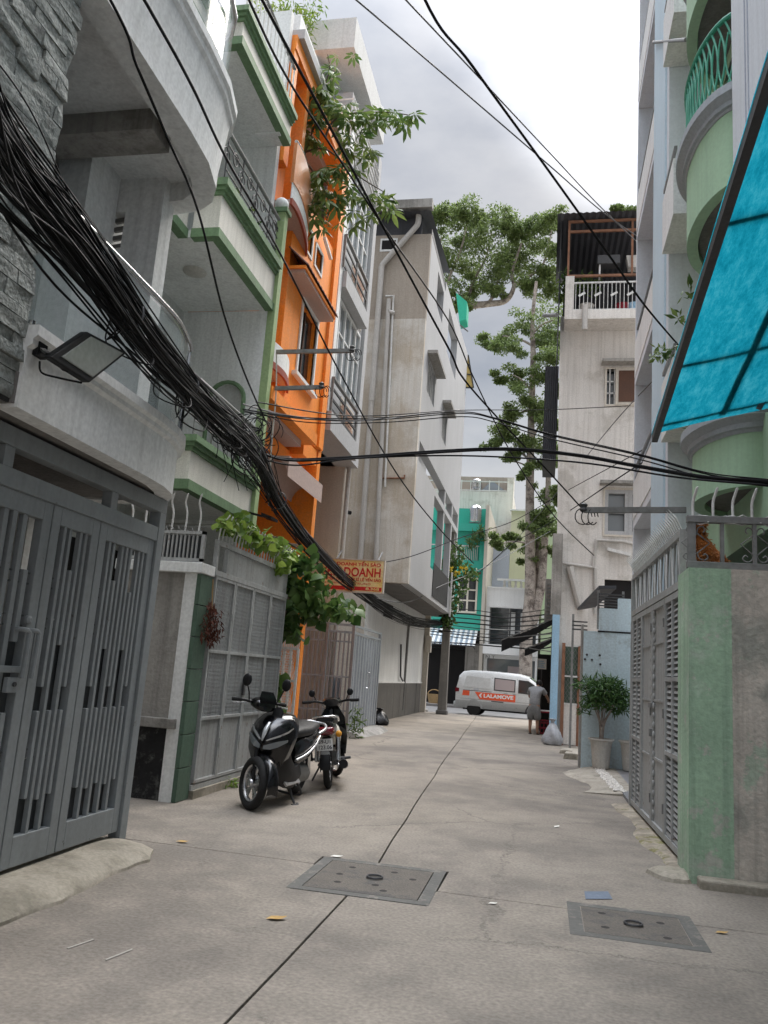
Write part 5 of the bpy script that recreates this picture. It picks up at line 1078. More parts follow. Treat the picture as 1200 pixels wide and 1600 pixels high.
for x in (.28, 1.95): MB().bar((x, Yf+.08, tz+.3 if x < 1 else tz+1.28), (x, Yf+.08, zt), .055).build('cage_post', 'rust', mr)
def corr(nm, x0, x1, y0, y1, z0, z1, axis, n):                # corrugated sheet
    rr = []
    for k in range(n):
        t = k/(n-1); o = .03*(k % 2)
        if axis == 'x': rr.append([Vector((x0+(x1-x0)*t, y0+o, z0)), Vector((x0+(x1-x0)*t, y0+o, z1))])
        elif axis == 'y': rr.append([Vector((x0+o, y0+(y1-y0)*t, z0)), Vector((x0+o, y0+(y1-y0)*t, z1))])
        else: rr.append([Vector((x0+(x1-x0)*t, y0, z0+o)), Vector((x0+(x1-x0)*t, y1, z1+o))])
    return MB().loft(rr, closed=False).build(nm, 'corrugated_dark', mr)
corr('terrace_back', .2, 5, 24.5, 24.5, tz, zt+.3, 'x', 60); corr('terrace_side', .05, .05, 20.9, 25, tz-.6, zt+.2, 'y', 40); corr('roof_sheet', -.05, 5, Yf-.25, 25, zt+.06, zt+.35, 'z', 60)
corr('black_siding', -.25, .12, 21.9, 21.9, 7.5, 10.2, 'x', 14); bx('siding_frame', 'iron_dark', mr, (-.25, 22.0, 7.5), (.12, 24, 10.2))
MB().tube([(.75, Yf-.08, tz-.35), (.75, Yf-.08, tz+.35)], .075, 10).build('drain_spout', 'pvc', mr, 40)
MB().tube([PY(870, 492, Yf), PY(850, 493, 21.5)], .06, 8).build('side_pipe', 'iron_gray', mr)
MB().tube([PY(u, v, YM-.05) for u, v in ((996, 852), (975, 846), (932, 844), (926, 886), (930, 888), (930, 960))], .04, 8).build('conduit', 'pvc', mr, 40)
MB().tube([PY(u, v, YM-.05) for u, v in ((880, 880), (928, 887))], .04, 8).build('conduit', 'pvc', mr); MB().tube([PY(u, v, YM-.08) for u, v in ((890, 886), (907, 950))], .10, 8).build('leaning_pipe', 'pvc', mr)
MB().bar(PY(949, 858, YM-.1), PY(985, 867, YM-.1), .12, .08).build('fluorescent_tube', 'iron_white', mr)
# side strip: doorway with lattice gate
lg = thing('lattice_gate', 'rusty lattice gate over a peeling white panel at the stained house corner', 'gate', (.6, 21.3, 0))
x0, x1 = PY(878, 1100, 21.35).x, PY(903, 1100, 21.35).x
bx('lower_panel', 'dirty_white', lg, (x0, 21.32, .02), (x1, 21.38, .98)); bx('backing', 'green_dark', lg, (x0, 21.42, .98), (x1, 21.45, 2.45))
for x in (x0, x1): bx('stile', 'rust', lg, (x-.03, 21.31, 0), (x+.03, 21.4, 2.45))
for zz in (.98, 1.66, 2.42): bx('rail', 'iron_white', lg, (x0, 21.31, zz), (x1, 21.36, zz+.04))
for k in range(-9, 12):
    for s in (1, -1):
        for (za, zb) in ((1.0, 1.65), (1.7, 2.41)):
            xa = x0+k*.085; xb = xa+s*.42
            lo, hi = sorted((xa, xb)); a_, b_ = max(lo, x0+.02), min(hi, x1-.02)
            if b_-a_ > .03: ff = lambda x: za+(zb-za)*(x-xa)/(xb-xa); MB().bar((a_, 21.34, ff(a_)), (b_, 21.34, ff(b_)), .012, .008).build('lattice_bar', 'iron_gray', lg)
bp = thing('door_post', 'narrow post painted sky blue at the lower half beside the black awnings', 'post', (.2, 21.3, 0))
bx('lower_post', 'post_blue', bp, (.16, 21.2, 0), (.34, 21.36, 3.2)); bx('upper_post', 'concrete', bp, (.10, 21.2, 3.2), (.36, 21.4, 5.3)); bx('brown_pipe', 'rust', bp, (.42, 21.22, 0), (.50, 21.3, 2.5))
# ============================================================= ACROSS THE STREET
YF = 44.0
def fx(u, v): return PY(u, v, YF).x
def fzz(u, v): return PY(u, v, YF).z
te = thing('townhouse', 'teal painted house with roof terrace across the street', 'house', (-5, YF, 0))
xr = fx(755, 900); xl = -7.5; zt = fzz(755, 790)
wz0, wz1 = fzz(730, 955), fzz(730, 905); wx0, wx1 = fx(718, 930), fx(743, 930)
MB().plate((0, YF, 0), (1,0,0), (0,0,1), rect(xl, xr, fzz(745, 985), fzz(745, 890)), [rect(wx0, wx1, wz0, wz1)], .25, (0,-1,0)).build('front_wall', 'teal', te)
bx('body', 'teal', te, (xl, YF+.26, 0), (xr, 52, fzz(745, 825))); bx('terrace_parapet', 'teal', te, (xl, YF+.001, fzz(745, 889)), (xr, YF+.2, fzz(745, 876))); bx('roof_beam', 'teal', te, (xl, YF, fzz(745, 830)), (xr, YF+.6, fzz(745, 818))); bx('roof_parapet', 'teal', te, (xl, YF+.9, fzz(745, 818)), (xr, YF+1.1, zt))
bx('corner_post', 'teal', te, (xr-.28, YF+.01, fzz(745, 876)), (xr, YF+.25, fzz(745, 830))); bx('side_wall', 'beige_wall', te, (xr+.001, YF-.3, 0), (xr+.18, 52, zt)); bx('terrace_back', 'dark_interior', te, (xl, YF+2, fzz(745, 876)), (xr-.01, YF+2.1, fzz(745, 825)))
w = MB().plate((0, YF-.04, 0), (1,0,0), (0,0,1), rect(wx0-.1, wx1+.1, wz0-.1, wz1+.1), [rect(wx0, wx1, wz0, wz1)], .1, (0,-1,0)).build('window', 'cream_plastic', te)
bx('pane', 'glass_dark', w, (wx0, YF+.1, wz0), (wx1, YF+.12, wz1))
for k in (.5,): bx('mullion', 'cream_plastic', w, ((wx0+wx1)/2-.05, YF-.03, wz0), ((wx0+wx1)/2+.05, YF+.05, wz1))
for k in (1/3, 2/3): bx('muntin', 'cream_plastic', w, (wx0, YF-.02, wz0+(wz1-wz0)*k-.04), (wx1, YF+.05, wz0+(wz1-wz0)*k+.04))
MB().bar((xl, YF+.1, fzz(745, 853)), (xr-.3, YF+.1, fzz(745, 853)), .06).build('terrace_rail', 'iron_white', te)
for k in range(14): x = fx(708, 870)+k*.1; MB().bar((x, YF+.1, fzz(745, 876)), (x, YF+.1, fzz(745, 853)), .03).build('terrace_bar', 'iron_white', te)
tile_h = MB().prism([(fx(728, 895), YF-.01, fzz(728, 895)), (fx(752, 890), YF-.01, fzz(752, 897)), (fx(752, 890), YF-.6, fzz(752, 900)), (fx(728, 895), YF-.6, fzz(728, 901))], (0, 0, .1)).build('tile_hood', 'roof_tile', te)
tk = thing('water_tank', 'stainless steel water tank on the teal house roof', 'water tank', (fx(742, 800), YF+.5, fzz(742, 815)))
tx = fx(742, 800); r_ = .33; zb_ = fzz(742, 815)+.02
MB().lathe([(r_*.9, 0), (r_, .05)]+[(r_+(.02 if k % 2 else 0), .08+.09*k) for k in range(9)]+[(r_*.7, .95), (.08, 1.02), (.001, 1.02)], (tx, YF+.45, zb_), 20).build('drum', 'steel', tk, 40); bx('stand', 'iron_gray', tk, (tx-.3, YF+.2, zb_-.06), (tx+.3, YF+.7, zb_))
# ground floor shop of the teal house
shp = thing('corner_shop', 'dark open shop front under a striped corrugated awning across the street', 'shop', (-5, YF, 0))
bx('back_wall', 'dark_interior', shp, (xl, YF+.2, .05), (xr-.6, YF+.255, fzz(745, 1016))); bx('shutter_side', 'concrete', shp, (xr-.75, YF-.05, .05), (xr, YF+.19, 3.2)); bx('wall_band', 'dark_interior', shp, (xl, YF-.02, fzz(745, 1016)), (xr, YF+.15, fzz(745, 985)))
rr = []
for k in range(61):
    x = fx(668, 1000)+(fx(746, 1000)-fx(668, 1000))*k/60; o = .035*(k % 2); rr.append([Vector((x, YF-.05, fzz(745, 986)+o)), Vector((x, YF-1.5, fzz(745, 1012)+.02+o))])
me = MB().loft(rr, closed=False).mesh('corrugated_awning', 'roof_blue'); me.materials.append(M['white_clean'])
for i, f in enumerate(me.polygons): f.material_index = 1 if (i//3) % 2 else 0
link('corrugated_awning', me, shp); MB().bar((fx(668, 1000), YF-1.48, fzz(745, 1012)), (fx(746, 1000), YF-1.48, fzz(745, 1012)), .05).build('awning_beam', 'iron_dark', shp)
for x in (fx(668, 1000)+.1, fx(746, 1000)-.1): MB().bar((x, YF-1.45, fzz(745, 1012)), (x, YF-.02, fzz(745, 1000)-.5), .04).build('stay', 'iron_dark', shp)
ba = thing('basket', 'round woven basket on the shop floor left of the concrete pole', 'basket', (-5.7, 42.6, .06))
p = PY(678, 1095, 42.6); MB().lathe([(.26, .06), (.32, .3), (.36, .52), (.33, .52), (.25, .1)], (p.x, 42.6, 0), 16).build('weave', 'basket', ba, 40)
MB().tube([(p.x+.34*math.cos(a), 42.6, .5+.25*math.sin(a)) for a in np.linspace(0, math.pi, 9)], .025, 6).build('handle', 'basket', ba)
# tall pale building behind
ta = thing('apartment_block', 'tall pale building with weathered top and roof railing behind the teal house', 'building', (-3, 52, 0))
YT = 51.0; a = PY(715, 735, YT); b = PY(803, 745, YT)
bx('wall', 'dirty_white', ta, (a.x-4, YT, 0), (b.x, 60, PY(760, 768, YT).z)); bx('parapet', 'tan_upper', ta, (a.x-4, YT+.8, PY(760, 768, YT).z), (b.x-.02, YT+1.2, a.z-.2)); bx('corner_pier', 'dirty_white', ta, (b.x-.4, YT+.01, PY(760, 768, YT).z), (b.x, YT+1.3, b.z-.1))
for v in (766, 752): MB().bar((a.x-4, YT+.1, PY(760, v, YT).z), (b.x-.4, YT+.1, PY(760, v, YT).z), .06).build('roof_rail', 'iron_white', ta)
for k in range(6): x = a.x-.3+k*.6; MB().bar((x, YT+.1, PY(760, 768, YT).z), (x, YT+.1, PY(760, 750, YT).z), .05).build('rail_post', 'iron_white', ta)
tk2 = thing('water_tank', 'steel water tank behind the roof railing of the tall pale building', 'water tank', (PY(744, 765, YT+.5).x, YT+.5, 12)); q = PY(744, 766, YT+.5)
MB().lathe([(.3, 0), (.34, .05), (.33, .25), (.35, .3), (.33, .55), (.34, .62), (.2, .74), (.001, .75)], q, 18).build('drum', 'steel', tk2, 40)
sk_ = thing('roof_skylight', 'pale glass pyramid skylight on the roof of the tall pale building', 'skylight', PY(768, 765, YT+.4)); MB().loft([[PY(752, 766, YT+.4), PY(788, 766, YT+.4), PY(788, 766, YT+.9), PY(752, 766, YT+.9)], [PY(769, 751, YT+.6)]*4]).build('glazing', 'glass_gray', sk_)
lo = thing('building', 'low pale yellow building with a blue-grey wall panel behind the white house', 'building', (-1.5, 49, 0)); YL = 48.5
xa, xm, xb = PY(760, 880, YL).x, PY(796, 880, YL).x, PY(840, 880, YL).x
bx('wall', 'pale_yellow', lo, (xm, YL, 0), (xb+2, 50.9, PY(800, 798, YL).z)); bx('panel_wall', 'pale_bluegray', lo, (xa-.5, YL-.01, 0), (xm-.01, 50.8, PY(780, 855, YL).z)); bx('coping', 'white_wall', lo, (xm-.1, YL-.1, PY(800, 798, YL).z), (xb+2, YL+.3, PY(800, 796, YL).z))
lime = thing('building', 'pale lime green building seen in the gap behind the two tree trunks', 'building', (.5, 47, 0)); bx('wall', 'pale_lime', lime, (PY(848, 900, 46).x, 46, 0), (6, 52, PY(860, 800, 46).z)); bx('ledge', 'white_wall', lime, (PY(848, 900, 46).x, 45.9, 5), (6, 46, 5.15))
# white house with glazed first floor
wh = thing('townhouse', 'white two-storey house with large glazed openings across the street', 'house', (-2, YF, 0))
x0, x1 = fx(754, 950)+.2, fx(842, 950); zt = fzz(790, 920); g0, g1 = fx(764, 980), x1-.1; gz0, gz1 = fzz(790, 1008), fzz(790, 950); s0, s1 = fx(757, 1050), x1-.1; sz1 = fzz(790, 1030)
MB().plate((0, YF, 0), (1,0,0), (0,0,1), rect(x0, x1, .05, zt), [rect(g0, g1, gz0, gz1), rect(s0+.1, s1, .3, sz1)], .35, (0,-1,0)).build('front_wall', 'white_clean', wh)
bx('body', 'white_wall', wh, (x0, YF+1.2, 0), (x1, 48, zt-.2)); bx('ledge', 'white_clean', wh, (x0-.02, YF-.9, fzz(790, 1024)), (x1, YF-.001, fzz(790, 1009))); bx('lintel', 'white_clean', wh, (g0-.15, YF-.08, gz1+.02), (x1, YF-.001, gz1+.18)); bx('coping', 'white_clean', wh, (x0, YF-.06, zt), (x1, YF+.3, zt+.08))
bx('upper_glass', 'glass_dark', wh, (g0, YF+.2, gz0), (g1, YF+.22, gz1)); bx('curtain', 'curtain', wh, ((g0+g1)/2-.1, YF+.16, gz0), ((g0+g1)/2+.12, YF+.18, gz1-.2)); bx('curtain', 'curtain', wh, ((g0+g1)/2+.4, YF+.16, gz0), ((g0+g1)/2+.7, YF+.18, gz1-.2))
for x in (g0+.03, (g0+g1)/2-.2, (g0+g1)/2+.9): bx('glass_frame', 'iron_gray', wh, (x-.03, YF+.13, gz0), (x+.03, YF+.2, gz1))
MB().bar((g0, YF-.7, gz0+.75), (g1, YF-.7, gz0+.75), .05).build('balcony_rail', 'iron_white', wh)
bx('shop_glass', 'glass_gray', wh, (s0+.1, YF+.25, .3), (s1, YF+.27, sz1)); bx('shop_panel', 'glass_pinkish', wh, (s0+1.2, YF+.2, .6), (s0+2.3, YF+.24, sz1-.35))
for k in range(9): MB().lathe([(.05, 0), (.09, .08), (.05, .2), (.07, .32), (.05, .4)], (x0+.9+k*.3, YF+.3, zt+.08), 8).build('baluster', 'pot_white', wh, 40)
bx('baluster_rail', 'white_wall', wh, (x0+.5, YF+.2, zt+.48), (x1, YF+.42, zt+.58))
text('N.T', .26, 'iron_gray', wh, (fx(766, 1027), YF-.006, fzz(766, 1027)), (1,0,0), (0,0,1), (0,-1,0), .5)
# louvre box, black awnings, blue-white notice on the right corner
lv = thing('air_vent_box', 'grey louvred vent box above the black awnings at the right corner', 'vent box', (.0, 26.8, 3.6)); q0, q1 = PY(850, 975, 26.8), PY(866, 905, 26.8)
bx('case', 'concrete', lv, (q0.x, 26.8, q0.z), (q1.x+.1, 27.4, q1.z)); 
for k in range(11): zz = q0.z+.08+k*(q1.z-q0.z-.15)/11; MB().bar((q0.x+.06, 26.78, zz), (q1.x, 26.78, zz), .04, .05).build('slat', 'iron_gray', lv)
bx('backing_post', 'concrete_dark', lv, (q0.x+.25, 26.9, 0), (q1.x+.1, 27.3, q0.z-.001))
def awn(label, pts, flap, Ya, Yb):
    t = thing('fabric_awning', label, 'awning', PY(*pts[0], Ya), group='black awnings at the corner')
    P = [PY(u, v, Ya) for u, v in pts]; Q = [PY(u, v, Ya)+Vector((0, Yb-Ya, 0)) for u, v in pts]
    MB().loft([[P[0].lerp(P[1], k/12)+Vector((0, 0, -.05*math.sin(math.pi*k/12)+.012*(k % 2))), Q[0].lerp(Q[1], k/12)+Vector((0, 0, -.06*math.sin(math.pi*k/12)))] for k in range(13)], closed=False).build('canopy', 'tarp_black', t)
    MB().loft([[P[0].lerp(P[1], k/12)+Vector((0, -.01, -.05*math.sin(math.pi*k/12)+.012*(k % 2))), P[0].lerp(P[1], k/12)+Vector((0, -.015+.02*(k % 2), -.05*math.sin(math.pi*k/12)-(flap*(1-.55*k/12))))] for k in range(13)], closed=False).build('valance', 'tarp_black', t)
    for A_, B_ in ((P[0], P[1]), (Q[0], Q[1]), (P[0], Q[0])): MB().bar(A_, B_, .035).build('frame', 'iron_gray', t)
    MB().bar(P[0]+(P[1]-P[0])*.15+Vector((0, 0, -.03)), P[1]+Vector((.1, 0, -.45)), .03).build('stay', 'iron_gray', t)
awn('large black fabric awning with a drooping front flap at the right corner', ((784, 1000), (866, 966)), .36, 25.6, 27.2)
awn('smaller black awning just below the large one', ((820, 1014), (866, 996)), .22, 25.3, 26.1)
ntc = thing('notice_board', 'small white notice board with blue print under the smaller black awning', 'sign', PY(846, 1045, 26.6)); q0, q1 = PY(839, 1045, 26.6), PY(854, 1030, 26.6)
bx('board', 'plate_white', ntc, (q0.x, 26.6, q0.z), (q1.x, 26.63, q1.z)); 
for k in range(4): bx('print_line', 'post_blue', ntc, (q0.x+.03, 26.596, q0.z+.05+.06*k), (q1.x-.05-.03*(k % 2), 26.599, q0.z+.08+.06*k))
MB().bar(((q0.x+q1.x)/2, 26.65, 0), ((q0.x+q1.x)/2, 26.65, q1.z), .04).build('post', 'iron_dark', ntc)
bx('door_curtain', 'dark_interior', lv, (-.22, 27.6, 0), (.4, 27.7, 2.4))

# ============================================================= TREES AND PLANTS
def limb(parent, pts, r0, r1, mt='bark', nm='limb', n=9):
    P = catmull(pts, 5); k = len(P); return MB().tube(P, [r0+(r1-r0)*i/(k-1) for i in range(k)], n).build(nm, mt, parent, 60)
def crown(parent, clusters, Yc, per, size, mt, depth=1.0, nm='crown'):
    C = []
    for u, v, rp in clusters:
        c = PY(u, v, Yc+random.uniform(-depth, depth)); r = rp/F*Yc
        for _ in range(max(5, int(rp/3))):                     # each cluster is several small sprays
            o = Vector(rng.normal(size=3)); o = o.normalized()*r*random.uniform(.1, 1.25); o.z *= .8
            C.append(blob(c+o, r*random.uniform(.3, .62), int(per/ max(5, rp/3)), (1.15, 1.15, .6), .0))
    return leaves(nm, mt, parent, np.concatenate(C), size, .5, .15, .35, .5)
tb = thing('tree', 'tall street tree with two pale mottled trunks across the street', 'tree', (-.8, 42.4, 0)); YTB = 42.4
def tp(u, v, y=YTB): return PY(u, v, y)
limb(tb, [(tp(822, 1070).x, YTB, 0), tp(822, 1000), tp(828, 930), tp(828, 850), tp(828, 760), tp(830, 660), tp(833, 560), tp(832, 500), tp(838, 440)], .36, .08, nm='trunk', n=14)
limb(tb, [tp(830, 980), tp(845, 920), tp(850, 860), tp(856, 780), tp(858, 700), tp(868, 600)], .27, .08, nm='second_trunk', n=12)
limb(tb, [tp(838, 930, 42.8), tp(840, 870, 42.9), tp(842, 800, 43)], .22, .08)
for a_, b_, r_ in (((830, 610), (800, 585), .07), ((831, 640), (790, 660), .09), ((832, 540), (785, 525), .08), ((833, 520), (865, 500), .08), ((829, 720), (795, 700), .07), ((829, 690), (862, 640), .08), ((829, 850), (780, 850), .06), ((845, 860), (870, 800), .05), ((828, 730), (786, 722), .05)):
    limb(tb, [tp(*a_), tp((a_[0]+b_[0])/2, (a_[1]+b_[1])/2-4), tp(*b_)], r_, .025)
crown(tb, [(860, 505, 34), (815, 505, 34), (785, 528, 26), (765, 532, 16), (845, 540, 26), (872, 545, 26), (800, 545, 22), (810, 585, 22), (850, 590, 26), (785, 592, 14), (865, 610, 22), (825, 625, 28), (850, 650, 30), (800, 645, 24), (785, 675, 24), (770, 690, 16), (815, 690, 24), (850, 690, 28), (865, 720, 22), (800, 712, 18), (820, 735, 16), (855, 770, 24), (862, 830, 20), (850, 800, 18), (835, 818, 18), (820, 850, 20), (800, 838, 13), (778, 850, 15), (830, 880, 14), (840, 650, 22), (860, 560, 24), (872, 770, 16), (868, 660, 18), (860, 860, 14)], YTB, 1500, .16, 'leaf_tree', 1.5)
ta_ = thing('tree', 'spreading tree crown rising above the corner house against the sky', 'tree', (-8.5, 52.5, 0)); YTA = 52.8
def tq(u, v): return PY(u, v, YTA)
limb(ta_, [(tq(650, 1070).x, YTA, 0), tq(655, 800), tq(662, 600), tq(690, 500), tq(728, 480), tq(762, 475), tq(790, 470), tq(803, 448), tq(800, 425), tq(815, 380)], .42, .07, nm='trunk', n=12)
for pts in (((690, 500), (700, 440), (720, 390), (730, 350)), ((728, 480), (740, 440), (760, 400), (770, 350)), ((803, 445), (830, 430), (850, 410), (862, 360)), ((762, 475), (775, 455), (778, 430)), ((670, 560), (670, 450), (690, 370))): limb(ta_, [tq(*p) for p in pts], .13, .04)
crown(ta_, [(690, 340, 26), (700, 328, 20), (722, 330, 30), (755, 338, 28), (785, 352, 28), (805, 362, 22), (835, 350, 26), (862, 342, 26), (880, 350, 20), (690, 380, 30), (725, 375, 34), (765, 385, 36), (805, 390, 34), (845, 385, 32), (872, 390, 26), (695, 420, 32), (735, 420, 36), (775, 425, 36), (815, 415, 30), (850, 425, 28), (875, 430, 24), (705, 458, 28), (740, 455, 26), (775, 452, 22), (832, 445, 22), (862, 455, 24), (720, 475, 16), (695, 480, 22), (790, 405, 30), (755, 355, 26), (820, 365, 24), (965, 326, 12), (985, 327, 12), (660, 350, 26), (640, 370, 26)], YTA, 1500, .20, 'leaf_tree', 2.4)
# umbrella tree on the orange balcony: palmate sprays
um = thing('umbrella_tree', 'umbrella tree with fingered leaves reaching out from the orange house balcony', 'tree', (-4.7, 13.0, 9.2))
def palmate(parent, pts, L, nleaf=8, nm='foliage', mt='leaf_umbrella'):
    V = []; Fc = []
    for c in pts:
        ax = Vector((random.gauss(.15, .5), random.gauss(-.2, .5), 1)).normalized(); a = ax.orthogonal().normalized(); b = ax.cross(a); k = random.uniform(.75, 1.2)
        for i in range(nleaf):
            th = 2*math.pi*i/nleaf+random.uniform(-.2, .2); d = (a*math.cos(th)+b*math.sin(th)-ax*random.uniform(.2, .75)).normalized(); s = d.cross(ax).normalized(); l = L*k*random.uniform(.75, 1.15); w = l*.17
            o = len(V); p0 = c+d*l*.18
            V += [p0, p0+d*l*.35+s*w-ax*l*.02, p0+d*l*.7+s*w*.85-ax*l*.08, p0+d*l-ax*l*.22, p0+d*l*.7-s*w*.85-ax*l*.08, p0+d*l*.35-s*w-ax*l*.02, p0+d*l*.5+ax*l*.02]
            Fc += [(o, o+1, o+6), (o+1, o+2, o+6), (o+2, o+3, o+6), (o+3, o+4, o+6), (o+4, o+5, o+6), (o+5, o, o+6)]
            V += [c, c+s*.003, p0]; Fc.append((o+7, o+8, o+9))
    m_ = MB(); m_.v = [tuple(v) for v in V]; m_.f = Fc; return m_.build(nm, mt, parent, recalc=False)
def uq(u, v, y=12.6): return PY(u, v, y)
br = [((508, 215), (520, 190), (545, 178), (600, 175), (640, 180)), ((470, 240), (500, 232), (520, 240), (560, 275), (600, 300)), ((500, 180), (505, 140), (515, 110), (512, 85)), ((480, 255), (500, 285), (515, 320), (510, 345)), ((505, 180), (480, 185), (455, 190)), ((470, 330), (472, 260), (490, 200), (508, 150))]
for q in br: limb(um, [uq(*p) for p in q], .022, .008, 'bark_dark', 'branch', 6)
limb(um, [(-4.7, 13.0, 9.15), uq(470, 330), uq(475, 250)], .035, .022, 'bark_dark', 'stem', 7)
sp_ = []
for cu, cv, ru, rv, n in ((515, 105, 24, 24, 16), (500, 140, 28, 22, 18), (520, 160, 34, 22, 20), (540, 185, 30, 16, 16), (575, 180, 26, 12, 12), (610, 180, 26, 12, 13), (638, 183, 16, 9, 8), (460, 192, 18, 12, 8), (500, 210, 26, 18, 13), (545, 225, 24, 16, 12), (575, 245, 22, 12, 8), (510, 270, 24, 18, 13), (540, 265, 24, 16, 11), (490, 295, 20, 20, 12), (520, 310, 26, 22, 17), (555, 300, 22, 16, 10), (590, 305, 20, 14, 8), (612, 318, 14, 14, 6), (505, 345, 20, 16, 10), (545, 340, 18, 14, 7), (580, 335, 14, 12, 5), (560, 210, 16, 10, 6)):
    for _ in range(max(3, int(n*.7))): sp_.append(uq(cu+random.gauss(0, .55)*ru, cv+random.gauss(0, .55)*rv, 12.6+random.uniform(-.45, .45)))
palmate(um, sp_, .20)
# heart leaved creeper beside the silver gate, and the fresh vine along its spikes
hc = thing('creeper', 'dark heart-leaved creeper hanging over the end of the silver gate', 'creeper', (-3.75, 11.3, 0))
MB().tube(catmull([(-3.72, 11.15, 0), (-3.70, 11.12, .8), (-3.72, 11.1, 1.6), (-3.65, 11.15, 2.4)], 5), .035, 8).build('stem', 'wood_pole', hc, 40); MB().tube(catmull([(-3.80, 11.3, 0), (-3.78, 11.3, 1.2), (-3.7, 11.2, 2.3)], 5), .022, 8).build('stem', 'wood_pole', hc, 40)
def hq(u, v, y=11.4): return np.array(PY(u, v, y))
C = []
for u, v, r_, n in ((450, 900, 24, 34), (480, 880, 16, 18), (440, 935, 24, 40), (475, 925, 26, 42), (455, 965, 22, 34), (490, 950, 22, 30), (440, 985, 14, 14), (515, 950, 14, 14), (535, 952, 14, 13), (550, 955, 8, 5), (500, 905, 14, 12), (462, 990, 10, 8)): C.append(np.array([hq(u+random.gauss(0, .5)*r_, v+random.gauss(0, .5)*r_, 11.4+random.uniform(-.35, .25)) for _ in range(n)]))
leaves('foliage', 'leaf_dark', hc, np.concatenate(C+[c+rng.normal(size=c.shape)*.06 for c in C]), .155, .85, .5, .35, .1, shape='heart')
leaves('low_foliage', 'leaf_dark', hc, np.concatenate([np.array([hq(u+random.gauss(0, .5)*r_, v+random.gauss(0, .5)*r_, 11.2+random.uniform(-.15, .15)) for _ in range(n)]) for u, v, r_, n in ((425, 1080, 16, 26), (420, 1110, 14, 18), (432, 1060, 10, 10))]), .19, .8, .4, .3, .2, shape='heart')
vn = thing('vine', 'fresh yellow-green vine sprawling along the spikes on the silver gate', 'vine', (X2, 9.6, 2.8))
C = []
for u, v, r_, n in ((355, 820, 14, 40), (380, 828, 16, 60), (405, 838, 16, 70), (430, 850, 18, 80), (450, 868, 16, 60), (440, 885, 14, 40), (365, 812, 10, 20)): C.append(np.array([hq(u+random.gauss(0, .5)*r_, v+random.gauss(0, .5)*r_*.6, 0) if False else np.array(PX(u+random.gauss(0, .5)*r_, v+random.gauss(0, .5)*r_*.7, X2+random.uniform(-.1, .12))) for _ in range(n)]))
leaves('foliage', 'leaf_fresh', vn, np.concatenate(C), .12, .75, .35, .35, .4, shape='heart')
for q in range(4): MB().tube(catmull([PX(345+30*i, 818+9*i+random.uniform(-6, 6), X2+random.uniform(-.05, .08)) for i in range(5)], 4), .008, 5).build('stem', 'bark_dark', vn)
dh = thing('dried_herbs', 'bundle of dried brown leaves hanging from the green pillar', 'herbs', PX(330, 915, X2+.03))
C = np.concatenate([np.array([np.array(PX(331+random.gauss(0, 1)*w_, v+random.uniform(-8, 8), X2+.05+random.uniform(-.04, .05))) for _ in range(n)]) for v, w_, n in ((945, 4, 40), (960, 6, 60), (975, 7, 80), (988, 8, 70), (998, 6, 40))])
leaves('dry_leaves', 'dried_herb', dh, C, .07, .3, 1.2, .4, .0); MB().tube([PX(333, 905, X2+.03), PX(332, 925, X2+.03), PX(331, 955, X2+.04)], .008, 5).build('tie', 'basket', dh)
# small plants
def clump(name, label, cat, loc, C, size, asp, mt='leaf_fresh', stem=None):
    t = thing(name, label, cat, loc); leaves('foliage', mt, t, C, size, asp, .1, .4, .3)
    if stem is not None: MB().tube(catmull(stem, 5), .015, 6).build('stem', 'bark_dark', t)
    return t
clump('weed', 'tuft of bright green weeds at the foot of the silver gate', 'weed', (-3.5, 9.3, 0), blob(np.array(G(345, 1222, .05)), .16, 120, (1.2, 1, .45), 0), .09, .3)
clump('weed', 'straggly weed growing at the foot of the galvanized cage', 'weed', G(552, 1140, 0), blob(np.array(PY(555, 1128, 17.7)), .28, 130, (.7, .6, 1.3), 0), .13, .25, 'leaf_umbrella')
clump('potted_plant', 'feathery bush on the orange house roof against the sky', 'plant', (-5.2, 14.2, 12), np.concatenate([blob(np.array(PY(u, v, 14.2)), r_, n, (1, 1, 1), 0) for u, v, r_, n in ((470, 60, .3, 140), (465, 30, .3, 110), (485, 20, .35, 120), (445, 20, .3, 110), (425, 25, .25, 80), (410, 10, .25, 80), (480, 90, .2, 60))]), .15, .22, 'leaf_fresh', [PY(476, 140, 14.2), PY(470, 70, 14.2), PY(470, 20, 14.2)])
clump('balcony_plant', 'leafy plants behind the scrolled rail of the cream house balcony', 'plant', (-4.6, 10, 7.6), np.concatenate([blob((-4.55, y, 7.75), .2, 60, (1, 1, .8), 0) for y in (9.4, 9.9, 10.4)]), .11, .4, 'leaf_umbrella')
clump('balcony_plant', 'trailing plants with yellow flowers spilling from the corner house by the pole', 'plant', (-3.6, 31.5, 5), np.concatenate([blob(np.array(PY(u, v, 31.8)), r_, n, (1, 1, 1), 0) for u, v, r_, n in ((705, 880, .5, 160), (718, 890, .5, 170), (735, 895, .35, 90), (700, 905, .45, 140), (712, 920, .5, 170), (705, 945, .4, 130), (700, 970, .3, 100), (712, 860, .35, 80))]), .2, .4, 'leaf_dark')
fl_ = thing('flower_cluster', 'yellow flowers among the trailing plants beside the pole', 'flowers', PY(715, 888, 31.3)); leaves('petals', 'flower_yellow', fl_, np.concatenate([blob(np.array(PY(u, v, 31.3)), .14, 14) for u, v in ((704, 888), (724, 889), (712, 896))]), .12, .8)
clump('balcony_plant', 'palm-like plant on the teal house terrace', 'plant', (fx(748, 850), YF, fzz(748, 860)), np.concatenate([blob(np.array(PY(u, v, YF-.3)), r_, n) for u, v, r_, n in ((748, 838, .4, 90), (738, 846, .35, 80), (752, 830, .3, 60))]), .35, .15, 'leaf_umbrella')
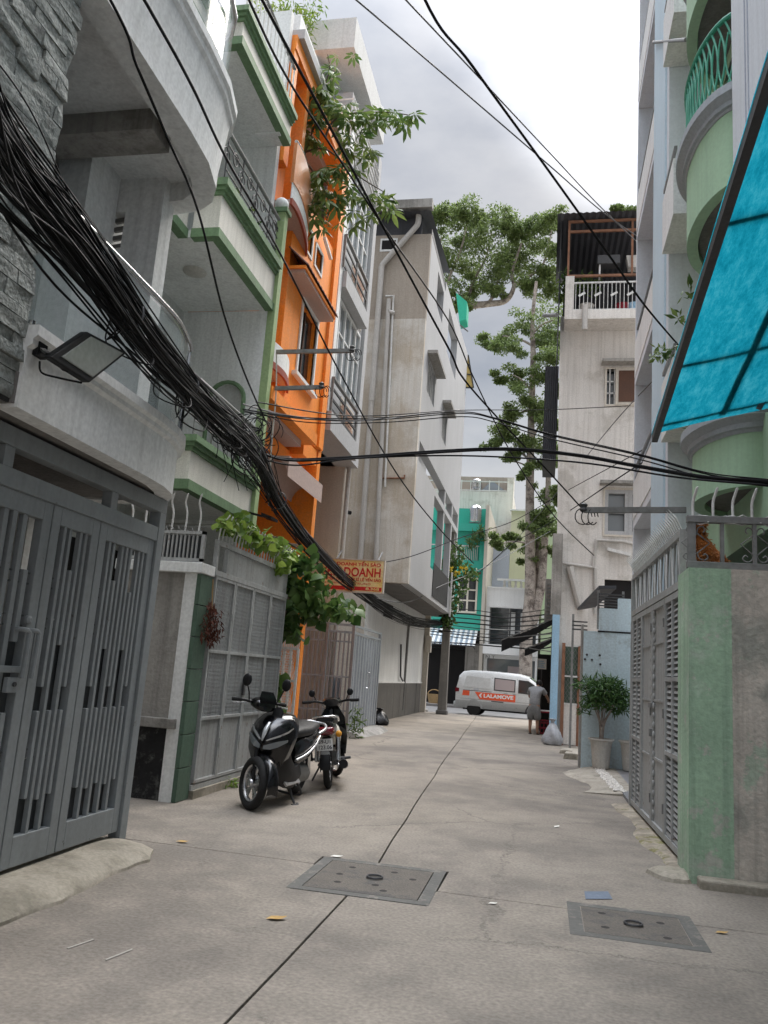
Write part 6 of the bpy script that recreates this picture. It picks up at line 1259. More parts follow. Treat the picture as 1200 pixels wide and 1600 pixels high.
clump('terrace_plant', 'green bushes along the caged roof terrace', 'plant', (.7, 21.5, 11.4), np.concatenate([blob((.7, 21.6, 12.5), .32, 90), blob((.2, 21.2, 12.3), .2, 90, (.6, 2, 3)), blob((1.0, 21.6, 12.45), .25, 50)]), .2, .25, 'leaf_umbrella')
clump('balcony_plant', 'small leafy branch poking from the blue building balcony', 'plant', (1.5, 12.4, 5.7), np.concatenate([blob(np.array(PX(u, v, 1.42)), r_, n) for u, v, r_, n in ((1030, 552, .10, 16), (1045, 550, .10, 16), (1022, 550, .05, 6), (1060, 548, .10, 14), (1084, 460, .12, 18), (1068, 500, .10, 12))]), .12, .4, 'leaf_umbrella')
clump('balcony_plant', 'tangle of climbing leaves behind the lower green balcony rail', 'plant', (1.7, 8.8, 4.3), np.concatenate([blob((1.72+.1*math.sin(k), 8.3+.2*k, 4.45), .14, 36) for k in range(6)]), .10, .4, 'leaf_dark')
for (x, y, z, c_, lb) in ((.8, 21.1, 11.33, 'pot_white', 'white tub on the roof terrace'), (1.75, 21.1, 11.33, 'red_plastic', 'red tub on the roof terrace'), (2.05, 21.1, 11.33, 'post_blue', 'blue tub on the roof terrace')):
    t = thing('plastic_tub', lb+' behind the white bars', 'tub', (x, y, z)); MB().lathe([(.16, 0), (.2, .26), (.22, .28), (.19, .28), (.15, .03), (.001, .03)], (x, y, z), 16).build('tub', c_, t, 40)
t = thing('planter_box', 'dark planter box on the cage beam of the roof terrace', 'planter', (1.3, 20.9, 12.7)); bx('box', 'iron_dark', t, (1.05, 20.85, 12.72), (1.65, 21.2, 12.98), .02); bx('stand', 'iron_white', t, (1.1, 20.9, 12.35), (1.14, 21.1, 12.72))
t = thing('planter_box', 'white planter tub on the cage beam of the roof terrace', 'planter', (1.95, 20.9, 12.7)); MB().loft([[Vector((2.0+s*w, 21+q*.14, zz)) for s, q in ((-1,-1),(1,-1),(1,1),(-1,1))] for w, zz in ((.13, 12.6), (.19, 12.95))]).build('tub', 'pot_white', t)
# ============================================================= OVERHEAD CABLES
cb = thing('cable_bundle', 'thick sagging bundle of tangled black cables along the left houses', 'cables', (-3.5, 9, 3.6))
wp = [(-60, 120, 2.35, .16), (0, 238, 2.75, .155), (120, 385, 3.5, .13), (240, 550, 4.55, .115), (330, 645, 6.3, .115), (400, 715, 8.6, .15), (440, 795, 11, .09), (500, 868, 14, .10), (560, 922, 18, .10), (620, 962, 22.5, .13), (660, 975, 28, .15), (690, 975, 32.2, .12)]
ctrs = [PY(u, v, y) for u, v, y, r in wp]
for k in range(70):
    a0 = random.uniform(0, 2*math.pi); r0 = math.sqrt(random.random()); tw = random.uniform(-.25, .25); pts = []
    for i, c in enumerate(ctrs):
        a_ = a0+tw*i+random.gauss(0, .30); rr = min(1.9, abs(r0*(1.5 if k % 4 == 0 else 1)+random.gauss(0, .26)))*wp[i][3]
        pts.append(c+Vector((math.cos(a_)*rr*.8, 0, math.sin(a_)*rr*1.0)))
    MB().tube(catmull(pts, 7), random.choice((.003, .004, .005, .006, .007, .009, .011)), 6).build('cable', 'cable' if random.random() < .88 else 'cable_gray', cb, 60)
for k in range(18):                                            # slack loops hanging out of the bundle
    i = random.choice((2, 3, 3, 4, 4, 4, 5, 5, 7, 8)); a, b = ctrs[i], ctrs[i+1]; t0 = random.uniform(0, .5); p, q = a.lerp(b, t0), a.lerp(b, t0+random.uniform(.25, .6))
    s = random.uniform(.1, .38); o = Vector((random.uniform(-.12, .12), 0, 0))
    MB().tube(catmull([p, p.lerp(q, .3)+o-Vector((0, 0, s*.8)), p.lerp(q, .65)-o-Vector((0, 0, s)), q], 6), random.choice((.004, .005, .006)), 5).build('slack_loop', 'cable', cb, 60)
c5 = PY(392, 672, 8.8)
for k in range(15):                                            # coiled spare cable at the bracket
    r_ = random.uniform(.10, .24); ph = random.uniform(0, 6); tl = Vector((random.uniform(-.6, .6), random.uniform(-.9, .9), 0)); c = c5+Vector((random.uniform(-.12, .12), random.uniform(-.25, .25), random.uniform(-.14, .12)))
    MB().tube([c+Vector((r_*math.cos(a)+tl.x*.1*math.sin(a), tl.y*.25*math.sin(a+1)+.02*a, r_*.85*math.sin(a))) for a in np.linspace(ph, ph+5.6, 22)], random.choice((.005, .006, .008)), 5).build('cable_coil', 'cable' if k % 5 else 'cable_gray', cb, 60)
for k in range(11):
    p = ctrs[4].lerp(ctrs[5], random.random())+Vector((random.uniform(-.1, .12), 0, -.08)); MB().tube(catmull([p, p+Vector((random.uniform(-.06, .06), .02, -.12)), p+Vector((random.uniform(-.12, .12), .04, -random.uniform(.2, .42)))], 4), .004, 5).build('loose_end', 'cable', cb)
for i, t in ((2, .6), (3, .5), (4, .9), (5, .8), (6, .5), (7, .5)): p = ctrs[i].lerp(ctrs[i+1], t); MB().torus(p, wp[i][3]*.85, .007, 'y', 16, 5).build('cable_tie', 'cable_gray', cb)
def span(label, pts, r, mt='cable', n=1, sep=.02, sag=0):
    P = [PY(u, v, y) for u, v, y in pts]
    if pts[0][1] < 0:                                          # carry on overhead to the houses behind the camera
        d = P[0]-P[1]; P = [P[0]+Vector((d.x*4, -7, min(1.2, d.z*2))), P[0]+Vector((d.x*1.2, -2.2, min(.5, d.z)))]+P
    if pts[-1][0] > 1200: P.append(Vector((2.6, 7.9, 3.28)))
    t = thing('overhead_cable', label, 'cable', P[-2] if len(P) > 2 else P[0], group='single cables strung across the alley')
    if len(P) == 2: P = [P[0], P[0].lerp(P[1], .25)-Vector((0, 0, sag*.75)), P[0].lerp(P[1], .5)-Vector((0, 0, sag)), P[0].lerp(P[1], .75)-Vector((0, 0, sag*.75)), P[1]]
    for k in range(n):
        o = Vector((sep*math.cos(2.4*k), sep*.3*k, sep*math.sin(2.4*k))) if k else Vector()
        MB().tube(catmull([p+o*(1 if 0 < i < len(P)-1 else .4) for i, p in enumerate(P)], 8), r, 6).build('strand', mt, t, 60)
    return t
span('black cable falling from the top left past the umbrella tree to the right bracket arm', ((400, -20, 5), (502, 172, 6.5), (595, 347, 8), (700, 542, 10), (735, 605, 11), (860, 740, 13), (910, 795, 14)), .012, n=2, sep=.012)
span('thinner cable left of the umbrella tree falling to the stained wall clamp', ((380, -20, 5.5), (446, 117, 7), (525, 240, 8.5), (600, 355, 10), (700, 500, 13), (740, 590, 15), (800, 710, 17.5), (865, 805, 20), (928, 868, 21.3)), .013)
span('paired cable from the top edge crossing the sky to the awning corner', ((660, -10, 6), (740, 105, 6.5), (860, 270, 8), (960, 410, 9), (1010, 480, 10), (1065, 545, 11)), .011, n=2, sep=.014)
span('leftmost thin cable crossing the grey part of the sky', ((545, -10, 7), (700, 122, 9), (860, 260, 12), (960, 345, 15), (1085, 425, 18)), .010, 'cable_gray')
span('thin cable crossing the sky just right of the leftmost one', ((625, -10, 7), (740, 112, 9), (860, 240, 12), (945, 330, 15), (1040, 420, 18)), .010, 'cable_gray')
span('twisted cable dropping in front of the rounded white balcony to the bundle', ((165, -15, 3.6), (215, 105, 4), (262, 215, 4.6), (310, 330, 5.4), (350, 490, 6.6), (385, 590, 7.8), (416, 660, 9)), .008, n=2, sep=.012)
span('black cable running over the upper rounded parapet into the orange facade', ((220, -10, 3.8), (300, 135, 4.6), (355, 250, 5.5), (440, 400, 7.5), (530, 580, 10), (620, 740, 12.5), (690, 830, 15), (740, 880, 18)), .011)
span('thick lower pair of cables crossing the alley from the bundle to the green balcony', ((395, 700, 9), (440, 718, 9.2), (520, 718, 9.5), (700, 706, 9.5), (800, 703, 9.2), (900, 712, 8.8), (1000, 730, 8.4), (1110, 748, 8.0), (1230, 758, 7.4)), .014, n=2, sep=.030)
span('lower strand just beneath the thick pair crossing the alley', ((395, 712, 9.1), (460, 727, 9.3), (560, 716, 9.5), (720, 712, 9.5), (900, 722, 8.9), (1060, 746, 8.2), (1230, 762, 7.4)), .010)
span('group of three thin cables above the thick pair meeting at the green balcony', ((380, 640, 8.8), (480, 655, 9.4), (600, 655, 9.6), (720, 646, 9.6), (775, 655, 9.4), (860, 680, 9.0), (1000, 712, 8.4), (1110, 742, 8), (1230, 757, 7.4)), .007, n=3, sep=.035)
span('pale cable among the thin ones from the bundle to the corner house', ((380, 632, 8.8), (460, 652, 10), (560, 658, 12), (640, 650, 16), (720, 640, 22)), .008, 'cable_gray', 2, .03)
span('nearly level thin cable crossing from the corner house to the stained wall', ((400, 628, 9), (560, 650, 12), (720, 641, 17), (860, 640, 20), (985, 634, 21.3)), .010)
span('taut cable between the white wall and the corner house below the shop sign', ((560, 885, 18), (640, 870, 19), (720, 840, 20.5), (800, 815, 22), (880, 770, 22), (1010, 700, 14)), .010)
span('cable rising from the pole towards the tree trunk and stained wall', ((690, 945, 32), (760, 885, 34), (800, 850, 32), (868, 812, 24), (1000, 725, 14), (1070, 690, 11)), .014)
span('loose pale cable swinging from the bundle end to the street', ((588, 935, 19.5), (640, 940, 23), (690, 915, 28), (760, 885, 34), (860, 830, 40)), .012, 'cable_gray')
span('thin cable from the street junction up to the blue building', ((758, 886, 36), (800, 850, 34), (870, 770, 26), (960, 660, 18), (1040, 575, 12.5)), .010, 'cable_gray')
for k in range(9):
    v0 = 955+k*6.5
    span(('uppermost', 'second', 'third', 'fourth', 'fifth', 'sixth', 'seventh', 'eighth', 'lowest')[k]+' of the nine street cables passing in front of the white glazed house', ((660, v0-8+random.uniform(-4, 4), 33.2), (730, v0+random.uniform(-3, 3), 34), (790, v0+4, 34.5), (850, v0-2+k, 34.5), (900, v0-10, 34)), random.choice((.016, .022, .028)))
# bracket arms
def arm(label, a, b, Y, curl=True):
    t = thing('cable_bracket', label, 'bracket', PY(*a, Y), group='steel cable brackets on the facades'); A, B = PY(*a, Y), PY(*b, Y)
    MB().bar(A, B, .045, .06).build('arm', 'iron_gray', t); MB().lathe([(.03, 0), (.045, .02), (.03, .05), (.045, .08), (.02, .1)], B-Vector((0, 0, .02)), 10).build('insulator', 'iron_dark', t)
    for k in range(3): MB().tube([B+Vector((.05*k+.09*math.cos(q)*(1-.2*k), .02*math.sin(2*q), -.07+.09*math.sin(q))) for q in np.linspace(0, 5.5, 14)], .006, 5).build('wire_loop', 'cable', t)
    return t
arm('long grey bracket arm in front of the orange house window', (432, 550), (550, 548), 11.3); arm('short grey bracket arm below the long one on the orange house', (430, 607), (502, 605), 11.3)
MB().tube(catmull([PY(432, 552, 11.3), PY(431, 620, 11.3), PY(424, 700, 11.3), PY(420, 790, 11.3)], 4), .012, 6).build('conduit', 'pvc', h3)
t = arm('dark steel bracket arm reaching out from the right gate corner to the cables', (1072, 797), (912, 797), 8.9)
sl_ = thing('flood_lamp', 'small dark flood lamp under the cream balcony above the vine', 'lamp', PX(405, 815, -4.1)); p = PX(413, 807, -4.0)
MB().loft([[p+Vector((0, dy, dz)) for dy, dz in ((-.14, -.02), (.14, -.02), (.14, .03), (-.14, .03))], [p+Vector((.16, dy, dz-.04)) for dy, dz in ((-.14, -.02), (.14, -.02), (.14, .02), (-.14, .02))]]).build('housing', 'black_plastic', sl_); MB().bar(p+Vector((-.02, 0, 0)), p+Vector((-.25, 0, .05)), .03).build('arm', 'black_plastic', sl_)
# ============================================================= TWO-WHEELERS
def wheel(parent, x, z, Rw, rt, spokes, rim_mt, steer=0., pivot=None, y=0.):
    tp_ = MB().torus((0, 0, 0), Rw-rt, rt, 'y', 32, 10, 1.0).build('tyre', 'rubber', None, 60); w = tp_; w.name = 'wheel'; w.parent = parent
    w.matrix_basis = T((x, y, z))@Matrix.Rotation(steer, 4, 'Z')
    rm = MB().torus((0, 0, 0), Rw-2*rt+.004, .016, 'y', 32, 8, 1.6).build('rim', rim_mt, w, 60, local=True)
    hb = MB().lathe([(.03, -.05), (.045, -.03), (.045, .03), (.03, .05)], (0, 0, 0), 16, 'y').build('hub', rim_mt, w, 40, local=True)
    for k in range(spokes):
        a = 2*math.pi*k/spokes+.3
        for s in (-.16, .16):
            MB().bar((math.cos(a)*.03, 0, math.sin(a)*.03), (math.cos(a+s)*(Rw-2*rt), 0, math.sin(a+s)*(Rw-2*rt)), .022, .018, (0, 1, 0)).build('spoke', rim_mt, w, local=True)
    dk = MB().lathe([(.085, .030), (.085, .034)], (0, 0, 0), 20, 'y').build('brake_disc', 'steel', w, 40, local=True)
    return w
def ring(x, z, w, h, n=14, p=2.6, dz=0., yo=0.):              # superellipse cross-section in the y-z plane
    out = []
    for k in range(n):
        a = 2*math.pi*k/n; c, s = math.cos(a), math.sin(a)
        out.append(Vector((x, yo+w*math.copysign(abs(c)**(2/p), c), z+h*math.copysign(abs(s)**(2/p), s))))
    return out
def L(parent, nm, mt, rings, smooth=50): return MB().loft(rings).build(nm, mt, parent, smooth, local=True)
def Tb(parent, nm, mt, pts, r, n=8, k=5): return MB().tube(catmull(pts, k) if len(pts) > 2 else pts, r, n).build(nm, mt, parent, 50, local=True)
sc = thing('motor_scooter', 'glossy black motor scooter facing the camera with silver headlight trim and alloy wheels', 'scooter', (-2.83, 8.80, 0), R(-94))
sc.rotation_euler = (R(-7), 0, R(-94))
# forward = +x, left side = +y
wheel(sc, .64, .262, .262, .045, 5, 'alloy', R(50)); wheel(sc, -.62, .258, .258, .052, 5, 'alloy')
St = T((.56, 0, 0))@Matrix.Rotation(R(50), 4, 'Z')@T((-.56, 0, 0))
def sp2(p): return St@Vector(p)
for s in (-1, 1): Tb(sc, 'fork_leg', 'black_plastic', [sp2((.64, s*.075, .26)), sp2((.58, s*.075, .46)), sp2((.53, s*.06, .62))], .022)
rr = []
for a in np.linspace(R(-10), R(150), 12): rr.append([sp2((.64+.285*math.cos(a)*(1.0), y, .262+.285*math.sin(a)+dz)) for y, dz in ((-.06, -.03), (-.05, .0), (0, .012), (.05, .0), (.06, -.03))])
MB().loft(rr, closed=False).build('front_fender', 'black_gloss', sc, 60, local=True)
# front apron: beak, shield, lower cowl
L(sc, 'front_shield', 'black_gloss', [[Vector((x+d*(1-(abs(y)/w)**1.7 if w else 0), y, z)) for y in np.linspace(-w, w, 9)]+[Vector((x-.10, y, z)) for y in np.linspace(w, -w, 9)] for x, d, w, z in
   ((.40, .05, .12, .34), (.42, .10, .18, .46), (.44, .15, .22, .56), (.43, .19, .24, .66), (.40, .20, .245, .75), (.35, .17, .225, .84), (.30, .11, .18, .91), (.27, .05, .12, .95))], 40)
for s in (-1, 1):
    def fp(t, z): y = s*t; return Vector((0, 0, 0))
    # silver brows and lamps on the beak
    L(sc, 'headlight_trim', 'silver_paint', [[Vector((x, s*y, z+dz)) for dz in (-.010*k, .010*k)]+[Vector((x-.03, s*y, z+dz)) for dz in (.010*k, -.010*k)] for x, y, z, k in ((.622, .035, .69, .5), (.60, .08, .715, .9), (.555, .15, .755, 1.0), (.49, .205, .80, .9), (.43, .225, .84, .4))], 40)
    L(sc, 'headlight', 'glass_gray', [[Vector((x, s*y, z+dz)) for dz in (-.022*k, .022*k)]+[Vector((x-.03, s*y, z+dz)) for dz in (.022*k, -.022*k)] for x, y, z, k in ((.632, .02, .62, .8), (.612, .09, .640, 1.4), (.57, .15, .67, 1.4), (.50, .215, .71, .6))], 40)
    L(sc, 'side_cowl', 'black_plastic', [[Vector((x, s*y0, z0)), Vector((x, s*(y0+.03), (z0+z1)/2)), Vector((x, s*y1, z1)), Vector((x, s*(y1-.06), z1)), Vector((x, s*(y0-.05), z0))] for x, y0, z0, y1, z1 in ((.46, .13, .38, .17, .62), (.34, .18, .24, .20, .62), (.20, .20, .20, .20, .50), (.02, .20, .19, .19, .40), (-.15, .18, .22, .17, .42))], 40)
    L(sc, 'tread_strip', 'alloy', [[Vector((x, s*.235, .25)), Vector((x, s*.18, .30)), Vector((x, s*.17, .28)), Vector((x, s*.225, .235))] for x in (.30, .16, .02, -.1)], 30)
L(sc, 'nose_emblem', 'silver_paint', [ring(.645, .70, .012, .02, 10), ring(.615, .78, .024, .03, 10), ring(.55, .85, .016, .02, 10)], 50)
L(sc, 'floorboard', 'black_plastic', [ring(x, .27, .17, .05, 12, 5) for x in (.36, .1, -.18)], 30)
L(sc, 'body', 'black_gloss', [ring(x, z, w, h, 16, 2.8) for x, z, w, h in ((-.10, .46, .12, .16), (-.22, .52, .155, .18), (-.45, .56, .17, .16), (-.68, .63, .15, .11), (-.86, .69, .10, .07), (-.95, .71, .05, .03))])
L(sc, 'seat', 'leather', [ring(x, z, w, h, 16, 2.6) for x, z, w, h in ((.0, .70, .06, .02), (-.06, .72, .10, .05), (-.25, .735, .13, .06), (-.45, .745, .15, .055), (-.65, .785, .14, .055), (-.78, .79, .10, .03))])
Tb(sc, 'grab_rail', 'silver_paint', [(-.62, .16, .72), (-.80, .17, .77), (-.95, .10, .80), (-.97, 0, .80), (-.95, -.10, .80), (-.80, -.17, .77), (-.62, -.16, .72)], .016)
Tb(sc, 'silver_side_line', 'silver_paint', [(-.08, .145, .46), (-.3, .182, .52), (-.55, .175, .60), (-.75, .14, .68)], .014)
L(sc, 'tail_lamp', 'red_lens', [ring(-.93, .66, .07, .04), ring(-.98, .67, .05, .025)])
L(sc, 'engine_case', 'iron_gray', [ring(x, .27, .09, .10, 12, 3, 0, .06) for x in (-.12, -.4, -.62)]); L(sc, 'crank_case', 'iron_dark', [ring(x, .28, .10, .12, 12) for x in (.02, -.15, -.3)])
Tb(sc, 'muffler', 'black_plastic', [(-.3, -.15, .26), (-.6, -.17, .30), (-.86, -.18, .36)], .06, 12); Tb(sc, 'rear_shock', 'steel', [(-.60, .12, .30), (-.50, .12, .55)], .03)
rr = []
for a in np.linspace(R(20), R(175), 9): rr.append([Vector((-.62-.30*math.cos(math.pi-a)*-1, y, .258+.29*math.sin(a))) for y in (-.06, 0, .06)])
MB().loft(rr, closed=False).build('rear_fender', 'black_plastic', sc, 60, local=True)
Tb(sc, 'kickstand', 'iron_dark', [(-.02, .13, .24), (.02, .20, .12), (.03, .265, .035)], .014); Tb(sc, 'kickstand_foot', 'iron_dark', [(.10, .26, .035), (.03, .30, .035), (-.03, .27, .035)], .012); Tb(sc, 'centre_stand', 'iron_dark', [(-.3, .12, .2), (-.38, .16, .06), (-.36, -.16, .06), (-.3, -.12, .2)], .014)
# steering head
hs = MB().loft([[St@v for v in ring(x, z, w, h, 14)] for x, z, w, h in ((.46, .985, .05, .03), (.42, 1.0, .11, .055), (.34, 1.02, .14, .065), (.26, 1.01, .11, .05), (.20, .99, .06, .02))]).build('handlebar_cover', 'black_gloss', sc, 50, local=True)
L(sc, 'steering_column', 'black_plastic', [ring(x, z, .06, .06) for x, z in ((.42, .80), (.36, .95))])
MB().loft([[St@Vector((x, y, z)) for y in (-w, -w*.5, 0, w*.5, w)] for x, w, z in ((.46, .09, 1.0), (.44, .10, 1.08), (.39, .07, 1.15))], closed=False).build('fly_screen', 'black_gloss', sc, 60, local=True)
for s in (-1, 1):
    MB().tube([St@Vector(p) for p in ((.33, s*.10, 1.02), (.30, s*.20, 1.03), (.25, s*.31, 1.02))], .014, 8).build('handlebar', 'black_plastic', sc, 50, local=True); MB().tube([St@Vector((.28, s*.22, 1.03)), St@Vector((.25, s*.32, 1.02))], .02, 10).build('grip', 'rubber', sc, 50, local=True)
    MB().tube([St@Vector(p) for p in ((.34, s*.18, 1.01), (.33, s*.24, 1.0), (.30, s*.33, .99))], .008, 6).build('brake_lever', 'alloy', sc, 50, local=True)
    MB().tube([St@Vector(p) for p in ((.33, s*.16, 1.03), (.35, s*.19, 1.12), (.34, s*.22, 1.19))], .007, 6).build('mirror_stalk', 'black_plastic', sc, 50, local=True)
    MB().ball(St@Vector((.34, s*.235, 1.24)), .07, 14, (.35, .75, .95)).build('mirror', 'black_plastic', sc, 60, local=True)

b2 = thing('motorcycle', 'black and cream motorcycle seen from behind with red tail lamp and white number plate', 'motorcycle', (-2.66, 10.72, 0), R(100)); b2.rotation_euler = (R(-7), 0, R(100))
wheel(b2, .62, .28, .28, .036, 5, 'alloy', R(28)); wheel(b2, -.60, .28, .28, .042, 5, 'alloy')
L(b2, 'side_cover', 'cream_plastic', [ring(x, z, w, h, 16, 2.8) for x, z, w, h in ((.34, .60, .10, .12), (.10, .56, .13, .10), (-.20, .60, .13, .12), (-.45, .68, .13, .10), (-.70, .75, .11, .06))])
L(b2, 'leg_shield', 'black_gloss', [[Vector((x+.06-abs(y)*.25, y, z)) for y in np.linspace(-w, w, 7)]+[Vector((x-abs(y)*.25, y, z)) for y in np.linspace(w, -w, 7)] for x, w, z in ((.34, .17, .32), (.36, .20, .55), (.40, .17, .80), (.42, .10, .92))], 40)
L(b2, 'seat', 'leather', [ring(x, z, w, h, 16, 2.6) for x, z, w, h in ((.10, .75, .07, .03), (-.05, .77, .11, .05), (-.30, .79, .13, .05), (-.55, .82, .135, .05), (-.72, .83, .11, .03))])
Tb(b2, 'grab_rail', 'chrome', [(-.50, .15, .80), (-.72, .15, .86), (-.84, .08, .87), (-.84, -.08, .87), (-.72, -.15, .86), (-.50, -.15, .80)], .013)
L(b2, 'tail_cowl', 'black_gloss', [ring(x, z, w, h, 14, 2.8) for x, z, w, h in ((-.58, .72, .13, .09), (-.76, .74, .125, .085), (-.84, .74, .11, .07))])
L(b2, 'tail_lamp', 'red_lens', [ring(-.82, .70, .12, .055, 14, 4), ring(-.885, .70, .105, .045, 14, 4), ring(-.90, .70, .07, .03, 14, 4)])
pl_ = MB().box((-.872, -.095, .47), (-.866, .095, .61)).build('number_plate', 'plate_white', b2, local=True, bevel=.002)
text('59-U1', .062, 'ink', pl_, (-.8735, 0, .573), (0, -1, 0), (0, 0, 1), (-1, 0, 0), .145, depth=.002, local=True, bold=.001); text('123.06', .062, 'ink', pl_, (-.8735, 0, .508), (0, -1, 0), (0, 0, 1), (-1, 0, 0), .16, depth=.002, local=True, bold=.001)
rr = []
for a in np.linspace(R(60), R(185), 10): rr.append([Vector((-.60+.33*math.cos(a), y, .28+.33*math.sin(a)+dz)) for y, dz in ((-.065, -.03), (-.05, 0), (.05, 0), (.065, -.03))])
MB().loft(rr, closed=False).build('rear_fender', 'black_plastic', b2, 60, local=True); L(b2, 'fender_flap', 'iron_gray', [ring(-.885, .42, .06, .05, 10, 4), ring(-.90, .36, .055, .03, 10, 4)])
for s in (-1, 1):
    Tb(b2, 'rear_shock', 'steel', [(-.58, s*.13, .32), (-.46, s*.13, .66)], .03); Tb(b2, 'fork_leg', 'steel', [(.62, s*.07, .28), (.50, s*.07, .70)], .02)
    MB().ball((-.83, s*.17, .66), .04, 10).build('indicator', 'flower_orange', b2, 60, local=True); Tb(b2, 'handlebar', 'black_plastic', [(.36, s*.06, .98), (.30, s*.2, 1.02), (.20, s*.36, 1.02)], .016); Tb(b2, 'grip', 'rubber', [(.24, s*.27, 1.02), (.18, s*.38, 1.02)], .021)
    Tb(b2, 'mirror_stalk', 'black_plastic', [(.30, s*.2, 1.03), (.32, s*.24, 1.10)], .007); MB().ball((.31, s*.26, 1.13), .055, 12, (.35, .8, .9)).build('mirror', 'black_plastic', b2, 60, local=True)
    Tb(b2, 'footpeg', 'iron_dark', [(-.12, s*.08, .30), (-.12, s*.26, .31)], .018)
L(b2, 'headlamp_cowl', 'black_gloss', [ring(x, z, w, h) for x, z, w, h in ((.26, 1.0, .10, .05), (.40, .99, .14, .08), (.50, .95, .09, .05))])
L(b2, 'engine', 'iron_gray', [ring(x, .32, .10, .10, 12, 3) for x in (.25, .0, -.2)]); Tb(b2, 'swingarm', 'iron_dark', [(-.1, .10, .30), (-.6, .10, .28)], .025); Tb(b2, 'chain_case', 'iron_dark', [(-.1, -.10, .30), (-.6, -.10, .30)], .03)
Tb(b2, 'muffler', 'iron_dark', [(.1, -.12, .26), (-.35, -.19, .25), (-.80, -.21, .30)], .05, 12); Tb(b2, 'muffler_end', 'black_plastic', [(-.78, -.21, .30), (-.82, -.21, .305)], .054, 14); Tb(b2, 'kickstand', 'iron_dark', [(-.05, .12, .26), (-.03, .22, .10), (-.03, .26, .03)], .012)

# ============================================================= VAN
vn_ = thing('delivery_van', 'white and grey delivery van with an orange side stripe passing the alley mouth', 'van', (-3.55, 35.35, -.05), R(-4))
# x forward from the rear bumper, side planes y = +-hw
def hw(z): return .76 if z < 1.02 else .76-.10*(z-1.02)/.80
prof_top = [(0.03, .75), (.0, 1.0), (.10, 1.62), (.22, 1.78), (.6, 1.84), (1.6, 1.86), (2.6, 1.82), (2.95, 1.74), (3.25, 1.55), (3.62, 1.15), (3.95, .98), (4.12, .80), (4.16, .55)]
xs = [0.0, .10, .25, .6, 1.2, 1.9, 2.6, 2.95, 3.25, 3.62, 3.95, 4.12, 4.16]
def topz(x): return float(np.interp(x, [p[0] if i else 0 for i, p in enumerate(prof_top)], [p[1] for p in prof_top])) if x > .01 else 1.05
rings = []
for x in xs:
    zt = topz(x); z0 = .30; zs = [z0, .42, .60, .85, 1.02]; zs = [min(z, zt-.06) for z in zs]; zu = zt
    left = [(hw(z)-(.05 if i == 0 else 0)-(.10*max(0, (x-3.6)/.56)), z) for i, z in enumerate(zs)]
    a = max(zs[-1], zu-.14); left += [(hw(a)-.10*max(0, (x-3.6)/.56), a), (hw(zu)-.07, zu-.03), (hw(zu)*.6, zu)]
    rings.append([Vector((x, y, z)) for y, z in left]+[Vector((x, -y, z)) for y, z in reversed(left)])
me = MB().loft(rings).mesh('body', 'van_white', 35); me.materials.append(M['van_gray'])
for f in me.polygons:
    if f.center.z < .66: f.material_index = 1
link('body', me, vn_, 0, True)
def vpan(nm, mt, pts, off=.006, th=.01):                        # panel laid on the right-hand side
    P = [Vector((x, -(hw(z)+off), z)) for x, z in pts]; return MB().prism(P, (0, th, 0)).build(nm, mt, vn_, local=True)
vpan('rear_panel', 'van_white', [(.30, 1.15), (1.42, 1.12), (1.42, 1.55), (.42, 1.60)], .012)
vpan('side_window', 'glass_pinkish', [(1.62, 1.12), (2.42, 1.10), (2.42, 1.52), (1.62, 1.56)], .012); vpan('window_seal', 'iron_dark', [(1.58, 1.08), (2.46, 1.06), (2.46, 1.56), (1.58, 1.60)], .007)
vpan('cab_window', 'glass_dark', [(2.62, 1.08), (3.42, 1.04), (3.18, 1.38), (2.98, 1.52), (2.62, 1.54)], .012); vpan('cab_window_seal', 'iron_dark', [(2.58, 1.04), (3.50, 1.0), (3.20, 1.42), (2.98, 1.56), (2.58, 1.58)], .007)
for x in (1.50, 2.52, 3.55): vpan('door_gap', 'iron_dark', [(x, .42), (x+.012, .42), (x+.012, 1.60 if x < 3 else 1.0), (x, 1.60 if x < 3 else 1.0)], .003, .006)
vpan('side_rail', 'iron_dark', [(.3, 1.005), (1.5, 1.0), (1.5, 1.02), (.3, 1.025)], .004); vpan('side_line', 'van_gray', [(.2, .665), (3.7, .66), (3.7, .68), (.2, .685)], .005)
vpan('stripe', 'van_orange', [(1.02, .68), (2.48, .66), (2.48, .95), (.80, .97)], .005); vpan('rear_stripe', 'van_orange', [(.28, .80), (.58, .80), (.58, 1.0), (.30, 1.0)], .005); vpan('stripe_foot', 'ink', [(1.5, .62), (2.0, .615), (2.0, .645), (1.5, .65)], .009)
tx_ = -(hw(.8)+.0085)
text('LALAMOVE', .20, 'lettering_white', vn_, (1.78, tx_, .83), (1, 0, 0), (0, 0, 1), (0, -1, 0), 1.22, local=True, bold=.008, depth=.003)
MB().prism([Vector((.98, tx_, .84)), Vector((1.05, tx_, .92)), Vector((1.12, tx_, .93)), Vector((1.06, tx_, .85)), Vector((1.10, tx_, .76)), Vector((1.04, tx_, .76))], (0, .003, 0)).build('bird_mark', 'lettering_white', vn_, local=True)
text('51D', .10, 'pale_bluegray', vn_, (.86, -(hw(1.06)+.004), 1.07), (1, 0, 0), (0, 0, 1), (0, -1, 0), .2, local=True, bold=.003)
for x in (2.1, 2.45): vpan('door_handle', 'van_gray', [(x-.1, .985), (x+.06, .98), (x+.06, 1.01), (x-.1, 1.015)], .02, .02)
L(vn_, 'tail_lamp', 'red_lens', [[Vector((-.02, y, z)) for y, z in ((-.77, .92), (-.62, .92), (-.62, 1.10), (-.77, 1.10))], [Vector((.14, y, z)) for y, z in ((-.775, .94), (-.62, .92), (-.62, 1.08), (-.775, 1.08))]], 0)
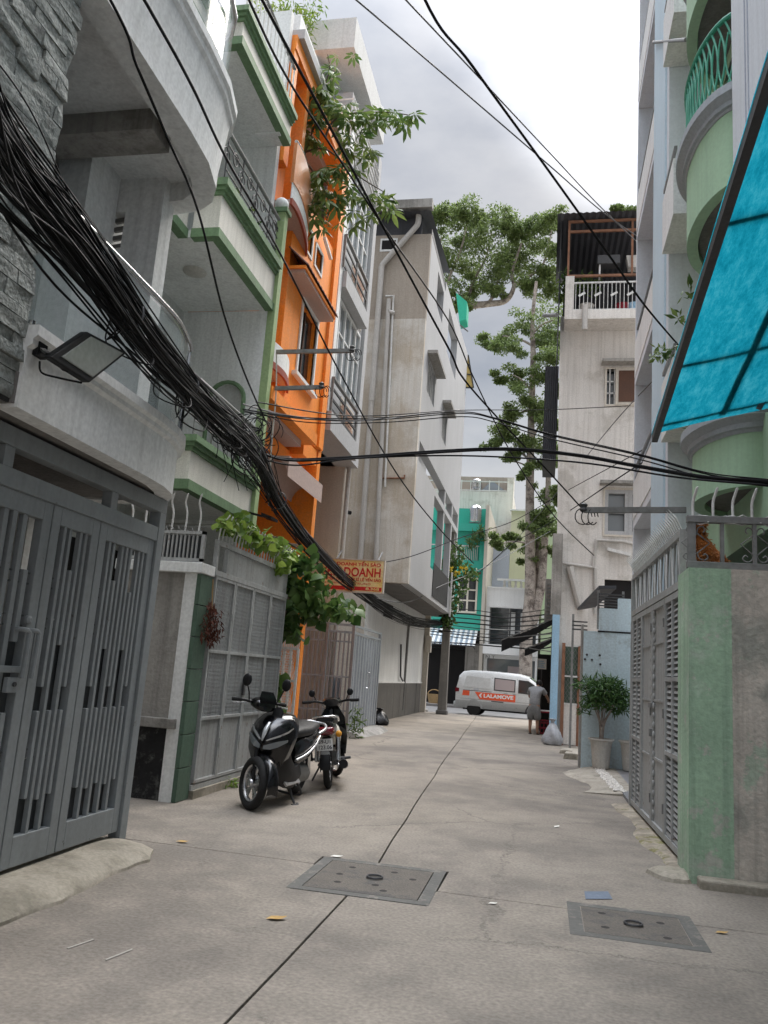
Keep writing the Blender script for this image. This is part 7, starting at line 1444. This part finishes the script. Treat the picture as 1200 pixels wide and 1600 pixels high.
L(vn_, 'rear_bumper', 'van_gray', [ring(x, .42, .74, .12, 12, 6) for x in (-.08, .06)], 30); L(vn_, 'front_bumper', 'van_gray', [ring(x, .42, w, .12, 12, 6) for x, w in ((3.98, .70), (4.22, .60))], 30)
L(vn_, 'underbody', 'dark_interior', [ring(x, .30, .60, .08, 8, 6) for x in (.3, 3.9)], 0)
for s in (-1, 1):
    for x in (.78, 3.25):
        w = MB().lathe([(.17, -.09), (.27, -.085), (.292, -.05), (.292, .05), (.27, .085), (.17, .09)], (0, 0, 0), 26, 'y').build('wheel', 'rubber', vn_, 40, local=True); w.matrix_basis = T((x, s*.66, .292))
        MB().lathe([(.001, -.07), (.06, -.075), (.09, -.05), (.15, -.055), (.175, -.088), (.175, .088), (.001, .06)], (0, 0, 0), 22, 'y').build('rim', 'iron_gray', w, 30, local=True)
        a = [Vector((x+.36*math.cos(q), s*.768, .30+.36*math.sin(q))) for q in np.linspace(0, math.pi, 15)]
        MB().loft([[p*1 for p in (q, Vector((x+(q.x-x)*.83, q.y, .30+(q.z-.30)*.83)), Vector((x+(q.x-x)*.83, q.y-s*.06, .30+(q.z-.30)*.83)), q-Vector((0, s*.06, 0)))] for q in a]).build('wheel_arch', 'van_gray' if x < 1 else 'iron_dark', vn_, 30, local=True)
L(vn_, 'windscreen', 'glass_dark', [[Vector((x, y, z+.008)) for y in (-w, -w*.5, 0, w*.5, w)]+[Vector((x-.02, y, z)) for y in (w, w*.5, 0, -w*.5, -w)] for x, z, w in ((3.62, 1.15, .64), (3.25, 1.55, .58), (3.02, 1.70, .54))], 30)
for s in (-1, 1): MB().ball((3.45, s*.88, 1.12), .10, 10, (.5, .6, 1)).build('wing_mirror', 'van_white', vn_, 60, local=True); MB().bar((3.42, s*.72, 1.08), (3.45, s*.86, 1.10), .03).build('mirror_arm', 'iron_dark', vn_, local=True)

# ============================================================= PERSON at the red stool
pe = thing('person', 'person in grey T-shirt and grey knee shorts bending over a red stool', 'person', (-.26, 24.68, 0), R(-12))
# local: faces +y, x to the right
body = [((0, .02, .86), (.10, .08), None), ((0, .03, .98), (.10, .08), 0), ((.0, .09, 1.12), (.14, .10), 1), ((.01, .19, 1.25), (.15, .10), 2), ((.02, .27, 1.32), (.06, .06), 3), ((.03, .33, 1.355), .052, 4), ((.035, .39, 1.40), (.075, .085), 5), ((.04, .42, 1.47), (.07, .08), 6),
        ((-.17, .21, 1.25), .055, 3), ((-.22, .30, 1.05), .043, 8), ((-.15, .48, .95), .034, 9), ((-.11, .55, .94), (.035, .018), 10), ((-.09, .61, .93), (.03, .012), 11),
        ((.19, .22, 1.26), .055, 3), ((.29, .30, 1.10), .043, 13), ((.33, .42, .98), .034, 14), ((.34, .48, .94), (.035, .018), 15), ((.345, .54, .92), (.03, .012), 16),
        ((-.09, .01, .80), .10, 0), ((-.10, .03, .48), .062, 18), ((-.10, .0, .30), .055, 19), ((-.10, -.02, .08), .036, 20), ((-.10, .04, .035), (.04, .03), 21), ((-.105, .15, .025), (.04, .02), 22),
        ((.09, .01, .80), .10, 0), ((.10, .03, .48), .062, 24), ((.11, .0, .30), .055, 25), ((.12, -.02, .08), .036, 26), ((.12, .04, .035), (.04, .03), 27), ((.13, .15, .025), (.04, .02), 28)]
blobby('body', body, 'skin', pe, 2)
blobby('t_shirt', [((0, .015, .72), (.185, .14), None), ((0, .03, .93), (.165, .13), 0), ((.0, .085, 1.12), (.175, .128), 1), ((.01, .18, 1.25), (.175, .125), 2), ((.02, .255, 1.315), (.085, .075), 3), ((-.17, .20, 1.25), .085, 3), ((-.225, .28, 1.10), .075, 5), ((.19, .21, 1.26), .085, 3), ((.275, .285, 1.13), .075, 7)], 'shirt', pe, 2)
blobby('shorts', [((0, .01, .92), (.14, .11), None), ((0, .01, .76), (.165, .13), 0), ((-.085, .02, .60), (.125, .13), 1), ((-.10, .015, .36), (.13, .13), 2), ((.085, .02, .60), (.125, .13), 1), ((.11, .015, .36), (.13, .13), 4)], 'shorts', pe, 2)
MB().ball((.037, .39, 1.455), .105, 14, (.95, 1.05, 1.0)).build('hair', 'hair', pe, 60, local=True)
for s in (-.042, .118): MB().ball((s, .41, 1.41), .022, 8, (.5, .8, 1.3)).build('ear', 'skin', pe, 60, local=True)
for bx_, s in ((-.12, -1), (.345, 1)):                          # fingers closing on the bag
    for k in range(4):
        p = Vector((bx_-.03+.02*k, .60 if s < 0 else .54, .925)); MB().tube([p, p+Vector((0, .03+.005*(k in (1, 2)), -.01)), p+Vector((0, .035, -.04))], [.009, .008, .006], 6).build('finger', 'skin', pe, 50, local=True)
    p = Vector((bx_+.045*(-s), .53 if s < 0 else .48, .935)); MB().tube([p, p+Vector((-s*.015, .035, -.01)), p+Vector((-s*.008, .06, -.025))], [.010, .009, .007], 6).build('thumb', 'skin', pe, 50, local=True)
for x in (-.105, .13): MB().loft([[Vector((x+w*math.cos(a), .06+.13*math.sin(a), z)) for a in np.linspace(0, 2*math.pi, 13)[:-1]] for w, z in ((.045, 0), (.05, .018))]).build('flip_flop', 'iron_dark', pe, 40, local=True)
st = thing('plastic_stool', 'dark red plastic stool table with a tray in front of the bending person', 'stool', (.08, 24.95, 0))
bx('top', 'red_plastic', st, (-.16, 24.75, .62), (.30, 25.2, .66), .012); bx('tray', 'plate_white', st, (-.14, 24.78, .662), (.26, 25.15, .69), .005)
for x in (-.13, .27):
    for y in (24.78, 25.17): MB().bar((x*1.0+(.02 if x > 0 else -.02), y, 0), (x, y, .62), .05).build('leg', 'red_plastic', st)
for z_ in (.2, .4): 
    for y in (24.78, 25.17): MB().bar((-.14, y, z_), (.28, y, z_), .03).build('stretcher', 'red_plastic', st)
cr = thing('crate', 'dark red plastic crate standing under the stool tray', 'crate', (.08, 24.95, 0)); MB().plate((0, 24.83, 0), (1,0,0), (0,0,1), rect(-.08, .24, .01, .36), [rect(-.05+.1*i, .02+.1*i, .06+.15*j, .16+.15*j) for i in range(3) for j in range(2)], .02, (0,-1,0)).build('side', 'red_plastic', cr); bx('inside', 'dark_interior', cr, (-.07, 24.86, .01), (.23, 25.1, .34))
def sack(nm, label, cat, c, r, h, mt, seed):
    rnd = random.Random(seed); t = thing(nm, label, cat, c); rings = []
    nz_ = [(rnd.uniform(0, 6.3), rnd.randint(2, 7), rnd.uniform(2, 9)) for _ in range(7)]
    for i, (q, z) in enumerate(((.60, 0), (.92, .03), (1.06, .12), (1.05, .25), (.97, .38), (.84, .5), (.66, .62), (.46, .73), (.26, .82), (.15, .87), (.20, .92), (.34, .97), (.40, 1.0))):
        ring_ = []
        for a in np.linspace(0, 2*math.pi, 31)[:-1]:
            w_ = 1+sum(.045*math.sin(n_*a+p_+f_*z) for p_, n_, f_ in nz_)+rnd.uniform(-.035, .035)
            ring_.append(Vector((c[0]+r*q*math.cos(a)*w_, c[1]+r*q*math.sin(a)*w_, c[2]+h*z+(rnd.uniform(-.012, .012) if i else 0))))
        rings.append(ring_)
    MB().loft(rings).build('bag', mt, t, 35); MB().torus((c[0], c[1], c[2]+h*.9), r*.17, r*.03, 'z', 12, 6).build('knot', mt, t, 60); return t
sack('garbage_bag', 'tied grey plastic garbage bag by the sky blue post', 'bag', (.24, 20.95, 0), .22, .62, 'bag_gray', 3); sack('garbage_bag', 'black garbage bag against the dark stone dado', 'bag', (-4.48, 22.9, 0), .26, .45, 'bag_black', 5)
